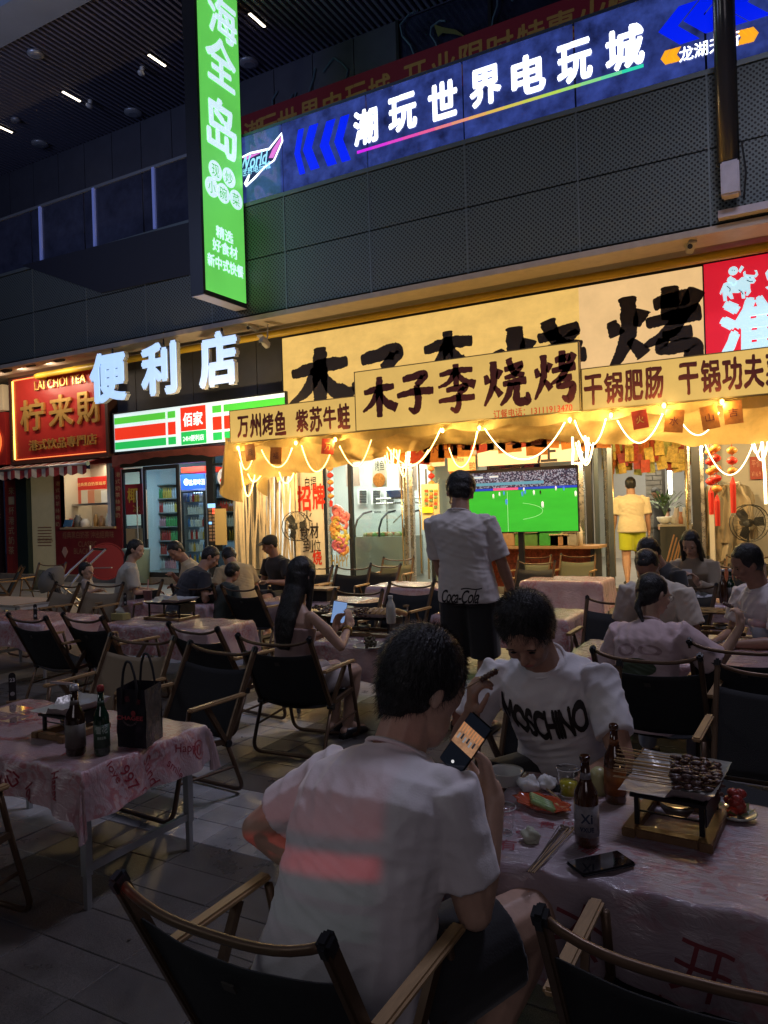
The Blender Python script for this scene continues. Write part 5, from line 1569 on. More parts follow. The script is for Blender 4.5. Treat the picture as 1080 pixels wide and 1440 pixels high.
# television
Yt = 10.3
p, q = PY(650, 664, Yt), PY(812, 656, Yt)
ztt = (p.z + q.z) / 2 + .02; zbt = PY(730, 749, Yt).z
tv = empty('television', ((p.x + q.x) / 2, Yt, 0), 0, 'large television on a floor stand showing a football match', 'television')
xa, xb = p.x, q.x
G().bb(xa, xb, Yt, Yt + .05, zbt, ztt).build('casing', m_frame, tv)
HH, WW = ztt - zbt, xb - xa
def scr(u0, u1, v0, v1, mat, name='screen', d=.003):
    return G().bb(xa + WW * u0, xa + WW * u1, Yt - d, Yt - d + .002, zbt + HH * v0, zbt + HH * v1).build(name, mat, tv)
m_pitch = M('screen_pitch', (.02, .3, .02), .3, emit=1.0, ecol=(.045, .42, .03), evar=.10, vs=1.5, stretch=(1, 1, 4))
scr(.008, .992, .015, .66, m_pitch)
scr(.008, .992, .665, .70, M('screen_blue', (.02, .05, .5), .3, emit=.8, ecol=(.02, .06, .55)))
scr(.28, .5, .664, .702, M('screen_pink', (.6, .1, .3), .3, emit=.8, ecol=(.7, .10, .25)), d=.005)
cwm = bpy.data.materials.new('screen_crowd'); cwm.use_nodes = True
nt = cwm.node_tree; b_ = nt.nodes['Principled BSDF']
ge = nt.nodes.new('ShaderNodeNewGeometry'); vo = nt.nodes.new('ShaderNodeTexVoronoi'); vo.inputs['Scale'].default_value = 70
cr2 = nt.nodes.new('ShaderNodeValToRGB'); sp = nt.nodes.new('ShaderNodeSeparateColor')
nt.links.new(ge.outputs['Position'], vo.inputs['Vector']); nt.links.new(vo.outputs['Color'], sp.inputs[0]); nt.links.new(sp.outputs[0], cr2.inputs[0])
e = cr2.color_ramp.elements; e[0].position = .0; e[0].color = (.01, .01, .04, 1); e[1].position = .9; e[1].color = (.5, .5, .6, 1)
for ps, c in ((.45, (.02, .02, .07, 1)), (.6, (.12, .03, .05, 1)), (.7, (.3, .3, .38, 1))):
    q_ = e.new(ps); q_.color = c
nt.links.new(cr2.outputs[0], b_.inputs['Emission Color']); b_.inputs['Emission Strength'].default_value = .8; b_.inputs['Base Color'].default_value = (.01, .01, .01, 1)
scr(.008, .992, .705, .95, cwm)
scr(.12, .72, .745, .79, M('screen_teal', (.1, .3, .45), .3, emit=.7, ecol=(.08, .30, .48)), d=.005)
scr(.05, .19, .865, .90, M('screen_white', (.6, .7, .75), .3, emit=.8, ecol=(.5, .65, .75)), d=.006); scr(.25, .33, .87, .90, M('screen_white'), d=.006)
mwl = M('screen_line', (.5, .8, .5), .3, emit=.7, ecol=(.35, .75, .35))
scr(.402, .406, .02, .64, mwl, 'pitch_line', .006)
g = G(); pts = [(.406 + .30 * math.sin(t), .33 - .0 + .14 * math.cos(t)) for t in [k * math.pi / 14 for k in range(2, 13)]]
g.tube([(xa + WW * a, Yt - .005, zbt + HH * b) for a, b in pts], .0035, 4).build('pitch_line', mwl, tv)
pw, pb_ = M('player_white', (.8, .8, .8), .5, emit=.85), M('player_blue', (.05, .2, .8), .5, emit=.8)
for u, v, s, m in ((.28, .57, 1, pw), (.335, .60, .9, pw), (.375, .61, .9, pb_), (.395, .47, 1.3, pb_), (.535, .585, 1.1, pb_), (.56, .615, 1, pb_), (.635, .60, 1.1, pw), (.69, .60, .9, INK), (.705, .41, 1.4, pw), (.82, .655, .9, pw), (.885, .645, .9, pb_), (.98, .56, 1.2, pw), (.55, .66, .8, pw)):
    x, z = xa + WW * u, zbt + HH * v
    G().poly([(x - .012 * s, Yt - .006, z), (x - .004 * s, Yt - .006, z - .03 * s), (x + .004 * s, Yt - .006, z), (x + .012 * s, Yt - .006, z - .03 * s), (x + .013 * s, Yt - .006, z + .03 * s), (x, Yt - .006, z + .045 * s), (x - .013 * s, Yt - .006, z + .03 * s)], (0, .001, 0)).build('player', m, tv)
xm = (xa + xb) / 2
G().bb(xm - .04, xm + .04, Yt + .05, Yt + .1, .05, zbt + .3).build('stand_pole', m_frame, tv)
G().bb(xm - .45, xm + .45, Yt - .2, Yt + .35, 0, .05).build('stand_base', m_frame, tv)

# side table of supplies behind the television
bt2 = empty('supply_table', ((xa + xb) / 2 + .2, 11.2, 0), 0, 'long wooden counter behind the television crowded with boxes', 'table')
zc_ = .86
G().bb(xa - .1, xb + .1, 10.95, 11.5, zc_ - .04, zc_).build('top', M('counter_wood2', (.35, .22, .12), .5), bt2)
for x in (xa, xb): G().bb(x - .03, x + .03, 11.0, 11.45, 0, zc_ - .04).build('leg', m_frame, bt2)
G().bb(xa, xb, 11.3, 11.32, .2, zc_ - .05).build('cloth_print', M('red_print', (.55, .12, .04), .6, var=.6, vs=25), bt2)
rd = random.Random(14)
labs = ['brown paper box on the supply counter under the screen', 'green crate on the supply counter under the screen', 'bright green bag on the supply counter beside the stand pole', 'woven brown basket on the supply counter', 'steel tin on the supply counter near the screen corner', 'pale cardboard tray near the end of the supply counter']
for i, (px, w_, h, c) in enumerate(((708, .42, .22, (.35, .22, .12)), (742, .36, .2, (.08, .2, .05)), (774, .3, .22, (.04, .3, .05)), (788, .28, .16, (.35, .2, .1)), (803, .22, .2, (.3, .28, .24)), (690, .3, .14, (.5, .4, .3)))):
    x = PY(px, 760, 11.1).x
    t = empty('box', (x, 11.15, zc_), 0, labs[i], 'box', 'supplies on the counter behind the television')
    G().bb(x - w_ / 2, x + w_ / 2, 11.02, 11.3, zc_, zc_ + h).build('body', M('supply_%d' % i, c, .6, var=.2, vs=12), t, bevel=.01)
    G().bb(x - w_ / 2 - .005, x + w_ / 2 + .005, 11.01, 11.31, zc_ + h, zc_ + h + .02).build('lid', M('supply_lid', (.5, .4, .25), .6), t)
for i, px in enumerate((811, 815)):
    x = PY(px, 745, 11.1).x
    o = G().lathe((x, 11.1, zc_), [(.045, 0), (.045, .22), (.015, .29), (.015, .33)], 10).build('bottle', M('white_bottle', (.6, .58, .5), .35), smooth=True)
    tag(o, ('white bottle at the screen corner, nearer the screen', 'white bottle at the screen corner, nearer the door')[i], 'bottle', 'bottles on the supply counter')
# red folding side stool with disc by the kiosk
st = empty('round_red_table', PD(146, 15), 0, 'folded round red tray table leaning by the kiosk', 'table')
c_ = PD(147, 15, .62)
G().lathe(c_, [(0, 0), (.36, 0), (.38, .03), (.36, .03), (.35, .015), (0, .015)], 28, axis=(.8, -1, .2)).build('tray', M('tray_red', (.10, .007, .01), .4), st)
G().tube([PD(126, 15, 0), PD(125, 15, .95)], .02, 8).build('leg', m_steel, st)
G().tube([PD(128, 14.9, .5), PD(155, 14.6, .52)], .012, 6).build('brace', m_steel, st)
# bin behind the store glass
o = G().lathe((fx(190, 800, YF - .5), YF - .45, ZB - .13), [(.26, 0), (.3, .75), (.31, .8), (.28, .8)], 20).build('waste_bin', M('bin_teal', (.18, .26, .25), .5), smooth=True)
tag(o, 'tall grey green bin in front of the store door', 'bin')
# ================================================================ folding chairs
m_wood = M('beech_arm', (.30, .19, .09), .5, var=.2, vs=30, stretch=(6, .6, 6))
m_cop = M('brown_tube', (.10, .06, .035), .42, metal=.5, rvar=.1, vs=20)
m_cap = M('cap_plastic', (.012, .012, .013), .38)
m_gsteel = M('gun_tube', (.10, .10, .10), .35, metal=.7)
FAB = {
 'black': M('canvas_black', (.0045, .0048, .006), .8, bump=.3, bs=350),
 'khaki': M('canvas_khaki', (.20, .155, .10), .85, bump=.3, bs=350),
 'olive': M('canvas_olive', (.075, .08, .055), .85, bump=.3, bs=350),
}
def arc_pts(pts, r, n=5):
    """round the corners of a polyline"""
    pts = [V(p) for p in pts]
    out = [pts[0]]
    for i in range(1, len(pts) - 1):
        a = (pts[i - 1] - pts[i]); b = (pts[i + 1] - pts[i])
        l = min(r, a.length * .45, b.length * .45)
        p0, p1 = pts[i] + a.normalized() * l, pts[i] + b.normalized() * l
        for k in range(n + 1):
            t = k / n
            out.append(p0 * (1 - t) ** 2 + pts[i] * 2 * t * (1 - t) + p1 * t * t)
    out.append(pts[-1])
    return out
def make_chair(kind, lod=0, tube=None):
    t = empty('folding_chair')
    fab = FAB[kind]
    tb = tube or m_cop
    w_ = .25
    top, piv = V((0, -.345, .735)), V((0, -.12, .30))
    up = (top - piv).normalized()
    n = 6 if lod else 10
    for s in (-1, 1):
        X = V((s * w_, 0, 0))
        G().bar(X + piv - up * .02, X + top, .022, .034, (0, -1, .4)).build('upright', tb, t, local=True, bevel=0 if lod else .005)
        G().box(X + top + up * .005, (.029, .038, .042), rot=Matrix.Rotation(R(27), 3, 'X')).build('cap', m_cap, t, local=True, bevel=.008)
        ar = G().box((s * (w_ + .022), -.045, .53), (.036, .38, .018)).build('armrest', m_wood, t, local=True, bevel=0 if lod else .006)
        G().bar(X + V((s * .02, .03, .52)), X + piv, .018, .026).build('strut', tb, t, local=True)
        G().lathe(X + piv + V((-.02, 0, 0)), [(.02, 0), (.02, .04)], 8, axis=(1, 0, 0)).build('pivot', m_cap, t, local=True)
        G().bar(X + piv + V((0, 0, .01)), X + V((0, .165, .345)), .02, .026).build('seat_rail', tb, t, local=True)
    # top rod dips between the two caps
    pts = []
    for i in range(15):
        u = i / 14
        x = -w_ + 2 * w_ * u
        e = abs(2 * u - 1)
        dip = -.040 * (1 - e ** 3.2) if e < 1 else 0
        pts.append(top + V((x, -.012 * (1 - e * e), dip + .004)))
    G().tube(pts, .0095, n).build('top_rod', tb, t, local=True, smooth=True)
    # fabric back
    g = G()
    nu, nv = (8, 5) if lod else (18, 12)
    vs = []
    for j in range(nv + 1):
        v = j / nv
        for i in range(nu + 1):
            u = i / nu
            e = 1 - (2 * u - 1) ** 2
            h = .02 + (.375 - .022 * e) * v
            p = piv + up * h + V(((u - .5) * 2 * (w_ + .004), 0, 0))
            p += V((0, -.028 * e * (1 - .3 * v), -.012 * e * (1 - .3 * v)))
            if not lod: p += V((0, .0035 * noise.noise(V((u * 5, v * 4, len(kind)))), 0))
            vs.append(p)
    base = list(vs)
    th = V((0, -.004, -.002))
    N_ = len(vs)
    fs = []
    for j in range(nv):
        for i in range(nu):
            a = j * (nu + 1) + i
            fs.append((a, a + 1, a + nu + 2, a + nu + 1))
            fs.append((a + N_, a + nu + 1 + N_, a + nu + 2 + N_, a + 1 + N_))
    for i in range(nu):
        a = nv * (nu + 1) + i; fs.append((a, a + 1, a + 1 + N_, a + N_)); fs.append((i, i + N_, i + 1 + N_, i + 1))
    g.add(base + [p + th for p in base], fs)
    bk = g.build('backrest', fab, t, local=True, smooth=True)
    G().box(piv + up * .335 + V((.0, -.04, -.02)), (.030, .004, .022), rot=Matrix.Rotation(R(27), 3, 'X')).build('label_patch', M('patch_' + kind, (.03, .025, .02) if kind != 'olive' else (.4, .15, .06), .6), bk, local=True)
    # seat
    g = G(); vs = []
    for j in range(7):
        v = j / 6
        for i in range(9):
            u = i / 8
            e = 1 - (2 * u - 1) ** 2
            vs.append(V(((u - .5) * 2 * w_, -.13 + .30 * v, .308 + .045 * v - .035 * e)))
    N_ = len(vs)
    fs = []
    for j in range(6):
        for i in range(8):
            a = j * 9 + i
            fs += [(a, a + 1, a + 10, a + 9), (a + N_, a + 9 + N_, a + 10 + N_, a + 1 + N_)]
    g.add(vs + [p - V((0, 0, .004)) for p in vs], fs)
    g.build('seat', fab, t, local=True, smooth=True)
    G().tube(arc_pts([V((-w_, -.12, .30)), V((-w_, -.235, .018)), V((w_, -.235, .018)), V((w_, -.12, .30))], .07, 2 if lod else 6), .0115, n).build('rear_leg_frame', tb, t, local=True, smooth=True)
    G().tube(arc_pts([V((-w_, .125, .52)), V((-w_, .165, .34)), V((-w_, .25, .018)), V((w_, .25, .018)), V((w_, .165, .34)), V((w_, .125, .52))], .07, 2 if lod else 6), .0115, n).build('front_leg_frame', tb, t, local=True, smooth=True)
    for s in (-1, 1):
        G().tube([V((s * w_, .205, .19)), V((s * w_, -.178, .165))], .0075, 6).build('side_brace', tb, t, local=True)
    return t
chair_src = {}
def chair(kind, x, y, rz, label, lod=0, grp='folding camp chairs set round the tables', tube=None):
    k = (kind, lod)
    if k not in chair_src:
        chair_src[k] = make_chair(kind, lod)
        c = chair_src[k]
        c.location = (x, y, 0); c.rotation_euler = (0, 0, R(rz))
        c['label'] = label
        tag(c, label, 'chair', grp)
        return c
    c = dup(chair_src[k], (x, y, 0), R(rz), label)
    return c
def chair_at(kind, px, ytop, rz, label, lod=0, D=None):
    """the middle of the top rod stands at this pixel"""
    d = ray(px, ytop)
    if D is None:
        p = PZ(px, ytop, .70)
    else:
        p = EYE + d * D
    a = R(rz)
    # back of the chair is at local y = -.345
    x = p.x - .345 * math.sin(a)
    y = p.y + .345 * math.cos(a)
    return chair(kind, x, y, rz, label, lod)

CH = [
 # kind, px, ytop, heading, D, label, lod
 ('black', None, None, 0, (-.965, 1.39), 'black chair with copper top rod that the phone holding man sits in', 0),
 ('black', None, None, 0, (-.17, 1.63), 'empty black chair cut off at the bottom edge, pushed up to the bottle table', 0),
 ('black', None, None, 4, (-2.76, 1.50), 'black chair cut off at the edge, tucked under the table with the dark paper bag', 0),
 ('black', None, None, 176, (-2.86, 2.84), 'black chair with wooden armrest behind the corner of the paper bag table', 0),
 ('khaki', None, None, 184, (-3.52, 2.92), 'khaki chair half hidden behind the dark paper bag', 0),
 ('black', 38, 871, -4, 5.75, 'black chair at the edge, first of two with backs to the bag table', 0),
 ('black', 116, 873, -6, 5.65, 'black chair second of two standing between the bag table and the tissue box table', 0),
 ('black', 271, 884, -8, 4.95, 'black chair with low back at the corner of the tissue box table', 0),
 ('black', 384, 896, 4, 4.4, 'black chair the long haired woman in the strapless top sits in', 0),
 ('black', None, None, 180, (-.98, 3.12), 'black chair carrying the man in the white shirt with bold black print', 0),
 ('black', 907, 930, -2, 3.62, 'black chair the woman in the pale pink shirt sits in', 0),
 ('black', None, None, 178, (-.10, 3.28), 'tall black chair back facing the skewer stove at the picture edge', 0),
 ('black', 1045, 938, -3, 3.75, 'black chair at the picture edge, right behind the chair facing the skewer stove', 0),
 ('black', 204, 822, 186, 8.7, 'black chair just in front of the woman with the low ponytail', 1),
 ('black', 270, 826, 10, 7.9, 'black chair in front of the man in the dark shirt', 1),
 ('black', 336, 829, -6, 7.6, 'black chair nearest the boy at the family table', 1),
 ('khaki', 95, 823, 172, 8.6, 'khaki chair nearer the picture edge of the pair behind the tissue box table', 1),
 ('khaki', 148, 821, 188, 8.5, 'khaki chair of the pair, the one beside the ponytail woman', 1),
 ('olive', 32, 806, 150, 12.2, 'faded olive chair near the striped awning at the picture edge', 1),
 ('olive', 74, 802, 200, 12.8, 'olive chair directly beside the baby pram', 1),
 ('black', 376, 793, 190, 10.3, 'black chair beside the man in the cap, on the ribbon side', 1),
 ('black', 447, 796, 176, 10.2, 'black chair between the man in the cap and the glass front, first of three', 1),
 ('black', 497, 796, 184, 9.9, 'black chair in the middle of three before the freezer', 1),
 ('black', 542, 793, 172, 10.1, 'black chair last of three before the freezer, near the standing man', 1),
 ('black', 504, 838, 182, 6.9, 'black chair with open slot under its rod behind the grill stoves', 1),
 ('black', 578, 824, 176, 7.4, 'black chair on the far side of the standing man, beside the plastic bottle', 1),
 ('black', 640, 829, 170, 7.5, 'black chair mostly covered by the shirt of the standing man', 1),
 ('black', 754, 790, 178, 9.8, 'black chair under the television screen with a double curved rod', 1),
 ('olive', 813, 777, 182, 10.9, 'olive chair under the screen corner beside the door', 1),
 ('olive', 752, 775, 176, 11.0, 'olive chair just behind the black one under the television', 1),
 ('olive', 560, 775, 185, 11.4, 'olive chair against the glass beside the freezer', 1),
 ('black', 872, 838, 180, 5.7, 'black chair beside the man with spectacles, its open side to the walkway', 1),
 ('black', 968, 822, 160, 6.6, 'black chair beneath the girl with the phone', 1),
 ('black', 988, 776, 176, 9.2, 'black chair beside the coats rail near the girl', 1),
 ('black', 1040, 782, 184, 8.4, 'black chair before the fan, close to the two dark bottles', 1),
 ('black', 1052, 772, 178, 9.6, 'black chair behind the man at the picture edge, nearest the fan', 1),
]
for c in CH:
    if c[1] is None:
        chair(c[0], c[4][0], c[4][1], c[3], c[5], c[6])
    else:
        chair_at(c[0], c[1], c[2], c[3], c[5], c[6], c[4])

# ================================================================ tables and their plastic cloths
def film(name, seed, light=(.60, .50, .50), pattern=1.0):
    m = bpy.data.materials.new(name); MATS[name] = m; m.use_nodes = True
    nt = m.node_tree; b = nt.nodes['Principled BSDF']
    ge = nt.nodes.new('ShaderNodeNewGeometry')
    n1 = nt.nodes.new('ShaderNodeTexNoise'); n1.inputs['Scale'].default_value = 3.2; n1.inputs['Detail'].default_value = 3
    n2 = nt.nodes.new('ShaderNodeTexNoise'); n2.inputs['Scale'].default_value = 16; n2.inputs['Detail'].default_value = 6; n2.inputs['Distortion'].default_value = 2.5
    mp = nt.nodes.new('ShaderNodeMapping'); mp.inputs['Location'].default_value = (seed * 3.1, seed, seed * 1.7)
    nt.links.new(ge.outputs['Position'], mp.inputs[0])
    nt.links.new(mp.outputs[0], n1.inputs['Vector']); nt.links.new(mp.outputs[0], n2.inputs['Vector'])
    r1 = nt.nodes.new('ShaderNodeMapRange'); r1.inputs['From Min'].default_value = .42; r1.inputs['From Max'].default_value = .60
    r2 = nt.nodes.new('ShaderNodeMapRange'); r2.inputs['From Min'].default_value = .44; r2.inputs['From Max'].default_value = .58
    nt.links.new(n1.outputs['Fac'], r1.inputs[0]); nt.links.new(n2.outputs['Fac'], r2.inputs[0])
    mu = nt.nodes.new('ShaderNodeMath'); mu.operation = 'MULTIPLY'
    nt.links.new(r1.outputs[0], mu.inputs[0]); nt.links.new(r2.outputs[0], mu.inputs[1])
    m2 = nt.nodes.new('ShaderNodeMath'); m2.operation = 'MULTIPLY'; m2.inputs[1].default_value = .85 * pattern
    nt.links.new(mu.outputs[0], m2.inputs[0])
    mx = nt.nodes.new('ShaderNodeMix'); mx.data_type = 'RGBA'
    mx.inputs[6].default_value = (*light, 1); mx.inputs[7].default_value = (.42, .04, .06, 1)
    nt.links.new(m2.outputs[0], mx.inputs[0]); nt.links.new(mx.outputs[2], b.inputs['Base Color'])
    b.inputs['Roughness'].default_value = .20
    b.inputs['Coat Weight'].default_value = 1
    b.inputs['Coat Roughness'].default_value = .12
    # fine creases
    w1 = nt.nodes.new('ShaderNodeTexNoise'); w1.inputs['Scale'].default_value = 13; w1.inputs['Detail'].default_value = 8; w1.inputs['Roughness'].default_value = .6; w1.inputs['Distortion'].default_value = 1.2
    m3 = nt.nodes.new('ShaderNodeMapping'); m3.inputs['Scale'].default_value = (.8, 5.5, 1.6); m3.inputs['Rotation'].default_value = (0, 0, .5)
    nt.links.new(ge.outputs['Position'], m3.inputs[0]); nt.links.new(m3.outputs[0], w1.inputs['Vector'])
    bp = nt.nodes.new('ShaderNodeBump'); bp.inputs['Strength'].default_value = .42; bp.inputs['Distance'].default_value = .02
    nt.links.new(w1.outputs['Fac'], bp.inputs['Height']); nt.links.new(bp.outputs[0], b.inputs['Normal']); nt.links.new(bp.outputs[0], b.inputs['Coat Normal'])
    tr = nt.nodes.new('ShaderNodeBsdfTranslucent'); tr.inputs[0].default_value = (.5, .4, .4, 1)
    ms = nt.nodes.new('ShaderNodeMixShader'); ms.inputs[0].default_value = .25
    nt.links.new(b.outputs[0], ms.inputs[1]); nt.links.new(tr.outputs[0], ms.inputs[2]); nt.links.new(ms.outputs[0], nt.nodes['Material Output'].inputs[0])
    return m
m_film = film('printed_film', 1, (.55, .40, .42), .75); film4 = film('printed_film_pale', 2, (.42, .345, .38), .7)
m_print = M('film_print', (.26, .035, .05), .3)
m_tleg = M('table_leg', (.40, .41, .42), .38, metal=.7)
m_board = M('table_board', (.38, .33, .27), .5, var=.1)
ZT = .54
def table(x0, x1, y0, y1, label, cloth_label=None, drop=.2, seed=0, nx=60, rz=0, top=True, white=False):
    cx_, cy_ = (x0 + x1) / 2, (y0 + y1) / 2
    hx, hy = (x1 - x0) / 2, (y1 - y0) / 2
    t = empty('folding_table', (cx_, cy_, 0), R(rz), label, 'table')
    if top: G().box((0, 0, ZT - .018), (2 * hx, 2 * hy, .024)).build('tabletop', m_board, t, local=True, bevel=.004)
    mm = M('white_steel', (.7, .68, .62), .4, metal=.2) if white else m_tleg
    for sx in (-1, 1):
        for sy in (-1, 1):
            G().box((sx * (hx - .06), sy * (hy - .06), ZT / 2 + .05), (.03, .03, ZT - .15)).build('leg', mm, t, local=True)
            G().box((sx * (hx - .06), sy * (hy - .06), .075), (.022, .022, .15)).build('foot', mm, t, local=True)
        G().box((sx * (hx - .06), 0, .15), (.018, 2 * hy - .15, .03)).build('crossbar', mm, t, local=True)
    g = G(); frame_ = .03
    for s in (-1, 1):
        g.box((0, s * (hy - .02), ZT - .045), (2 * hx, .02, .03)); g.box((s * (hx - .01), 0, ZT - .045), (.02, 2 * hy - .06, .03))
    g.build('rim', mm, t, local=True)
    if not cloth_label: return t, None, None
    c = cloth(cx_, cy_, hx, hy, drop, seed, nx, R(rz), cloth_label)
    return t, c[0], c[1]
def cloth(cx_, cy_, hx, hy, drop, seed, nx, rz, label):
    rd = random.Random(seed)
    n1 = nx; n2 = max(16, int(nx * (hy + drop) / (hx + drop)))
    ph = [rd.uniform(0, 6.28) for _ in range(6)]
    rot = Matrix.Rotation(rz, 3, 'Z')
    vs = []
    for j in range(n2 + 1):
        for i in range(n1 + 1):
            u = (i / n1 * 2 - 1) * (hx + drop); v = (j / n2 * 2 - 1) * (hy + drop)
            bx, by = max(-hx, min(hx, u)), max(-hy, min(hy, v))
            dx, dy = u - bx, v - by
            e = min(math.hypot(dx, dy), drop * 1.12)
            if e < 1e-6:
                edge = min(hx - abs(u), hy - abs(v))
                f = max(0, 1 - edge / .25)
                z = ZT + .002 + .0035 * (1 + noise.noise(V((u * 9 + seed, v * 14, seed)))) + .003 * f * math.sin(u * 37 + v * 29 + ph[0])
                p = V((u, v, z))
            else:
                n_ = V((dx, dy, 0)).normalized()
                corner = 1 if (dx and dy) else 0
                s = (u if abs(dy) > abs(dx) else v)
                fl = .008 + .03 * e / drop * (.6 + .5 * math.sin(s * 17 + ph[1]) + .35 * math.sin(s * 41 + ph[2])) + .015 * (e / drop) ** 2
                fl += .012 * noise.noise(V((s * 12, e * 9, seed + 5)))
                if corner:
                    ang = math.atan2(abs(dy), abs(dx))
                    fl = .010 + .06 * (e / drop) * abs(math.sin(ang * 2)) * .6 + .01 * math.sin(ang * 9)
                hem = .06 * noise.noise(V((u * 2.3 + seed, v * 2.3, 3))) + (.05 if corner else 0)
                zz = ZT + .004 - e * (1 + hem / max(drop, .05)) + .35 * fl * .5
                if e < .025: fl *= e / .025
                p = V((bx, by, 0)) + n_ * fl
                p.z = min(zz, ZT + .004)
            p = rot @ p
            vs.append((p.x + cx_, p.y + cy_, p.z))
    fs = [(j * (n1 + 1) + i, j * (n1 + 1) + i + 1, (j + 1) * (n1 + 1) + i + 1, (j + 1) * (n1 + 1) + i) for j in range(n2) for i in range(n1)]
    g = G().add(vs, fs)
    o = g.build('tablecloth', film4 if seed == 3 else m_film, smooth=True)
    tag(o, label, 'tablecloth', 'printed plastic table covers')
    bvh = BVHTree.FromPolygons([V(p) for p in vs], fs)
    return o, bvh

T4 = table(-.86, .42, 1.83, 2.50, 'folding table nearest the viewer carrying beer bottles and the skewer stove', 'crumpled red printed plastic film on the table with the skewer stove', .30, 3, 150)
T1 = table(-3.55, -2.33, 1.84, 2.50, 'folding table carrying the dark paper bag and two bottles', 'crumpled red printed plastic film under the dark paper bag', .16, 5, 150)
T2 = table(-5.45, -4.2, 4.55, 5.15, 'table with the tissue box and a black stove behind two black chairs', 'wrinkled plastic film under the tissue box and black stove', .24, 7, 70)
T3 = table(-3.32, -2.28, 4.42, 5.1, 'table heaped with skewers in front of the long haired woman', 'plastic film under the heaped skewers by the long haired woman', .26, 9, 70)
T5 = table(-1.28, .05, 4.5, 5.15, 'table shared by the woman in pink and the man with spectacles', 'plastic film strewn with used sticks at the pink shirt table', .26, 11, 70)
def TA(px, D, hx, hy, label, cl, seed, drop=.24, rz=0, white=False):
    p = PD(px, D)
    return table(p.x - hx, p.x + hx, p.y - hy, p.y + hy, label, cl, drop, seed, 44, rz, white=white)
T6 = TA(440, 8.0, .6, .33, 'table with a black box in front of the man in the cap', 'yellowish lit film on the table before the man in the cap', 21)
T7 = TA(590, 9.2, .6, .33, 'bare looking table beside the freezer glass, left of the standing man', 'lit film gathered at one end of the table beside the freezer glass', 22)
T8 = TA(795, 9.4, .5, .33, 'table under the screen corner with a gathered cover', 'floral film hanging in a bunch from the table under the screen corner', 23, .36)
T9 = TA(712, 6.6, .6, .33, 'table next to the arm of the standing man', 'plain lit film on the table next to the arm of the standing man', 24)
T10 = TA(38, 7.3, .62, .33, 'table with the number fourteen stand at the picture edge', 'pinkish film on the table with the number fourteen stand', 25)
T11 = TA(258, 8.4, .62, .35, 'family table between the ponytail woman and the leaning man', 'film covering the family table with the pink drink', 26)
T12 = TA(1000, 6.9, .5, .33, 'small table with two dark bottles by the girl', 'film heaped with tissues on the table by the girl', 27)
p = PD(14, 8.9); T13 = table(p.x - .6, p.x + .6, p.y - .33, p.y + .33, 'white framed folding table without a cover at the picture edge', None, 0, 0, 10, 0, True, True)

def on_cloth(bvh, x, y):
    h = bvh.ray_cast(V((x, y, 2)), V((0, 0, -1)), 3)
    return h[0].z if h[0] is not None else ZT
def print_on(T, s, o, xd, yd, W, H, nd, mat=None, bold=.0, cell=.02, rough=0):
    vs, fs, asp = glyphs(s, bold)
    g = G()
    put2d(g, vs, fs, o, xd, yd, W, H, None, rough, T[2], nd, .0012, cell)
    if g.f:
        p = g.build('print', mat or m_print, T[1])
    return g
DN = V((0, 0, 1)); FR = V((0, -1, 0))
# lettering on the film of the two near tables
rd = random.Random(31)
for (s, x, z, W, H, a) in (('大', -.50, .43, .13, .12, .3), ('开', -.22, .40, .12, .12, .25), ('业', .02, .44, .12, .11, .2), ('大', -.30, .30, .07, .07, -.3), ('吉', .22, .42, .10, .11, .2)):
    rot = Matrix.Rotation(a, 3, 'Y')
    print_on(T4, s, V((x, 1.75, z)), rot @ XF, rot @ ZU, W, H, FR, M('film_print_faint', (.20, .04, .05), .35))
for (s, x, y, W, H, a) in (('有', -.72, 1.93, .05, .06, .3), ('宝', -.70, 2.02, .05, .05, .5), ('贵', -.66, 2.10, .05, .05, .2), ('福', -.52, 2.0, .05, .05, -.4), ('喜', -.40, 2.15, .05, .05, .3), ('有宝贵', -.02, 1.92, .16, .05, -.3), ('开业', .2, 2.0, .14, .07, .2), ('福喜', .30, 2.2, .12, .06, 1.0), ('100', -.60, 2.14, .05, .02, .1)):
    rot = Matrix.Rotation(a, 3, 'Z')
    print_on(T4, s, V((x, y, ZT)), rot @ XF, rot @ V((0, 1, 0)), W, H, DN)
for (s, x, y, W, H, a) in (('有', -.80, 1.76, .07, .07, 0), ):
    print_on(T4, s, V((-.80, 1.78, .47)), XF, ZU, .05, .05, FR)
EA = V((1, 0, 0)); 
for (s, y, z, W, H, a) in (('Happy', 2.36, .48, .12, .045, -.2), ('997', 2.04, .46, .10, .05, -1.2), ('Sund', 2.16, .45, .12, .05, -1.3), ('love', 1.98, .50, .08, .03, -1.2), ('smile', 2.28, .42, .10, .035, -.9), ('@', 2.42, .46, .08, .08, 0), ('Q', 2.1, .38, .05, .05, .4)):
    rot = Matrix.Rotation(a, 3, 'X')
    print_on(T1, s, V((-2.25, y, z)), rot @ V((0, 1, 0)), rot @ ZU, W, H, EA)
for (s, x, z, W, H, a) in (('Happy', -2.45, .48, .10, .05, 1.2), ('开心', -2.72, .46, .12, .08, -.7), ('888', -2.95, .47, .1, .05, .6), ('love', -2.58, .42, .1, .05, .9)):
    rot = Matrix.Rotation(a, 3, 'Y')
    print_on(T1, s, V((x, 1.8, z)), rot @ XF, rot @ ZU, W, H, FR, bold=.01)
for (s, x, y, a) in (('HAPPY', -2.95, 2.0, .3), ('AAAVH', -3.15, 2.2, 1.2), ('love', -2.5, 1.98, .4)):
    rot = Matrix.Rotation(a, 3, 'Z')
    print_on(T1, s, V((x, y, ZT)), rot @ XF, rot @ V((0, 1, 0)), .16, .04, DN)

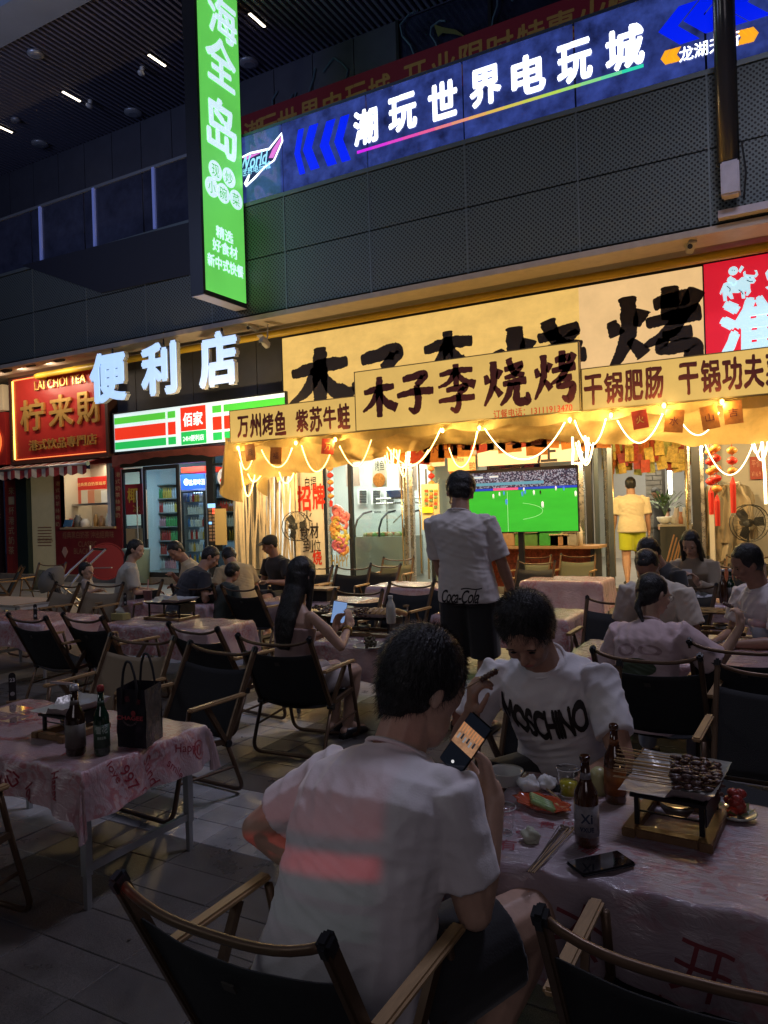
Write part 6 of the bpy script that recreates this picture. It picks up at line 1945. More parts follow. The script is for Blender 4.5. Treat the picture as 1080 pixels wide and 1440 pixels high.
# ================================================================ things on the tables
m_brown = M('bottle_brown', (.05, .018, .006), .08, coat=.8)
m_green = M('bottle_green', (.006, .025, .012), .08, coat=.8)
m_blackm = M('black_metal', (.012, .012, .012), .4, metal=.3)
m_clear = glass('clear_plastic', (.94, .95, .95), .10, .06)
def bottle(x, y, z, h, r, mat, label, cap=None, lab=None, text=None, facing=None, tm=None):
    t = empty('beer_bottle', (x, y, z), 0, label, 'bottle')
    G().lathe((0, 0, 0), [(r * .85, 0), (r, .012), (r, h * .52), (r * .93, h * .60), (r * .55, h * .70), (r * .40, h * .78), (r * .36, h * .93)], 28).build('body', mat, t, local=True, smooth=True)
    G().lathe((0, 0, h * .925), [(r * .40, 0), (r * .44, .006), (r * .44, .014), (r * .37, .018), (r * .37, h * .03), (r * .3, h * .032)], 20).build('lip', mat, t, local=True, smooth=True)
    if cap: G().lathe((0, 0, h * .95), [(r * .45, 0), (r * .47, .004), (r * .46, .02), (r * .3, .024), (0, .024)], 20).build('cap', cap, t, local=True, smooth=True)
    if lab:
        lb = G().lathe((0, 0, h * .13), [(r + .0008, 0), (r + .0008, h * .34)], 28).build('label_paper', lab, t, local=True, smooth=True)
        G().lathe((0, 0, h * .74), [(r * .475, 0), (r * .41, h * .07)], 20).build('neck_label', lab, t, local=True, smooth=True)
        if text:
            bv = BVHTree.FromObject(lb, bpy.context.evaluated_depsgraph_get())
            f = V(facing); f.z = 0; f.normalize()
            sd = V((-f.y, f.x, 0))
            for s, zz, W, H in text:
                vs, fs, asp = glyphs(s, .02)
                g = G(); put2d(g, vs, fs, f * .0 + V((0, 0, h * zz)) + f * r, sd, ZU, W, H, None, 0, bv, f, .0006, .006)
                if g.f: g.build('print', tm or INK, lb, local=True)
    return t
def to_cam(x, y): return V((-x, -y, 0))
def at_table(px, py, z=ZT + .006):
    return PZ(px, py, z)
a = at_table(826, 1187); bottle(a.x, a.y, ZT + .004, .245, .0325, m_brown, 'brown beer bottle with a grey printed label standing nearest the phone', None, M('label_grey', (.20, .19, .20), .5, var=.3, vs=60), (('Xi', .34, .03, .025), ('VXUE', .22, .035, .012)), to_cam(a.x, a.y), M('label_ink', (.02, .03, .06), .5))
a = at_table(866, 1128); bottle(a.x, a.y, ZT + .004, .245, .0325, m_brown, 'brown beer bottle behind the skewer handles', None, M('label_orange', (.16, .05, .01), .5, var=.5, vs=40))
a = at_table(107, 1061); bottle(a.x, a.y, ZT + .004, .27, .038, M('bottle_darkbrown', (.022, .009, .004), .1, coat=.7), 'stout dark brown bottle with a grey screw cap', M('cap_grey', (.4, .4, .42), .35, metal=.5), M('label_dull', (.10, .085, .075), .6))
a = at_table(144, 1061); bottle(a.x, a.y, ZT + .004, .265, .030, m_green, 'green beer bottle with a dark green label beside the paper bag', M('cap_red', (.25, .03, .03), .35, metal=.4), M('label_green', (.02, .045, .025), .5), (('雪花', .40, .04, .03), ('BEER', .28, .03, .01)), to_cam(a.x, a.y), M('label_pale', (.35, .42, .36), .5))

# dark paper carrier bag
a, b = at_table(166, 1050), at_table(206, 1053)
c = at_table(229, 1036)
bg = empty('paper_bag', (a.x, a.y, ZT), 0, 'dark paper carrier bag with red print and a silvery side', 'bag')
H_ = .235
up = V((0, 0, 1))
mbk_ = M('bag_dark', (.012, .010, .016), .35, coat=.4, bump=.15, bs=25)
mbs = M('bag_side', (.09, .085, .085), .25, metal=.5, bump=.6, bs=30)
A_, B_, C_ = V((a.x, a.y, ZT + .006)), V((b.x, b.y, ZT + .006)), V((c.x, c.y, ZT + .006))
Dd = A_ + (C_ - B_)
def wall(P0, P1, mat, name, lean=V((0, 0, 0)), n=12):
    g = G(); vs = []
    nrm = (P1 - P0).cross(up).normalized()
    for j in range(n + 1):
        for i in range(n + 1):
            u, v = i / n, j / n
            p = P0.lerp(P1, u) + up * (H_ * v) + nrm * (.007 * noise.noise(V((u * 3, v * 4, P0.x * 5))) * math.sin(math.pi * min(1, v * 1.2)))
            vs.append(p)
    fs = [(j * (n + 1) + i, j * (n + 1) + i + 1, (j + 1) * (n + 1) + i + 1, (j + 1) * (n + 1) + i) for j in range(n) for i in range(n)]
    g.add(vs, fs)
    return g.build(name, mat, bg, smooth=True)
f_ = wall(A_, B_, mbk_, 'front_panel'); wall(B_, C_, mbs, 'side_panel'); wall(C_, Dd, mbk_, 'back_panel'); wall(Dd, A_, mbk_, 'side_panel')
xd_ = (B_ - A_).normalized(); nd_ = xd_.cross(up)
m_bred = M('bag_print', (.42, .06, .07), .5)
Wb = (B_ - A_).length
def bagw(s, u, v, W, H, bold=.015, rot_=0, mat=None):
    o_ = A_.lerp(B_, u) + up * (H_ * v) + nd_ * .009
    vs, fs, asp = glyphs(s, bold)
    g = G(); put2d(g, vs, fs, o_, (xd_ * math.cos(rot_) + up * math.sin(rot_)), (up * math.cos(rot_) - xd_ * math.sin(rot_)), W, H)
    g.build('letter', mat or m_bred, f_)
bagw('CHAGEE', .5, .52, Wb * .92, .017)
bagw('霸', .42, .84, .022, .022, 0, .2, M('bag_dim', (.12, .02, .03), .5)); bagw('茶', .82, .80, .022, .022, 0, -.3, M('bag_dim'))
for k, ch in enumerate('MODERNTEA'):
    an = -2.6 + k * .26
    o_ = A_.lerp(B_, .5) + up * (H_ * .52) + nd_ * .009
    p = o_ + xd_ * (.034 * math.cos(an)) + up * (.03 * math.sin(an))
    vs, fs, asp = glyphs(ch, .0)
    g = G(); r_ = an + math.pi / 2
    put2d(g, vs, fs, p, xd_ * math.cos(r_) + up * math.sin(r_), up * math.cos(r_) - xd_ * math.sin(r_), .007, .007); g.build('letter', M('bag_dim2', (.2, .14, .14), .5), f_)
G().lathe(A_.lerp(B_, .62) + up * (H_ * .60) + nd_ * .009, [(.009, 0), (.011, 0)], 16, axis=nd_).build('crown_mark', m_bred, f_)
for off_, P0, P1 in ((nd_ * .003, A_, B_), (nd_ * -.003, Dd, C_)):
    q0, q1 = P0.lerp(P1, .22) + off_, P0.lerp(P1, .75) + off_
    pts = [q0 + up * (H_ - .06), q0 + up * H_, q0.lerp(q1, .12) + up * (H_ + .075), q0.lerp(q1, .35) + up * (H_ + .115), q0.lerp(q1, .62) + up * (H_ + .11), q0.lerp(q1, .86) + up * (H_ + .06), q1 + up * H_, q1 + up * (H_ - .06)]
    G().tube(arc_pts(pts, .02, 3), .0055, 6).build('handle', M('bag_handle', (.012, .012, .014), .7), bg, smooth=True)

# small stoves: black frame on a wooden base, a sheet of foil paper on top
m_base = M('stove_base_wood', (.15, .085, .04), .5, var=.25, vs=30)
m_foil = M('foil_paper', (.42, .40, .36), .35, metal=.3, bump=.4, bs=40)
def stove(cx_, cy_, z, label, L=.26, W=.20, h=.10, rz=0, fire=False, tray=True, base=True):
    t = empty('table_stove', (cx_, cy_, z), R(rz), label, 'stove')
    if base:
        for s in (-1, 1): G().box((s * (W / 2 - .0), 0, .014), (.035, L + .05, .026)).build('base_board', m_base, t, local=True, bevel=.003)
        for s in (-1, 1): G().box((0, s * (L / 2), .014), (W - .036, .035, .024)).build('base_board', m_base, t, local=True, bevel=.003)
    for sx in (-1, 1):
        for sy in (-1, 1): G().box((sx * (W / 2 - .015), sy * (L / 2 - .02), .027 + h / 2), (.013, .013, h)).build('leg', m_blackm, t, local=True)
    G().box((0, 0, .027 + h), (W, L, .01)).build('top_frame', m_blackm, t, local=True)
    G().box((W / 2 - .004, 0, .03 + h * .62), (.004, L - .03, h * .7)).build('side_plate', m_blackm, t, local=True)
    G().tube([(-W / 2 + .015, -L / 2 + .02, .065), (W / 2 - .015, -L / 2 + .02, .065)], .003, 5).build('cross_wire', m_blackm, t, local=True)
    G().lathe((0, 0, .03), [(.03, 0), (.045, .02), (.048, .035), (.04, .036), (.035, .02)], 16).build('burner', M('tin', (.25, .24, .22), .3, metal=.8), t, local=True, smooth=True)
    if tray:
        n = 14; vs = []
        for j in range(n + 1):
            for i in range(n + 1):
                u, v = i / n - .5, j / n - .5
                e = max(0, max(abs(u), abs(v)) - .38) / .12
                zz = .036 + h + .035 * e * (1 if v > 0 else .3 + .7 * (u > 0)) + .005 * noise.noise(V((u * 8, v * 8, cx_)))
                vs.append(V((u * (W + .05), v * (L + .05), zz)))
        G().add(vs, [(j * (n + 1) + i, j * (n + 1) + i + 1, (j + 1) * (n + 1) + i + 1, (j + 1) * (n + 1) + i) for j in range(n) for i in range(n)]).build('paper_sheet', m_foil, t, local=True, smooth=True)
    return t
m_meat = M('grilled_meat', (.06, .02, .011), .35, var=.55, vs=55, bump=.8, bs=90, coat=.3)
m_stick = M('bamboo', (.34, .22, .10), .5, var=.2)
def skewers(cx_, cy_, z, rz, n, label, spread=.12, sl=.30, seed=0, fan_=.12):
    """one heap of skewers: each stick and its meat is its own part"""
    t = empty('skewer_heap', (cx_, cy_, z), R(rz), label, 'skewers')
    rd = random.Random(seed)
    for i in range(n):
        y = (i / max(1, n - 1) - .5) * spread + rd.uniform(-.004, .004)
        zz = .010 + .013 * (i % 3) + rd.uniform(0, .006)
        a = (i / max(1, n - 1) - .5) * fan_ + rd.uniform(-.06, .06)
        p1 = V((.10, y, zz)); p0 = V((.10 - sl, y + a * sl, zz + .012 + rd.uniform(0, .02)))
        s = G().tube([p0, p1], .0014, 4).build('stick', m_stick, t, local=True)
        g = G()
        for k in range(5):
            q = p0.lerp(p1, .62 + .095 * k)
            g.ell(q + V((rd.uniform(-.006, .006), rd.uniform(-.005, .005), rd.uniform(-.003, .005))), (rd.uniform(.011, .020), rd.uniform(.006, .010), rd.uniform(.005, .009)), rot=Matrix.Rotation(rd.uniform(-.6, .6), 3, 'Z') @ Matrix.Rotation(rd.uniform(-1, 1), 3, 'X'), n=7, k=5)
        g.build('meat', m_meat, s, local=True, smooth=True)
    return t
a = at_table(955, 1170); sx_, sy_ = a.x - .01, a.y + .05
stove(sx_, sy_, ZT + .004, 'black table stove on a wooden base carrying foil paper and skewers', .25, .20, .085, -4)
skewers(sx_ - .0, sy_ + .02, ZT + .122, 8, 26, 'heap of dark grilled skewers on the stove with handles pointing to the bottles', .18, .27, 3)
bulb('stove_glint_light', (sx_, sy_, ZT + .09), .12, (1, .6, .25), .015)  # no flame modelled; tiny light added for the glint under the tray
# plate of red meat at the far side of the stove
a = at_table(1035, 1150)
pt = empty('meat_dish', (a.x, a.y, ZT + .004), 0, 'small glass dish heaped with raw red meat and leaves', 'dish')
G().lathe((0, 0, 0), [(.03, 0), (.055, .014), (.058, .02), (.052, .018), (.03, .006), (0, .005)], 24).build('plate', M('plate_glass', (.3, .32, .28), .12, coat=.7), pt, local=True, smooth=True)
g = G(); rd = random.Random(6)
for i in range(16): g.ell((rd.uniform(-.02, .02), rd.uniform(-.015, .015), .02 + i * .0035), (.018, .014, .014), rot=Matrix.Rotation(rd.uniform(-1, 1), 3, 'X'), n=8, k=6)
g.build('meat', M('raw_meat', (.30, .035, .025), .3, var=.4, vs=60, bump=.6, bs=80), pt, local=True, smooth=True)
for i in range(7):
    th = i * .9
    c = V((math.cos(th) * .036, math.sin(th) * .03, .022)); d = V((math.cos(th), math.sin(th), .9)).normalized() * .026; s = V((-math.sin(th), math.cos(th), 0)) * .014
    G().add([c - d * .3, c + s, c + d, c - s], [(0, 1, 2, 3)]).build('lettuce_leaf', M('lettuce', (.16, .18, .07), .5, var=.3, vs=40), pt, local=True)
# white bowl
a = at_table(712, 1102)
bw = empty('soup_bowl', (a.x, a.y, ZT + .004), 0, 'white plastic bowl beside the raised phone', 'bowl')
G().lathe((0, 0, 0), [(.036, 0), (.04, .004), (.053, .042), (.058, .046), (.058, .049), (.050, .044), (.038, .008), (0, .006)], 32).build('shell', M('bowl_white', (.55, .56, .54), .3, coat=.3), bw, local=True, smooth=True)
# leaf shaped orange dish with cucumber sticks
a = at_table(762, 1137)
ds = empty('vegetable_dish', (a.x, a.y, ZT + .004), R(-18), 'orange leaf shaped dish with pale green cucumber sticks', 'dish')
g = G(); rings = [(.02, 0, 0), (.045, .004, .1), (.066, .020, .25), (.072, .024, .3), (.064, .018, .25), (.04, .008, .1), (0, .006, 0)]
n = 36; vs = []
for r_, h, rf in rings:
    for j in range(n):
        q = 2 * math.pi * j / n
        k = 1 + rf * .25 * math.cos(9 * q)
        vs.append((r_ * 1.35 * k * math.cos(q), r_ * .78 * k * math.sin(q), h + .004 * rf * math.sin(9 * q)))
g.add(vs, [(i * n + j, i * n + (j + 1) % n, (i + 1) * n + (j + 1) % n, (i + 1) * n + j) for i in range(len(rings) - 1) for j in range(n)])
g.build('dish', M('dish_orange', (.42, .07, .025), .15, coat=.8), ds, local=True, smooth=True)
for i in range(4):
    G().tube([(-.055 + i * .012, .022 - i * .014, .024), (.035 + i * .012, -.002 - i * .012, .027)], [.0085, .0075], 8).build('cucumber_stick', M('cucumber', (.22, .32, .13), .4, var=.2, vs=50), ds, local=True, smooth=True)
# cups
def cup(px, py, r, h, label, liquid=None, lying=False):
    a = at_table(px, py)
    t = empty('plastic_cup', (a.x, a.y, ZT + .005), 0, label, 'cup')
    G().lathe((0, 0, 0), [(0, .001), (r * .7, .001), (r * .72, .003), (r, h), (r * 1.06, h + .001), (r * 1.06, h + .004)], 28).build('shell', m_clear, t, local=True, smooth=True)
    mrim = M('cup_rim', (.55, .55, .56), .15, coat=.5)
    for rr, zz in ((r * 1.03, h + .002), (r * .7, .003)):
        G().tube([(rr * math.cos(k * .2244), rr * math.sin(k * .2244), zz) for k in range(28)], .0016, 5, closed=True).build('rim', mrim, t, local=True, smooth=True)
    if liquid: G().lathe((0, 0, .003), [(r * .68, 0), (r * .8, h * .5), (0, h * .5)], 20).build('drink', liquid, t, local=True, smooth=True)
    return t
cup(708, 1172, .036, .075, 'empty clear plastic cup standing near the used sticks')
cup(800, 1118, .036, .085, 'clear cup with yellow drink behind the brown bottle', M('yellow_drink', (.40, .36, .02), .2, coat=.5))
a = at_table(835, 1120)
o = G().lathe((a.x + .01, a.y + .03, ZT + .005), [(.026, 0), (.03, .06), (.024, .075), (.012, .085)], 16).build('sauce_bottle', M('sauce_pale', (.36, .34, .16), .35), smooth=True)
tag(o, 'small pale yellow squeeze bottle half hidden by the brown bottle', 'bottle')
def crumple(px, py, r, label, col, seed, T_=None, z=ZT + .005):
    a = at_table(px, py)
    g = G(); g.ell((0, 0, r * .62), (r, r * .9, r * .7), n=22, k=14)
    me = g.mesh('crumpled_tissue', True, (col,))
    for v in me.vertices:
        q = noise.noise(V(v.co) * (1.6 / r) + V((seed, 0, 0))) + .6 * abs(noise.noise(V(v.co) * (3.4 / r) + V((0, seed, 0))))
        v.co += v.co.normalized() * r * .45 * q
        v.co.z = max(0, v.co.z)
    o = bpy.data.objects.new('crumpled_tissue', me); link(o); o.location = (a.x, a.y, z)
    tag(o, label, 'tissue', 'crumpled tissues on the near table')
    return o
m_tis = M('tissue', (.52, .52, .52), .8); m_tis2 = M('tissue_greenish', (.34, .35, .27), .8)
crumple(744, 1112, .034, 'white crumpled tissue touching the soup bowl', m_tis, 1)
crumple(770, 1110, .030, 'white crumpled tissue between the cucumber dish and the yellow drink', m_tis, 5)
crumple(747, 1183, .026, 'greenish crumpled tissue beside the empty cup', m_tis2, 9)
for i, (px, py, r_, lab) in enumerate(((668, 1098, .05, 'small glass plate with shreds between the phone hand and the soup bowl'), (905, 1132, .022, 'tiny sauce dish wedged between the brown bottle and the stove'))):
    a = at_table(px, py)
    t = empty('plate', (a.x, a.y, ZT + .004), 0, lab, 'plate')
    G().lathe((0, 0, 0), [(r_ * .6, 0), (r_, .012), (r_ * 1.02, .015), (r_ * .6, .004), (0, .004)], 24).build('dish', M('plate_glass'), t, local=True, smooth=True)
    g = G(); rd = random.Random(i)
    for k in range(24):
        th, q = rd.uniform(0, 6.28), r_ * .6 * rd.random() ** .5; g.ell((q * math.cos(th), q * math.sin(th), .012), (.007, .004, .004), n=6, k=4)
    g.build('shreds', M('cucumber') if i == 0 else M('food_3'), t, local=True, kind='stuff')
crumple(905, 1118, .020, 'small crumpled tissue behind the stove legs', m_tis, 12)
crumple(690, 1150, .014, 'tiny crumpled tissue at the elbow of the phone man', m_tis2, 15)
# used sticks
a, b = at_table(742, 1229), at_table(800, 1170)
us = empty('used_sticks', (a.x, a.y, ZT), 0, 'bundle of used bamboo sticks lying by the tissue', 'sticks')
rd = random.Random(13)
for i in range(12):
    j = rd.uniform(-.012, .012)
    G().tube([V((a.x + j * .4 + i * .0012, a.y, ZT + .012)), V((b.x + j * 2.2, b.y + rd.uniform(-.02, .02), ZT + .016 + (i % 3) * .003))], .0013, 4).build('stick', m_stick if i % 2 else M('stick_dark', (.06, .04, .03), .5), us)
g = G()
for i in range(9):
    p = V((b.x, b.y, ZT + .016)) + V((rd.uniform(-.035, .02), rd.uniform(-.03, .015), 0)); g.ell(p, (.007, .006, .005), n=6, k=4)
g.build('scraps', M('scraps', (.10, .07, .05), .7), us, kind='stuff')
a, b = at_table(735, 1100), at_table(790, 1130)
cs_ = empty('chopsticks', (a.x, a.y, ZT), 0, 'pair of wooden chopsticks behind the cucumber dish', 'chopsticks')
for i in range(4): G().tube([V((a.x + i * .004, a.y + .05 - i * .006, ZT + .02)), V((b.x - .02 + i * .004, b.y + .03 - i * .006, ZT + .012))], .0022, 5).build('stick', m_stick, cs_)
# phone lying on the table
def phone(loc, rot, label, screen, size=(.075, .155, .009), case=None):
    t = bpy.data.objects.new('phone', None); link(t)
    t.location = loc; t.rotation_euler = rot.to_euler() if hasattr(rot, 'to_euler') else rot
    tag(t, label, 'phone')
    G().box((0, 0, 0), size).build('body', case or m_cap, t, local=True, bevel=.004)
    G().box((0, 0, size[2] / 2 + .0006), (size[0] - .006, size[1] - .006, .0008)).build('screen', screen, t, local=True, bevel=.003)
    return t
a, b, c = at_table(838, 1222), at_table(800, 1215), at_table(870, 1200)
ang = math.atan2((c - b).y, (c - b).x) - math.pi / 2
phone((a.x + .01, a.y + .012, ZT + .016), (0, 0, ang), 'black phone lying face up near the table edge', M('dark_screen', (.004, .004, .005), .04, coat=1), (.078, .158, .009))

# second stove and pieces on the bag table
a = at_table(80, 1035)
stove(a.x + .02, a.y + .06, ZT + .004, 'empty black table stove under a sheet of paper behind the two dark bottles', .20, .17, .07, 0)
a = at_table(92, 990)
o = G().box((a.x - .06, a.y + .03, ZT + .10), (.15, .012, .012), rz=.15).build('tongs', m_alu); tag(o, 'bright metal tongs lying on the paper sheet of the empty stove', 'tongs')
def number_stand(px, py, s, z, label, D=None, h=.13):
    a = at_table(px, py, z) if D is None else PD(px, D, z)
    f = V((-a.x, -a.y, 0)).normalized(); sd = V((-f.y, f.x, 0)); rz_ = math.atan2(f.y, f.x) + math.pi / 2
    t = empty('number_stand', (a.x, a.y, z), 0, label, 'table number')
    g = G(); hw = .017
    pts = [V((a.x, a.y, z + .005)) + sd * x + ZU * y for x, y in [(-hw, 0), (hw, 0), (hw, h - .02)] + [(hw * math.cos(q * .39), h - .02 + .02 * math.sin(q * .39)) for q in range(1, 8)] + [(-hw, h - .02)]]
    g.poly(pts, -f * .004).build('plate', m_cap, t)
    G().box((a.x, a.y, z + .005), (.06, .04, .01), rz=rz_).build('base', m_base, t)
    mwh = M('number_white', (.5, .5, .5), .5)
    vs, fs, asp = glyphs(s, .02); g = G(); put2d(g, vs, fs, V((a.x, a.y, z + h * .78)) + f * .002, sd, ZU, .024, .02); g.build('number', mwh, t)
    G().lathe(V((a.x, a.y, z + h * .30)) + f * .001, [(.008, 0), (.011, 0)], 16, axis=f).build('ring_mark', mwh, t)
    return t
number_stand(18, 988, '23', ZT, 'black number stand reading 23 at the picture edge', h=.15)
number_stand(45, 860, '14', ZT, 'black number stand reading 14 on the pinkish film', 7.0, .15)
number_stand(172, 850, '17', ZT, 'black number stand reading 17 in front of the family', 7.9, .14)
a = at_table(10, 1015)
o = G().box((a.x - .03, a.y + .05, ZT + .028), (.16, .12, .045)).build('takeaway_box', m_clear, bevel=.006); tag(o, 'clear takeaway box cut off at the picture edge beside number 23', 'box')
# tissue box table
a = PZ(170, 872, ZT)
tb_ = empty('tissue_box', (a.x, a.y, ZT + .004), 0, 'small olive tissue box with a tissue sticking out', 'tissue box')
G().box((0, 0, .03), (.15, .10, .06)).build('box', M('box_olive', (.30, .26, .10), .6), tb_, local=True, bevel=.004)
G().add([(-.05, 0, .06), (.05, .01, .06), (.03, 0, .11), (-.02, .01, .12), (-.06, -.01, .09)], [(0, 1, 2, 3, 4)]).build('tissue', m_tis, tb_, local=True)
a = PZ(236, 872, ZT)
st2 = stove(a.x, a.y + .05, ZT + .004, 'black stove with a paper sheet beside the olive tissue box', .22, .40, .12, 0)
o = G().add([V((a.x - .02, a.y, ZT + .175)), V((a.x + .12, a.y + .02, ZT + .17)), V((a.x + .05, a.y + .06, ZT + .23))], [(0, 1, 2)]).build('paper_napkin', M('napkin_tan', (.45, .36, .22), .7)); tag(o, 'folded tan napkin standing on the stove by the tissue box', 'napkin')
# heaped skewer table
a = PZ(505, 893, ZT)
stove(a.x + .02, a.y + .05, ZT + .004, 'long black stove under the brown heap before the long haired woman', .24, .55, .10, 0)
skewers(a.x + .02, a.y + .02, ZT + .14, 10, 22, 'fan of brown skewers heaped on the long black stove', .2, .34, 8, .5)
for i in range(5):
    o = G().tube(arc_pts([V((a.x + .10 + i * .045, a.y - .06, ZT + .155)), V((a.x + .12 + i * .045, a.y + .02, ZT + .20)), V((a.x + .16 + i * .045, a.y + .12, ZT + .155))], .04, 3), [.018] * 9 if False else .019, 8).build('sausage', M('sausage', (.36, .22, .09), .4, var=.3, vs=40), smooth=True)
    tag(o, ('curved sausage at the skewer side of the row on the long stove', 'second curved sausage from the skewers on the long stove', 'middle one of the five curved sausages on the long stove', 'fourth curved sausage from the skewers on the long stove', 'last curved sausage, at the far end of the long stove')[i], 'sausage', 'sausages on the long stove')
a = PZ(450, 880, ZT)
pl_ = empty('oval_tray', (a.x, a.y + .15, ZT + .10), 0, 'raised oval tray of dark spiced pieces beside the blue lit tablet', 'tray')
G().lathe((0, 0, 0), [(.10, 0), (.20, .02), (.205, .024), (.1, .006), (0, .006)], 24).build('tray', M('tin'), pl_, local=True, smooth=True)
g = G(); rd = random.Random(17)
for i in range(60):
    th, r_ = rd.uniform(0, 6.28), .14 * rd.random() ** .5; g.ell((r_ * math.cos(th), r_ * math.sin(th), .02 + rd.uniform(0, .025)), (.018, .014, .012), n=6, k=4)
g.build('spiced_pieces', m_meat, pl_, local=True, kind='stuff')
for x in (-.08, .08): G().box((x, 0, -.05), (.015, .2, .1)).build('foot', m_blackm, pl_, local=True)
a = PZ(520, 912, ZT)
p2 = empty('plate', (a.x, a.y, ZT + .004), 0, 'pale plate with a dark herb heap near the edge of the skewer table', 'plate')
G().lathe((0, 0, 0), [(.06, 0), (.115, .014), (.118, .018), (.06, .005), (0, .005)], 28).build('dish', M('plate_pale', (.38, .36, .34), .25, coat=.4), p2, local=True, smooth=True)
g = G()
for i in range(40):
    th, r_, hh = rd.uniform(0, 6.28), .05 * rd.random() ** .5, rd.uniform(.01, .07); g.ell((r_ * math.cos(th), r_ * math.sin(th), hh), (.012, .012, .010), n=6, k=4)
g.build('herb_heap', M('herbs', (.07, .06, .03), .6, var=.5, vs=60), p2, local=True, kind='stuff')
b_ = empty('water_bottle', (a.x + .05, a.y + .22, ZT + .142), 0, 'frosted plastic water bottle behind the sausages', 'bottle')
g = G().lathe((0, 0, 0), [(.03, 0), (.034, .01), (.034, .11), (.03, .13), (.016, .16), (.014, .175)], 18).build('body', M('frosted', (.55, .56, .52), .25, trans=.3), b_, local=True, smooth=True)
G().lathe((0, 0, .175), [(.017, 0), (.017, .018), (0, .018)], 14).build('cap', m_tis, b_, local=True)
# box on the capped man's table
a = PD(440, 7.9)
bx4 = empty('menu_box', (a.x, a.y, ZT), 0, 'long black box with a wooden lid on the table before the capped man', 'box')
G().box((a.x, a.y, ZT + .06), (.42, .2, .11)).build('body', m_blackm, bx4)
G().box((a.x, a.y, ZT + .13), (.46, .24, .02)).build('lid', m_wood, bx4)
word_p = V((a.x, a.y - .102, ZT + .06)); vs, fs, asp = glyphs('MENU', .0)
a = PD(413, 8.6)
b_ = empty('clear_bottle', (a.x, a.y, ZT), 0, 'small clear glass bottle on the table edge before the capped man', 'bottle')
b_.location.z = ZT + .004
G().lathe((0, 0, 0), [(.035, 0), (.037, .08), (.014, .14), (.012, .2)], 14).build('body', m_clear, b_, local=True, smooth=True)
G().lathe((0, 0, .003), [(.03, 0), (.032, .07), (0, .07)], 12).build('liquid', M('pale_liquid', (.4, .38, .25), .2), b_, local=True)
G().lathe((0, 0, .2), [(.015, 0), (.015, .02)], 10).build('cap', m_tis, b_, local=True)
# pink shirt table
a = PZ(1000, 893, ZT)
stove(a.x + .05, a.y + .1, ZT + .004, 'black stove covered with used sticks on the pink shirt table', .22, .3, .12, 0, tray=False)
rd = random.Random(19)
us2 = empty('stick_litter', (a.x, a.y, ZT + .15), 0, 'tangle of used bamboo sticks on the stove of the pink shirt table', 'sticks')
for i in range(34):
    th = rd.uniform(-.6, .6); c = V((a.x + rd.uniform(-.15, .2), a.y + rd.uniform(-.0, .2), ZT + .147 + rd.uniform(0, .03)))
    d = V((math.cos(th), math.sin(th), rd.uniform(-.05, .05))) * .13
    G().tube([c - d, c + d], .0018, 3).build('stick', m_stick, us2)
for i, (px, py, r_, lab) in enumerate(((940, 898, .1, 'grey oval plate of leftovers nearest the pink sleeve'), (985, 906, .07, 'small pale dish of bones at the edge of the pink shirt table'))):
    c = PZ(px + 20, py, ZT)
    t = empty('plate', (c.x, c.y, ZT + .004), 0, lab, 'plate')
    G().lathe((0, 0, 0), [(r_ * .6, 0), (r_, .014), (r_ * 1.02, .018), (r_ * .6, .005), (0, .005)], 24).build('dish', M('plate_pale'), t, local=True, smooth=True)
    g = G()
    for k in range(14):
        th, q = rd.uniform(0, 6.28), r_ * .6 * rd.random() ** .5; g.ell((q * math.cos(th), q * math.sin(th), .014), (.012, .01, .008), n=6, k=4)
    g.build('leftovers', M('scraps'), t, local=True, kind='stuff')
c = PD(1072, 4.75)
bk_ = empty('waste_bucket', (c.x, c.y, ZT + .004), 0, 'small grey bucket lined with pale pink plastic bag at the picture edge', 'bucket')
G().lathe((0, 0, 0), [(.07, 0), (.085, .13), (.088, .13), (.07, .005), (0, .005)], 24).build('shell', M('bucket_grey', (.35, .36, .42), .4), bk_, local=True, smooth=True)
g = G(); g.ell((0, 0, .14), (.10, .10, .045), n=28, k=12)
me = g.mesh('liner', True, (M('liner_pink', (.55, .36, .38), .3),))
for v in me.vertices: v.co += v.co.normalized() * .016 * noise.noise(v.co * 28)
lo = bpy.data.objects.new('liner', me); link(lo); lo.parent = bk_
# girl's table
for i, (px, mt, lab) in enumerate(((1014, m_brown, 'dark brown bottle beside the red card on the far small table'), (1024, m_green, 'dark green bottle beside its brown twin on the far small table'))):
    c = PD(px, 6.7)
    bottle(c.x, c.y, ZT + .004, .30, .036, mt, lab, M('cap_grey'), M('label_dull') if i else None)
c = PD(1019, 6.95, ZT)
o = G().box((c.x, c.y, ZT + .19), (.12, .006, .2), rz=-.4).build('card_sign', M('card_salmon', (.55, .22, .15), .6, var=.3, vs=30)); tag(o, 'small salmon coloured card standing behind the two far bottles', 'card')
rd = random.Random(33)
for i in range(3):
    c = PD(965 + i * 13, 6.75)
    g = G(); g.ell((0, 0, .04), (.07, .06, .05), n=14, k=9)
    me = g.mesh('crumpled_tissue', True, (m_tis,))
    for v in me.vertices: v.co += v.co.normalized() * .03 * noise.noise(v.co * 22 + V((i, 0, 0)))
    o = bpy.data.objects.new('crumpled_tissue', me); link(o); o.location = (c.x, c.y, ZT + .005)
    tag(o, ('heap of white tissue nearest the girl on the far small table', 'middle heap of white tissue on the far small table', 'heap of white tissue closest to the two far bottles')[i], 'tissue')
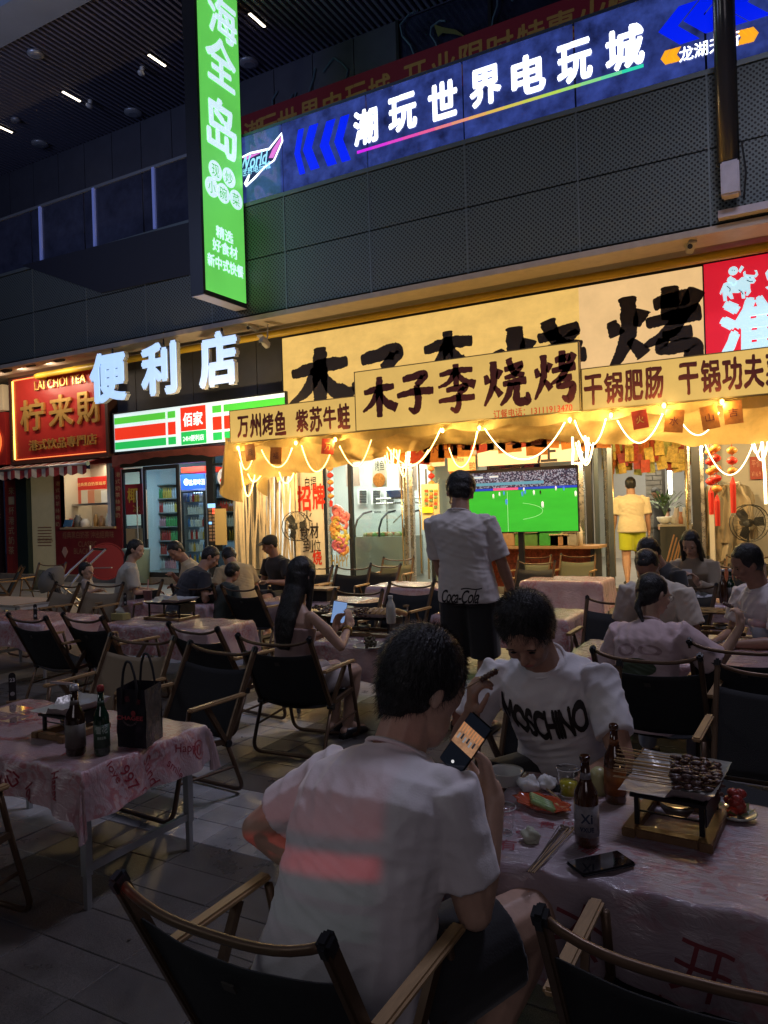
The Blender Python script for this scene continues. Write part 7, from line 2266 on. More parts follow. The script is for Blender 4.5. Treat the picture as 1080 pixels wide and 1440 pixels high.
# family table drink, white table pole
c = PD(204, 8.1)
dk = empty('drink_cup', (c.x, c.y, ZT + .004), 0, 'pink iced drink with a straw in front of the ponytail woman', 'cup')
G().lathe((0, 0, 0), [(.035, 0), (.05, .14), (.052, .14), (0, .14)], 16).build('shell', M('pink_drink', (.6, .3, .3), .25), dk, local=True, smooth=True)
G().tube([(0, 0, .1), (.015, 0, .26)], .006, 6).build('straw', M('straw', (.7, .4, .35), .4), dk, local=True)
# pram by the kiosk
c = PD(92, 10.2)
pm_ = empty('pram', (c.x, c.y, 0), R(-20), 'grey baby pram with a folded hood beside the ponytail woman', 'pram')
mg, mh = M('pram_frame', (.35, .34, .33), .35, metal=.6), M('pram_hood', (.16, .145, .12), .8, bump=.2)
for s in (-.22, .22):
    G().tube([(s, -.45, .1), (s, .1, .75), (s, .45, 1.05)], .015, 8).build('frame', mg, pm_, local=True)
    G().tube([(s, .35, .1), (s, -.15, .6)], .015, 8).build('frame', mg, pm_, local=True)
    for yy in (-.4, .35):
        G().tube([(s + .0, yy + .09 * math.cos(k * .5236), .1 + .09 * math.sin(k * .5236)) for k in range(12)], .018, 6, closed=True).build('wheel', m_cap, pm_, local=True, smooth=True)
g = G(); vs = []
for j in range(8):
    th = -.5 + j * .32
    for i in range(11):
        u = i / 10 * math.pi
        vs.append((-.22 * math.cos(u), -.12 - .26 * math.cos(th) * math.sin(u), .62 + .24 * math.sin(th) * math.sin(u)))
g.add(vs, [(j * 11 + i, j * 11 + i + 1, (j + 1) * 11 + i + 1, (j + 1) * 11 + i) for j in range(7) for i in range(10)]).build('hood', mh, pm_, local=True, smooth=True)
G().box((0, 0, .42), (.40, .5, .06), rot=Matrix.Rotation(R(12), 3, 'X')).build('seat', M('pram_seat', (.08, .08, .085), .8), pm_, local=True, bevel=.02)
G().box((0, -.2, .6), (.40, .05, .4), rot=Matrix.Rotation(R(20), 3, 'X')).build('backrest', M('pram_seat'), pm_, local=True, bevel=.02)
G().tube([(-.22, .45, 1.05), (.22, .45, 1.05)], .018, 8).build('handle', m_cap, pm_, local=True)
# ================================================================ people
def skin(name, c): return M(name, c, .5, var=.10, vs=30, sss=.0, bump=.05, bs=300)
m_skin = skin('skin', (.36, .20, .135)); m_skin_pale = skin('skin_pale', (.46, .29, .21)); m_skin_dark = skin('skin_tan', (.26, .14, .09))
m_hair = M('hair_black', (.010, .009, .009), .42, var=.4, vs=120, bump=.7, bs=160, stretch=(1, 1, .25))
m_eye = M('eye_dark', (.01, .008, .008), .15)
m_lip = M('lip', (.28, .09, .075), .5)
def cloth_mat(name, c, rough=.85): return M(name, c, rough, var=.05, vs=8, bump=.12, bs=220, sheen=.2)

def basis(d, hint):
    d = d.normalized(); x = hint - d * hint.dot(d)
    if x.length < 1e-4: x = d.orthogonal()
    x.normalize(); return x, d.cross(x).normalized()
def ik(A, B, l1, l2, hint):
    d = B - A; L = min(d.length, (l1 + l2) * .995)
    if d.length > L: B = A + d.normalized() * L
    d.normalize()
    a = (l1 * l1 - l2 * l2 + L * L) / (2 * L)
    h = math.sqrt(max(0, l1 * l1 - a * a))
    n = hint - d * hint.dot(d)
    n = n.normalized() if n.length > 1e-5 else d.orthogonal()
    return A + d * a + n * h, B
def hand(g, W, d, nrm, side, curl=.5, s=1.0, spread=.12, thumb=.6):
    """palm, four jointed fingers and a thumb; nrm points out of the palm"""
    d = d.normalized(); nrm = (nrm - d * nrm.dot(d)).normalized(); x = d.cross(nrm).normalized() * side
    K = W + d * .085 * s
    g.caps(W - d * .01, W + d * .02 * s, .026 * s, .028 * s)
    for k in (-1, -.33, .33, 1): g.caps(W + d * .025 * s + x * k * .016 * s, K + x * k * .026 * s - d * (.006 if abs(k) == 1 else 0), .0155 * s, .0125 * s, 8)
    tips = []
    for k, (o, L) in enumerate(((1, .064), (.34, .074), (-.33, .069), (-1, .054))):
        b = K + x * o * .027 * s
        a = 0
        f = d + x * o * spread
        f.normalize()
        p = b
        for j, (fr, r) in enumerate(((.45, .0095), (.30, .0085), (.25, .0075))):
            a += curl * (.75 if j == 0 else .9)
            q = p + (f * math.cos(a) + nrm * math.sin(a)) * L * fr * s * 1.12
            g.caps(p, q, r * s, (r - .0008) * s, 8)
            p = q
        tips.append(p)
    t0 = W + d * .022 * s + x * .024 * s
    t1 = t0 + (d * .55 + x * .75 + nrm * .35 * thumb).normalized() * .042 * s
    t2 = t1 + (d * .9 + x * .15 + nrm * .6 * thumb).normalized() * .032 * s
    t3 = t2 + (d * .9 - x * .1 + nrm * .8 * thumb).normalized() * .024 * s
    g.caps(t0, t1, .0150 * s, .0125 * s, 8); g.caps(t1, t2, .0115 * s, .0100 * s, 8); g.caps(t2, t3, .0098 * s, .0085 * s, 8)
    return K, tips

def person(label, loc, rz, s=1.0, RW=None, LW=None, KW=None, hz=.40, lean=12, bend=10, hp=10, hy=0, tilt=0, twist=0, RH=(.22, .42, .62), LH=(-.22, .42, .62), RE=(.5, -.3, -1), LE=(-.5, -.3, -1), rc=.5, lc=.5, rn=(0, 0, -1), ln=(0, 0, -1), rd_=None, ld_=None,
           knees=None, ankles=None, vox=.010, sk=None, shirt=None, shorts=None, shoes=None, hair='short', cut=.55, fold=.0, bulk=1.0, girl=False, legs=True, off_sh=False, shoulder_w=.165, longpants=False, hair_mat=None, cap=None, glasses=False, face=True, child=False, headtop=None, sleeve_r=1.0, head_s=1.0, hem=-.10, sl=.8):
    sk = sk or m_skin
    t = empty('person', loc, R(rz), label, 'person')
    if s != 1: t.scale = (s, s, s)
    inv = (Matrix.Translation(loc) @ Matrix.Rotation(R(rz), 4, 'Z') @ Matrix.Scale(s, 4)).inverted()
    if RW: RH = inv @ WP(*RW)
    if LW: LH = inv @ WP(*LW)
    dirn = lambda a, sd=0: V((math.sin(R(sd)), math.sin(R(a)) * math.cos(R(sd)), math.cos(R(a)) * math.cos(R(sd))))
    H = V((0, 0, hz))
    d1, d2 = dirn(lean, tilt * .5), dirn(lean + bend, tilt)
    Mid = H + d1 * .25
    N = Mid + d2 * .27
    hd = dirn(lean + bend + (hp - lean - bend) * .6, tilt)
    Tn = N + hd * .075
    U = dirn(hp, tilt)
    yaw = Matrix.Rotation(R(hy), 3, U)
    Fv = V((0, math.cos(R(hp)), -math.sin(R(hp))))
    Fv = yaw @ (Fv - U * Fv.dot(U)).normalized()
    Xh = Fv.cross(U).normalized()
    C = Tn + U * .105 + (V((0, math.cos(R(hp)), -math.sin(R(hp)))) * .018)
    tw = Matrix.Rotation(R(twist), 3, d2)
    Xs = tw @ V((1, 0, 0)); Fs = Xs.cross(d2).normalized() * -1
    if Fs.y < 0: Fs = -Fs
    sw = shoulder_w
    S = {k: N - d2 * .055 + Xs * (k * sw) for k in (1, -1)}
    b = bulk
    fx_, fy_ = V((1, 0, 0)), lambda d: V((0, d.z, -d.y))
    def torso(g, o, top=True, low=-.06, sc=1.0, hem_flare=0.0):
        r = []
        def ring(c, w_, dp, d, X=fx_):
            Y = d.cross(X).normalized()
            r.append((c, X * (w_ * b * sc + o), -Y * (dp * b * sc + o)))
        ring(H + d1 * low, .158 + hem_flare, .118 + hem_flare, d1)
        ring(H + d1 * .06, .152 + hem_flare * .6, .116 + hem_flare * .6, d1)
        ring(Mid - d1 * .05, .138, .104, (d1 + d2).normalized())
        Xm = (fx_ + Xs).normalized()
        ring(Mid + d2 * .06, .150, .108, d2, Xm)
        ring(Mid + d2 * .15, .165, .112, d2, Xs)
        ring(N - d2 * .055, .158 if not girl else .14, .088, d2, Xs)
        ring(N - d2 * .012, .105, .062, d2, Xs)
        if top: ring(N + d2 * .008, .062, .056, d2, Xs)
        g.loft(r, 24)
    # arms
    E, Wr = {}, {}
    for k, tgt, eh in ((1, RH, RE), (-1, LH, LE)):
        E[k], Wr[k] = ik(S[k], V(tgt), .275, .245, V(eh))
    # legs
    if knees is None: knees = {1: V((.12, .40, hz + .02)), -1: V((-.12, .40, hz + .02))}
    else: knees = {1: V(knees[0]), -1: V(knees[1])}
    if ankles is None: ankles = {1: V((.13, .38, .08)), -1: V((-.13, .38, .08))}
    else: ankles = {1: V(ankles[0]), -1: V(ankles[1])}
    g = G()
    # head
    hs = head_s
    g.ell(C + U * .02 * hs, (.074 * hs, .094 * hs, .098 * hs), rot=Matrix((Xh, Fv, U)).transposed(), n=20, k=14)
    g.ell(C + Fv * .024 * hs - U * .055 * hs, (.056 * hs, .062 * hs, .062 * hs), rot=Matrix((Xh, Fv, U)).transposed(), n=16, k=10)
    g.ell(C + Fv * .055 * hs - U * .088 * hs, (.027 * hs, .022 * hs, .020 * hs))
    if face:
        g.caps(C + Fv * .090 * hs - U * .006, C + Fv * .106 * hs - U * .032 * hs, .008 * hs, .012 * hs, 8)
        g.caps(C + Fv * .096 * hs - U * .036 * hs - Xh * .010, C + Fv * .096 * hs - U * .036 * hs + Xh * .010, .0085, .0085, 8)
        g.caps(C + Fv * .083 * hs + U * .014 * hs - Xh * .04 * hs, C + Fv * .083 * hs + U * .014 * hs + Xh * .04 * hs, .011, .011, 8)
        for k in (-1, 1): g.ell(C + Fv * .066 * hs - U * .028 * hs + Xh * k * .040 * hs, (.022, .020, .022))
        g.caps(C + Fv * .084 * hs - U * .062 * hs - Xh * .017, C + Fv * .084 * hs - U * .062 * hs + Xh * .017, .0095, .0095, 8)
    for k in (-1, 1):
        ec = C + Xh * k * .076 * hs - Fv * .006 - U * .008 * hs
        g.ell(ec, (.010, .018 * hs, .029 * hs), rot=Matrix(((Xh + Fv * -.5 * k).normalized(), (Fv + Xh * .5 * k).normalized(), U)).transposed())
        g.ell(ec - U * .022 * hs + Fv * .004, (.009, .010, .011))
    nr = .052 if girl else .058 * (.5 + .5 * b)
    if child: nr = .045
    g.caps(N - d2 * .05, C - U * .055 - Fv * .012, nr * 1.10, nr)
    if not girl and not child: g.caps(N - d2 * .02, C - U * .03 - Fv * .03, nr * .95, nr * .8)
    torso(g, -.014, low=-.02)
    ar = (.86 if girl else 1.0) * (.6 + .4 * b)
    for k in (-1, 1):
        g.caps(S[k] - Xs * k * .012 - d2 * .012, S[k].lerp(E[k], .5), .038 * ar, .045 * ar); g.caps(S[k].lerp(E[k], .5), E[k], .047 * ar, .038 * ar)
        g.caps(E[k], E[k].lerp(Wr[k], .35), .037 * ar, .040 * ar); g.caps(E[k].lerp(Wr[k], .35), Wr[k], .040 * ar, .0265 * ar)
        hdn = V(rn if k == 1 else ln); dd = (rd_ if k == 1 else ld_)
        dd = (Wr[k] - E[k]) if dd is None else V(dd)
        hand(g, Wr[k], dd, hdn, -k, rc if k == 1 else lc, 1.0 if not girl else .92)
        if legs:
            hj = H + V((k * .088, .0, -.0))
            g.caps(hj, knees[k], .082 * b, .056 * b); 
            g.caps(knees[k], knees[k].lerp(ankles[k], .32), .053 * b, .056 * b); g.caps(knees[k].lerp(ankles[k], .32), ankles[k], .056 * b, .036)
            a = ankles[k]
            g.caps(a + V((0, -.03, -.045)), a + V((k * .015, .13, -.055)), .034, .026); g.caps(a, a + V((k * .01, .09, -.05)), .034, .030)
    me = voxel(g, vox, 3, .5)
    body = mesh_obj('body', me, sk, t)
    body.matrix_parent_inverse = Matrix()
    # eyes, brows, mouth
    if face:
        for k in (-1, 1):
            ec = C + Fv * .0865 * hs - U * .004 * hs + Xh * k * .031 * hs
            G().ell(ec, (.0115, .0045, .0035), rot=Matrix((Xh, Fv, U)).transposed(), n=10, k=6).build('eye', m_eye, t, local=True, smooth=True)
            G().tube([ec + U * .017 + Xh * k * q * .019 + Fv * (.006 - abs(q) * .004) + U * (.003 if q == 0 else 0) for q in (-1, 0, 1)], .0026, 5).build('eyebrow', m_hair, t, local=True)
        G().tube([C + Fv * (.0945 - abs(q) * .005) * hs - U * .062 * hs + Xh * q * .021 for q in (-1, -.5, 0, .5, 1)], [.002, .0045, .005, .0045, .002], 6).build('mouth', m_lip, t, local=True, smooth=True)
    # shirt
    if shirt:
        g = G()
        if off_sh:
            r = []
            for c, w_, dp, d in ((H + d1 * -.04, .155, .12, d1), (Mid - d1 * .03, .135, .10, d1), (Mid + d2 * .12, .155, .112, d2)):
                Y = d.cross(fx_).normalized(); r.append((c, fx_ * w_, -Y * dp))
            g.loft(r, 24)
        else:
            torso(g, .016, low=hem if hz < .6 else -.06, hem_flare=.012)
            for k in (-1, 1):
                ce = S[k].lerp(E[k], min(1, cut + .12))
                d_ = (E[k] - S[k]).normalized()
                xx, yy = basis(d_, Xs)
                r0, r1 = .066 * (.5 + .5 * b) * (.4 + .6 * sleeve_r), .068 * (.5 + .5 * b) * (.4 + .6 * sleeve_r)
                g.ell(S[k] - Xs * k * .022 - d2 * .006, (r0 * .92,) * 3)
                g.loft([(S[k] - d_ * .02, xx * r0, yy * r0), (S[k].lerp(E[k], .3), xx * r0, yy * r0), (ce, xx * r1 * 1.03, yy * r1 * 1.03)], 18)
                if cut > .9:
                    d3 = (Wr[k] - E[k]).normalized(); xx, yy = basis(d3, Xs)
                    g.caps(S[k].lerp(E[k], .6), E[k], r1 * .95, r1 * .8)
                    g.loft([(E[k], xx * .055, yy * .055), (E[k].lerp(Wr[k], .9), xx * .04, yy * .04)], 14)
            xx = Xs
            g.loft([(N - d2 * .02, Xs * .085, Fs * .078), (N + d2 * .022, Xs * (nr + .016), Fs * (nr + .014))], 20)
        sm = voxel(g, vox, 5, .5)
        if fold:
            nrm = [v.normal.copy() for v in sm.vertices]
            for v, n_ in zip(sm.vertices, nrm):
                p = V(v.co)
                q = p * 1.0
                dS = min((p - S[1]).length, (p - S[-1]).length)
                # long creases: fan from the armpits, ripples at the waist and along the sleeves
                w1 = noise.noise(V((p.x * 16 + p.z * 9, p.y * 8, p.z * 5)))
                w2 = noise.noise(V((p.x * 9 - p.z * 15 + 4, p.y * 9, p.x * 5 + 7)))
                w3 = noise.noise(V((p.x * 5, p.y * 5, p.z * 34 + p.x * 10)))
                k1 = math.exp(-(dS / .20) ** 2); k3 = math.exp(-((p - Mid).length / .22) ** 2)
                rdg = lambda w: 1 - 2.4 * abs(w)
                v.co = p + n_ * fold * (2.2 * rdg(w1) * (k1 + .15) + .9 * rdg(w2) + 1.6 * rdg(w3) * k3 - .9)
            sm.update()
        so = mesh_obj('shirt', sm, shirt, t)
        if not off_sh and vox < .0095:
            o_ = N + d2 * .016
            G().tube([o_ + Xs * (nr + .017) * math.cos(q) + Fs * (nr + .016) * math.sin(q) + d2 * (.012 * -math.sin(q)) for q in [j * .2618 for j in range(24)]], .0055, 6, closed=True).build('collar', shirt, t, local=True, smooth=True)
    else: so = None
    if shorts and legs:
        g = G()
        r = []
        for c, w_, dp in ((H + d1 * -.075, .13, .12), (H + d1 * -.03, .160, .13), (H + d1 * .07, .160, .124)):
            Y = d1.cross(fx_).normalized(); r.append((c, fx_ * w_ * b, -Y * dp * b))
        g.loft(r, 22)
        for k in (-1, 1):
            hj = H + V((k * .085, 0, -.01)); kn = knees[k]
            e = hj.lerp(kn, sl if not longpants else 1.0)
            d_ = (e - hj).normalized(); xx, yy = basis(d_, V((1, 0, 0)))
            g.ell(hj, (.10 * b,) * 3)
            g.loft([(hj, xx * .100 * b, yy * .100 * b), (hj.lerp(e, .6), xx * .092 * b, yy * .092 * b), (e, xx * .088 * b, yy * .088 * b)], 18)
            if longpants: g.caps(hj.lerp(kn, .7), kn, .088 * b, .078 * b); g.caps(kn, ankles[k] + V((0, 0, .02)), .074 * b, .055)
        mesh_obj('trousers' if longpants else 'shorts', voxel(g, max(vox, .007), 4, .5), shorts, t)
    if legs:
        for k in (-1, 1):
            a = ankles[k]; g = G()
            r = [(a + V((0, -.065, -.075)), V((.025, 0, 0)), V((0, 0, .02))), (a + V((0, -.03, -.055)), V((.042, 0, 0)), V((0, 0, .04))), (a + V((k * .005, .05, -.055)), V((.045, 0, 0)), V((0, 0, .035))), (a + V((k * .012, .13, -.064)), V((.047, 0, 0)), V((0, 0, .026))), (a + V((k * .012, .175, -.072)), V((.03, 0, 0)), V((0, 0, .012)))]
            g.loft(r, 14).build('shoe', shoes or m_cap, t, local=True, smooth=True)
    # hair
    hm = hair_mat or m_hair
    g = G()
    rotH = Matrix((Xh, Fv, U)).transposed()
    hl = .012 if hair != 'buzz' else .006
    if hair in ('short', 'buzz', 'bun', 'long', 'thick'):
        tk = .010 if hair == 'thick' else 0
        g.ell(C + U * (.034 + tk) * hs - Fv * .016 * hs, ((.078 + hl * .6 + tk) * hs, (.090 + hl * .6) * hs, (.088 + hl) * hs), rot=rotH, n=22, k=14)
        g.ell(C + U * .004 * hs - Fv * .034 * hs, ((.077 + hl * .5) * hs, .070 * hs, .080 * hs), rot=rotH, n=18, k=12)
        g.ell(C + U * .072 * hs + Fv * .030 * hs, (.060 * hs, .050 * hs, .034 * hs + tk), rot=rotH)
    if hair in ('short', 'thick'):
        g.ell(C - U * .040 * hs - Fv * .050 * hs, (.060 * hs, .036 * hs, .045 * hs), rot=rotH)
    if hair == 'bun':
        g.ell(C - U * .030 * hs - Fv * .050 * hs, (.064 * hs, .042 * hs, .055 * hs), rot=rotH)
        g.caps(C - Fv * .085 - U * .02, C - Fv * .105 - U * .10, .026, .020); g.caps(C - Fv * .105 - U * .10, N - Fs * .075 - d2 * .02, .021, .010)
    if hair == 'long':
        r = []
        for c, w_, dp in ((C + U * .01 - Fv * .03, .084, .080), (C - U * .07 - Fv * .035, .088, .060), (N + d2 * .02 - Fs * .045, .098, .052), (N - d2 * .10 - Fs * .085, .105, .036), (N - d2 * .20 - Fs * .095, .095, .026), (N - d2 * .29 - Fs * .092, .07, .014)):
            r.append((c, Xh * w_, -Fv * dp))
        g.loft(r, 22)
        for k in (-1, 1): g.caps(C + Xh * k * .075 + U * .03 + Fv * .02, N + Xs * k * .085 + Fs * .03 - d2 * .04, .024, .020)
    if g.v:
        hmesh = voxel(g, min(vox, .007), 3, .5)
        ns = [v.normal.copy() for v in hmesh.vertices]
        for v, n_ in zip(hmesh.vertices, ns):
            p = v.co; v.co = p + n_ * (.002 * noise.noise(V((p.x * 60, p.y * 60, p.z * (14 if hair in ('long', 'bun') else 50)))) + .003 * noise.noise(p * 25))
        ho = mesh_obj('hair', hmesh, hm, t)
        if vox <= .0065 and hair in ('short', 'thick', 'buzz'):
            rd = random.Random(int(abs(loc[0] * 1000)) + 5)
            g2 = G(); ps = hmesh.polygons; n_p = len(ps)
            for i in range(9000):
                f = ps[rd.randrange(n_p)]; c, n_ = f.center, f.normal
                down = (-U * .8 + Fv * .35 * (1 if (c - C).dot(Fv) > 0 else -.3))
                d_ = (n_ * rd.uniform(.35, .9) + (down - n_ * down.dot(n_)) * .8 + V((rd.uniform(-.3, .3), rd.uniform(-.3, .3), rd.uniform(-.3, .3)))).normalized()
                L_ = rd.uniform(.010, .026); sd_ = d_.cross(n_).normalized() * .0007 if d_.cross(n_).length > 1e-3 else V((.0007, 0, 0))
                p0 = c - n_ * .002
                g2.add([p0 - sd_, p0 + sd_, p0 + d_ * L_ * .6 + sd_ * .6 - U * .001, p0 + d_ * L_ - U * .003], [(0, 1, 2), (0, 2, 3)])
            s2 = g2.build('hair_strands', hm, ho, local=True); s2['kind'] = 'stuff'
    if hair == 'cap':
        cm = cap or m_cap
        g = G(); g.ell(C + U * .045 - Fv * .01, (.086, .102, .075), rot=rotH, n=20, k=12); g.ell(C + U * .010 - Fv * .02, (.083, .088, .05), rot=rotH)
        mesh_obj('hat', voxel(g, .008, 2), cm, t)
        G().poly([C + U * .045 + Fv * .08 + Xh * (.075 * math.cos(q)) + Fv * (.075 * math.sin(q)) - U * .018 * math.sin(q) for q in [k * math.pi / 10 for k in range(11)]], U * .006).build('brim', cm, t, local=True)
        G().ell(C - U * .02 - Fv * .05, (.068, .045, .045), rot=rotH).build('hair', m_hair, t, local=True, smooth=True)
    if glasses:
        gmt = M('spectacle_frame', (.25, .22, .18), .3, metal=.7)
        go = None
        for k in (-1, 1):
            ec = C + Fv * .102 * hs - U * .004 + Xh * k * .033 * hs
            G().tube([ec + Xh * .024 * math.cos(q) + U * .019 * math.sin(q) for q in [j * .449 for j in range(14)]], .0015, 5, closed=True).build('spectacle_rim', gmt, t, local=True, smooth=True)
            G().tube([ec + Xh * k * .024 + U * .004, C + Xh * k * .083 * hs - U * .0 + Fv * .0], .0015, 5).build('spectacle_arm', gmt, t, local=True)
    t['_'] = 0
    del t['_']
    info = dict(C=C, N=N, S=S, E=E, W=Wr, U=U, F=Fv, X=Xh, d2=d2, Mid=Mid, H=H, shirt=so, root=t, Fs=Fs, Xs=Xs)
    return info

def shirt_print(info, word_, o, xd, yd, nd, W, H, mat, bold=.03, cell=.012, shear=0, arch=0, space=1, name='print'):
    sh = info['shirt']
    me = sh.data
    bv = BVHTree.FromPolygons([v.co.copy() for v in me.vertices], [tuple(p.vertices) for p in me.polygons])
    vs, fs, asp = glyphs(word_, bold, shear, 4, space)
    if arch: vs = [V((v.x, v.y * (1 - arch * .0) + arch * (4 * v.x * v.x - .33), v.z)) for v in vs]
    g = G()
    put2d(g, vs, fs, o, xd, yd, W, H, None, 0, bv, nd, .0022, cell)
    return g.build(name, mat, sh, local=True) if g.f else None

# --- the man with the phone, back to the viewer
m_white = cloth_mat('shirt_white', (.66, .63, .64))
m_shorts = cloth_mat('shorts_black', (.013, .013, .015))
PH = PD(657, 2.0, 0)      # phone he is looking at
A_ = person('man in a white T-shirt seen from behind holding up a lit phone', (-.96, 1.46, 0), -4, 1.03, hz=.34, lean=13, bend=16, hp=28, hy=-30, twist=-12, tilt=6, head_s=1.17, hem=-.05,
    RW=(693, 1122, 1.80), LH=(-.20, .22, .44), RE=(-.15, -.6, -1), LE=(-1, -.5, -.1), rc=.85, lc=.5, rn=(-.75, -.55, .15), rd_=(-.30, .1, 1),
    knees=((.30, .36, .42), (-.16, .42, .45)), ankles=((.20, .30, .09), (-.16, .40, .09)), vox=.0058, shirt=m_white, shorts=m_shorts, hair='thick', cut=.60, fold=.0038, bulk=1.27, shoulder_w=.182, face=False, sleeve_r=.85, sk=m_skin_pale)
MA = mat4(A_['root'])
ph = WP(655, 1046, 1.785)
pdir = (EYE - ph).normalized()
zz = (pdir * .75 + V((-.35, -.6, .15))).normalized()
yy = (V((.62, .1, 1)) - zz * V((.62, .1, 1)).dot(zz)).normalized()
xx = yy.cross(zz)
rotp = Matrix((xx, yy, zz)).transposed()
m_scrn = M('phone_off', (.005, .005, .007), .08, emit=.02, ecol=(.2, .25, .4), coat=.8)
phn = phone(ph, rotp, 'smartphone held up by the man in white, showing a small warm photo', m_scrn, (.070, .142, .008))
pw_ = [(0, .012, .066, .056, M('phone_photo', (.4, .2, .1), .4, emit=.55, ecol=(.42, .22, .12), evar=.6, vs=90)), ]
for x, y, w_, h, m in pw_: G().box((x, y, .0053), (w_, h, .0006)).build('picture', m, phn, local=True)
rd = random.Random(2)
for i in range(9): G().box((-.030 + i * .0075, .030, .006), (.003, .020, .0004)).build('picture', M('phone_curtain', (.6, .25, .1), .4, emit=.6, ecol=(.62, .26, .10)), phn, local=True)
for i in range(6): G().box((-.024 + i * .009, .006 + (i % 2) * .004, .006), (.005, .014, .0004)).build('picture', M('phone_fig%d' % (i % 2), (.05, .05, .06) if i % 2 else (.5, .5, .5), .4, emit=.3), phn, local=True)
G().lathe((0, -.052, .0052), [(0, 0), (.004, 0), (.004, .0004)], 10).build('button', M('phone_dot', (.7, .7, .7), .4, emit=.8), phn, local=True)

# --- the man opposite with the big print
m_white2 = cloth_mat('shirt_white_b', (.62, .60, .61))
B_ = person('man in a white T-shirt with a large black MOSCHINO print bending over the table', (-.80, 2.86, 0), 176, 1.05, hz=.40, lean=22, bend=10, hp=40, hy=4, twist=4,
    RW=(664, 1003, 2.52), LH=(-.12, .46, .48), RE=(.6, -.1, -1), LE=(-1, .0, -.4), rc=.95, lc=.4, rn=(-.6, -.5, .1), rd_=(-.15, .2, .9), ln=(0, 0, -1), ld_=(.9, .2, -.15),
    knees=((.20, .38, .43), (-.22, .36, .43)), ankles=((.2, .36, .09), (-.2, .34, .09)), vox=.0062, shirt=m_white2, shorts=m_shorts, hair='thick', cut=.60, fold=.004, bulk=1.06, shoulder_w=.176, sleeve_r=.8)
cpt = B_['Mid'] + B_['d2'] * .125 + B_['Fs'] * .2
shirt_print(B_, 'MOSCHINO', cpt, -B_['Xs'], B_['d2'], B_['Fs'], .29, .13, M('print_black', (.018, .014, .014), .7), bold=.035, arch=.28, space=.86)
MB = mat4(B_['root'])
def held_stick(info, k, label, L=.22, dr=(-.5, .3, .55)):
    Mx = mat4(info['root']); p = Mx @ (info['W'][k] + V((0, .02, .09))); d = (Mx.to_3x3() @ V(dr)).normalized()
    t = empty('skewer', p, 0, label, 'skewer')
    G().tube([p - d * L * .25, p + d * L * .75], .0018, 5).build('stick', m_stick, t)
    g = G()
    for i in range(5): g.ell(p + d * L * (.35 + .08 * i), (.010, .010, .011), n=7, k=5)
    g.build('meat', m_meat, t, smooth=True)
held_stick(B_, 1, 'thin skewer held near the chin of the man bending over the table', .2, (-.6, .15, .35))
# dark watch
wpos = B_['W'][-1]; dW = (B_['W'][-1] - B_['E'][-1]).normalized()
def watch(info, k, mat, r=.034):
    W_, E_ = info['W'][k], info['E'][k]; d = (W_ - E_).normalized(); a, b = basis(d, V((0, 0, 1)))
    c = W_ - d * .025
    G().tube([c + a * r * math.cos(q) + b * r * math.sin(q) for q in [j * .393 for j in range(16)]], .009, 6, closed=True).build('watch', mat, info['root'], local=True, smooth=True)
    G().lathe(c + a * r, [(.016, 0), (.018, .006), (.015, .01), (0, .01)], 14, axis=a).build('watch_face', mat, info['root'], local=True)
watch(B_, -1, m_cap)

# --- the long haired woman
Wm = person('woman with very long black hair in a strapless pale top seen from behind', (-2.80, 3.80, 0), -12, .98, hz=.40, lean=3, bend=4, hp=14, hy=-8,
    RH=(.15, .36, .72), LH=(.02, .36, .70), RE=(.8, -.1, -1), LE=(-.6, 0, -1), rc=.35, lc=.5, rn=(-1, .1, 0), ln=(1, 0, 0), rd_=(-.1, .25, .9), ld_=(.1, .3, .9),
    knees=((.16, .40, .44), (-.04, .42, .44)), ankles=((.12, .36, .09), (-.02, .38, .09)), vox=.008, girl=True, shirt=cloth_mat('top_beige', (.30, .20, .18)), off_sh=True, shorts=cloth_mat('shorts_grey', (.50, .45, .44)), hair='long', bulk=.92, shoulder_w=.15, sk=m_skin_pale, face=False)
watch(Wm, 1, M('gold_watch', (.6, .42, .15), .25, metal=.9), .028)
Mw = mat4(Wm['root']) @ Matrix.Diagonal((.98, .98, .98, 1))
q = Mw @ (Wm['W'][-1] + V((-.01, .07, .13)))
f = (EYE - q).normalized(); yy = (V((.1, .2, 1)) - f * V((.1, .2, 1)).dot(f)).normalized()
phone(q, Matrix((yy.cross(f), yy, f)).transposed(), 'phone with a pale blue lit screen in the hands of the long haired woman', M('screen_sky', (.2, .35, .6), .3, emit=.9, ecol=(.16, .27, .50)), (.095, .15, .009))

# --- the standing man
p = PD(655, 4.9)
m_white3 = cloth_mat('shirt_white_c', (.60, .56, .54))
Sm = person('standing man in a long white T-shirt with a black cursive Coca-Cola print at the hem', (p.x, p.y, 0), 4, .99, hz=.93, lean=-2, bend=9, hp=34, hy=26, twist=6, tilt=-8, head_s=1.1,
    RH=(.29, .16, .80), LH=(-.24, .24, .88), RE=(.4, -1, .1), LE=(-.7, -1, -.1), rc=.4, lc=.6, rn=(-1, 0, 0), ln=(1, 0, 0),
    knees=((.10, .03, .50), (-.10, .01, .50)), ankles=((.11, -.02, .09), (-.11, .02, .09)), vox=.008, shirt=m_white3, shorts=m_shorts, hair='thick', cut=.80, fold=.0035, bulk=1.12, shoulder_w=.178, sleeve_r=.95, sl=1.0)
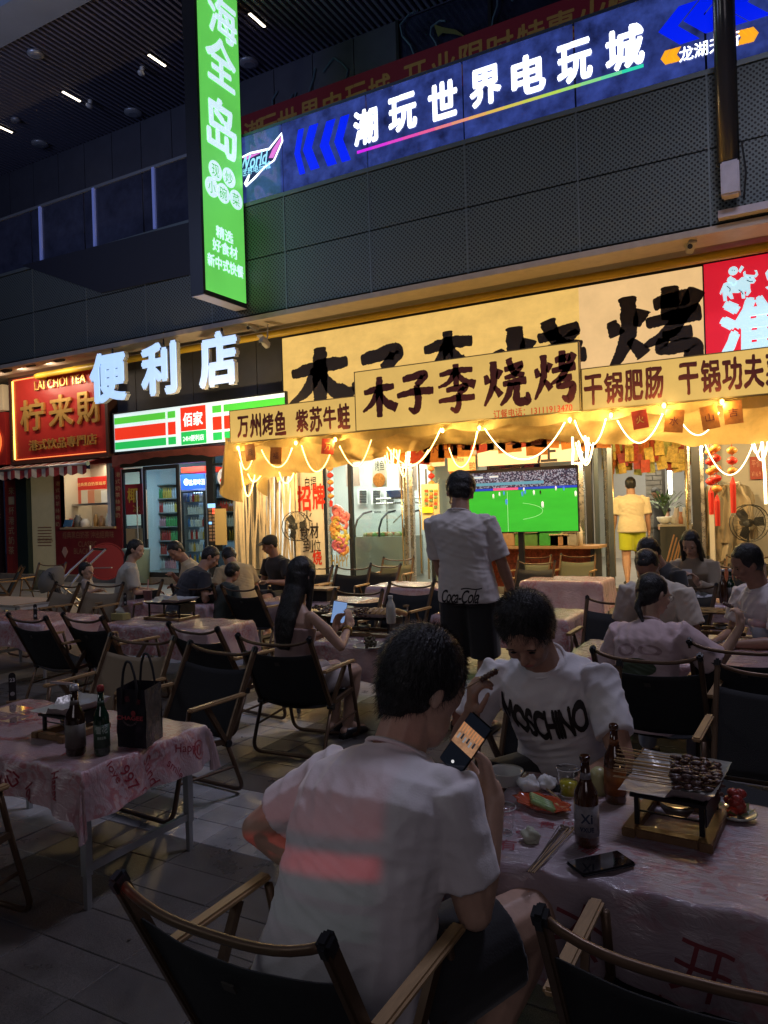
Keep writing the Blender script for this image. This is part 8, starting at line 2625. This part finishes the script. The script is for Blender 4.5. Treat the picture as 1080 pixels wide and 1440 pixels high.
# long hem
cpt = Sm['H'] + V((0, -.2, -.015))
shirt_print(Sm, 'Coca-Cola', cpt + V((-.01, 0, 0)), V((1, 0, 0)), V((0, 0, 1)), V((0, -1, 0)), .26, .085, M('print_black'), bold=.012, shear=.45, space=.9)
shirt_print(Sm, '~', cpt + V((-.05, 0, -.046)), V((1, 0, 0)), V((0, 0, 1)), V((0, -1, 0)), .15, .016, M('print_black'), bold=.0)
shirt_print(Sm, '~', cpt + V((.07, 0, .050)), V((1, 0, 0)), V((0, 0, 1)), V((0, -1, 0)), .13, .014, M('print_black'), bold=.0)

# --- man walking into the restaurant
p = PD(888, 11.9)
person('man in a yellowish T-shirt and bright lime shorts walking into the restaurant', (p.x, p.y, .13), 14, 1.0, hz=.93, lean=0, bend=4, hp=8, RH=(.27, .05, .78), LH=(-.30, .08, .80), RE=(.5, -1, 0), LE=(-.5, -1, 0), rc=.5, lc=.5, rn=(-1, 0, 0), ln=(1, 0, 0),
    knees=((.11, .10, .50), (-.10, -.03, .50)), ankles=((.11, .02, .09), (-.10, -.22, .14)), vox=.011, shirt=cloth_mat('shirt_cream', (.62, .52, .33)), shorts=cloth_mat('shorts_lime', (.42, .46, .02)), hair='short', cut=.75, fold=.0035, bulk=1.25, shoulder_w=.195, sleeve_r=1.15, face=False)
# --- figure in black inside
p = PD(930, 15.2)
person('person in black standing inside by the stone pier', (p.x, p.y, .13), 150, .95, hz=.93, lean=4, bend=6, hp=30, vox=.014, shirt=m_shorts, shorts=m_shorts, longpants=True, hair='short', cut=.6, RH=(.2, .25, .95), LH=(-.2, .25, .95),
    knees=((.1, .02, .5), (-.1, 0, .5)), ankles=((.1, 0, .09), (-.1, 0, .09)), face=False)

# --- far group
def seated(label, px, D, ytop, rz, **kw):
    p = PD(px, D)
    s = kw.pop('s', .98)
    return person(label, (p.x, p.y, 0), rz, s, **kw)
seated('man in a dark cap and black T-shirt resting his arms on the table', 397, 9.2, 745, 165, vox=.011, lean=10, bend=10, hp=18, hy=-25, RH=(.10, .36, .68), LH=(-.14, .34, .68), hz=.46, shirt=cloth_mat('tee_black', (.02, .02, .022)), shorts=m_shorts, hair='cap', cap=M('cap_olive', (.05, .045, .03), .8), sk=m_skin, bulk=1.05)
seated('woman with a low ponytail in a pale grey top sitting by the pram', 170, 8.7, 762, -38, vox=.011, lean=6, bend=8, hp=14, hy=-32, hz=.44, girl=True, RH=(.12, .34, .62), LH=(-.1, .34, .62), shirt=cloth_mat('top_grey', (.42, .40, .34)), shorts=m_shorts, longpants=True, hair='bun', cut=.7, sk=m_skin_pale, fold=.003, sleeve_r=1.1)
seated('man in a dark navy T-shirt leaning to his neighbour at the family table', 250, 8.0, 765, -24, vox=.011, lean=20, bend=16, hp=34, hy=-30, hz=.44, RH=(.16, .36, .70), LH=(-.1, .3, .6), shirt=cloth_mat('tee_navy', (.016, .018, .026)), shorts=m_shorts, hair='short', fold=.003, bulk=1.15, sleeve_r=1.1)
seated('man in a pale yellow T-shirt facing forward at the family table', 281, 9.1, 755, 140, vox=.011, lean=14, bend=12, hp=38, hy=30, hz=.46, RH=(-.05, .34, .78), LH=(-.1, .3, .66), rc=.9, shirt=cloth_mat('tee_yellow', (.55, .45, .28)), shorts=m_shorts, hair='short', cut=.6)
seated('small boy in a dark top seen from behind at the family table', 306, 7.9, 788, -10, s=.74, vox=.012, lean=12, bend=8, hp=24, hz=.50, RH=(.12, .34, .70), LH=(-.12, .34, .70), shirt=cloth_mat('tee_green', (.02, .03, .028)), shorts=m_shorts, hair='buzz', child=True, head_s=1.18)
seated('man in a khaki T-shirt with his head bowed at the end of the family table', 338, 8.5, 766, 60, vox=.011, lean=24, bend=18, hp=52, hz=.46, RH=(.1, .40, .62), LH=(-.1, .36, .66), shirt=cloth_mat('tee_khaki', (.42, .32, .17)), shorts=m_shorts, hair='short', fold=.003, bulk=1.1, sleeve_r=1.1)
# baby in the pram
p = PD(122, 9.0)
person('baby looking out of the grey pram', (p.x, p.y, .24), -60, .52, hz=.48, lean=-8, bend=0, hp=2, hy=-20, vox=.014, RH=(.12, .26, .75), LH=(-.1, .25, .7), shirt=cloth_mat('baby_top', (.3, .25, .22)), shorts=m_shorts, hair='buzz', child=True, head_s=1.75, sk=m_skin_pale, knees=((.08, .3, .5), (-.08, .3, .5)), ankles=((.08, .45, .3), (-.08, .45, .3)))

# --- group to the right
m_pink = cloth_mat('tee_pink', (.50, .37, .38))
p = PD(905, 3.95)
P_ = person('woman in a pale pink printed T-shirt with spectacles reaching out with her arm', (p.x - .03, p.y, 0), -8, .93, hz=.37, lean=14, bend=8, hp=18, hy=-34, twist=-8, RH=(.46, .30, .86), LH=(-.1, .36, .62), RE=(.3, .1, -1), LE=(-1, -.3, -1), rc=1.0, lc=.5, rn=(-.8, .3, .1), rd_=(-.05, .1, 1),
    vox=.0085, girl=True, shirt=m_pink, shorts=cloth_mat('trousers_pale', (.36, .36, .40)), longpants=True, hair='bun', cut=.80, fold=.0035, bulk=1.1, shoulder_w=.165, sleeve_r=1.35, glasses=True, sk=m_skin_pale, knees=((.22, .36, .42), (-.1, .4, .42)), ankles=((.2, .3, .09), (-.1, .36, .09)))
cp = P_['Mid'] + P_['d2'] * .03 - P_['Fs'] * .2
for ch, dx, dz, W, H, mt, bd in (('●', 0, -.04, .22, .10, M('print_green', (.035, .05, .025), .7), 0), ('o', -.065, .055, .11, .075, M('print_line', (.30, .20, .21), .7), 0), ('o', .07, .06, .13, .06, M('print_line'), 0)):
    shirt_print(P_, ch, cp + P_['Xs'] * dx + P_['d2'] * dz, P_['Xs'], P_['d2'], -P_['Fs'], W, H, mt, bold=bd)
held_stick(P_, 1, 'thin skewer in the raised hand of the woman in pink', .16, (-.7, .4, .2))
p = PD(927, 5.45)
seated('man with spectacles in a loose white T-shirt facing the woman in pink', 927, 5.35, 765, 170, vox=.009, lean=12, bend=10, hp=38, hy=8, hz=.42, RH=(.10, .36, .62), LH=(-.16, .36, .60), shirt=cloth_mat('tee_white_d', (.50, .45, .38)), shorts=m_shorts, hair='buzz', cut=.75, glasses=True, fold=.0035, bulk=1.12, shoulder_w=.185, sleeve_r=1.15, sk=m_skin_dark)
seated('person in a black top partly hidden behind the man with spectacles', 951, 6.3, 764, 140, vox=.011, lean=14, bend=12, hp=40, hz=.46, RH=(.1, .36, .68), LH=(-.1, .36, .68), shirt=cloth_mat('tee_black', (.02, .02, .022)), shorts=m_shorts, hair='short')
g_ = seated('girl with long dark hair in a beige top looking down at her phone', 977, 7.0, 748, 172, vox=.009, s=.96, lean=6, bend=6, hp=28, hz=.46, girl=True, RH=(.06, .30, .78), LH=(-.08, .30, .76), rc=.7, lc=.7, rn=(-.5, .8, 0), ln=(.5, .8, 0), rd_=(-.4, .2, .8), ld_=(.4, .2, .8), shirt=cloth_mat('top_sand', (.26, .21, .15)), shorts=m_shorts, longpants=True, hair='long', cut=.98, sk=m_skin_pale)
q = mat4(g_['root']) @ Matrix.Diagonal((.96, .96, .96, 1)) @ (g_['W'][1] + V((-.06, .05, .10)))
ff = (EYE - q).normalized(); yy = (V((0, 0, 1)) - ff * ff.z).normalized()
phg = phone(q, Matrix((yy.cross(ff), yy, ff)).transposed(), 'white backed phone with a dark camera ring in the hands of the girl', M('phone_white_back', (.5, .5, .5), .3), (.085, .09, .009), M('phone_white_back'))
G().lathe((0, 0, .006), [(0, 0), (.022, 0), (.022, .001)], 18).build('camera_ring', m_cap, phg, local=True)
p = PD(1098, 4.8)
person('man in a white T-shirt with a wide neckline cut off by the picture edge', (p.x, p.y, 0), 128, .99, hz=.42, lean=14, bend=10, hp=20, hy=-8, vox=.0085, RH=(.10, .42, .56), LH=(-.12, .42, .58), shirt=cloth_mat('tee_white_e', (.52, .46, .45)), shorts=m_shorts, hair='short', cut=.62, fold=.0035, bulk=1.1, shoulder_w=.185, sleeve_r=1.12, sk=m_skin_dark)
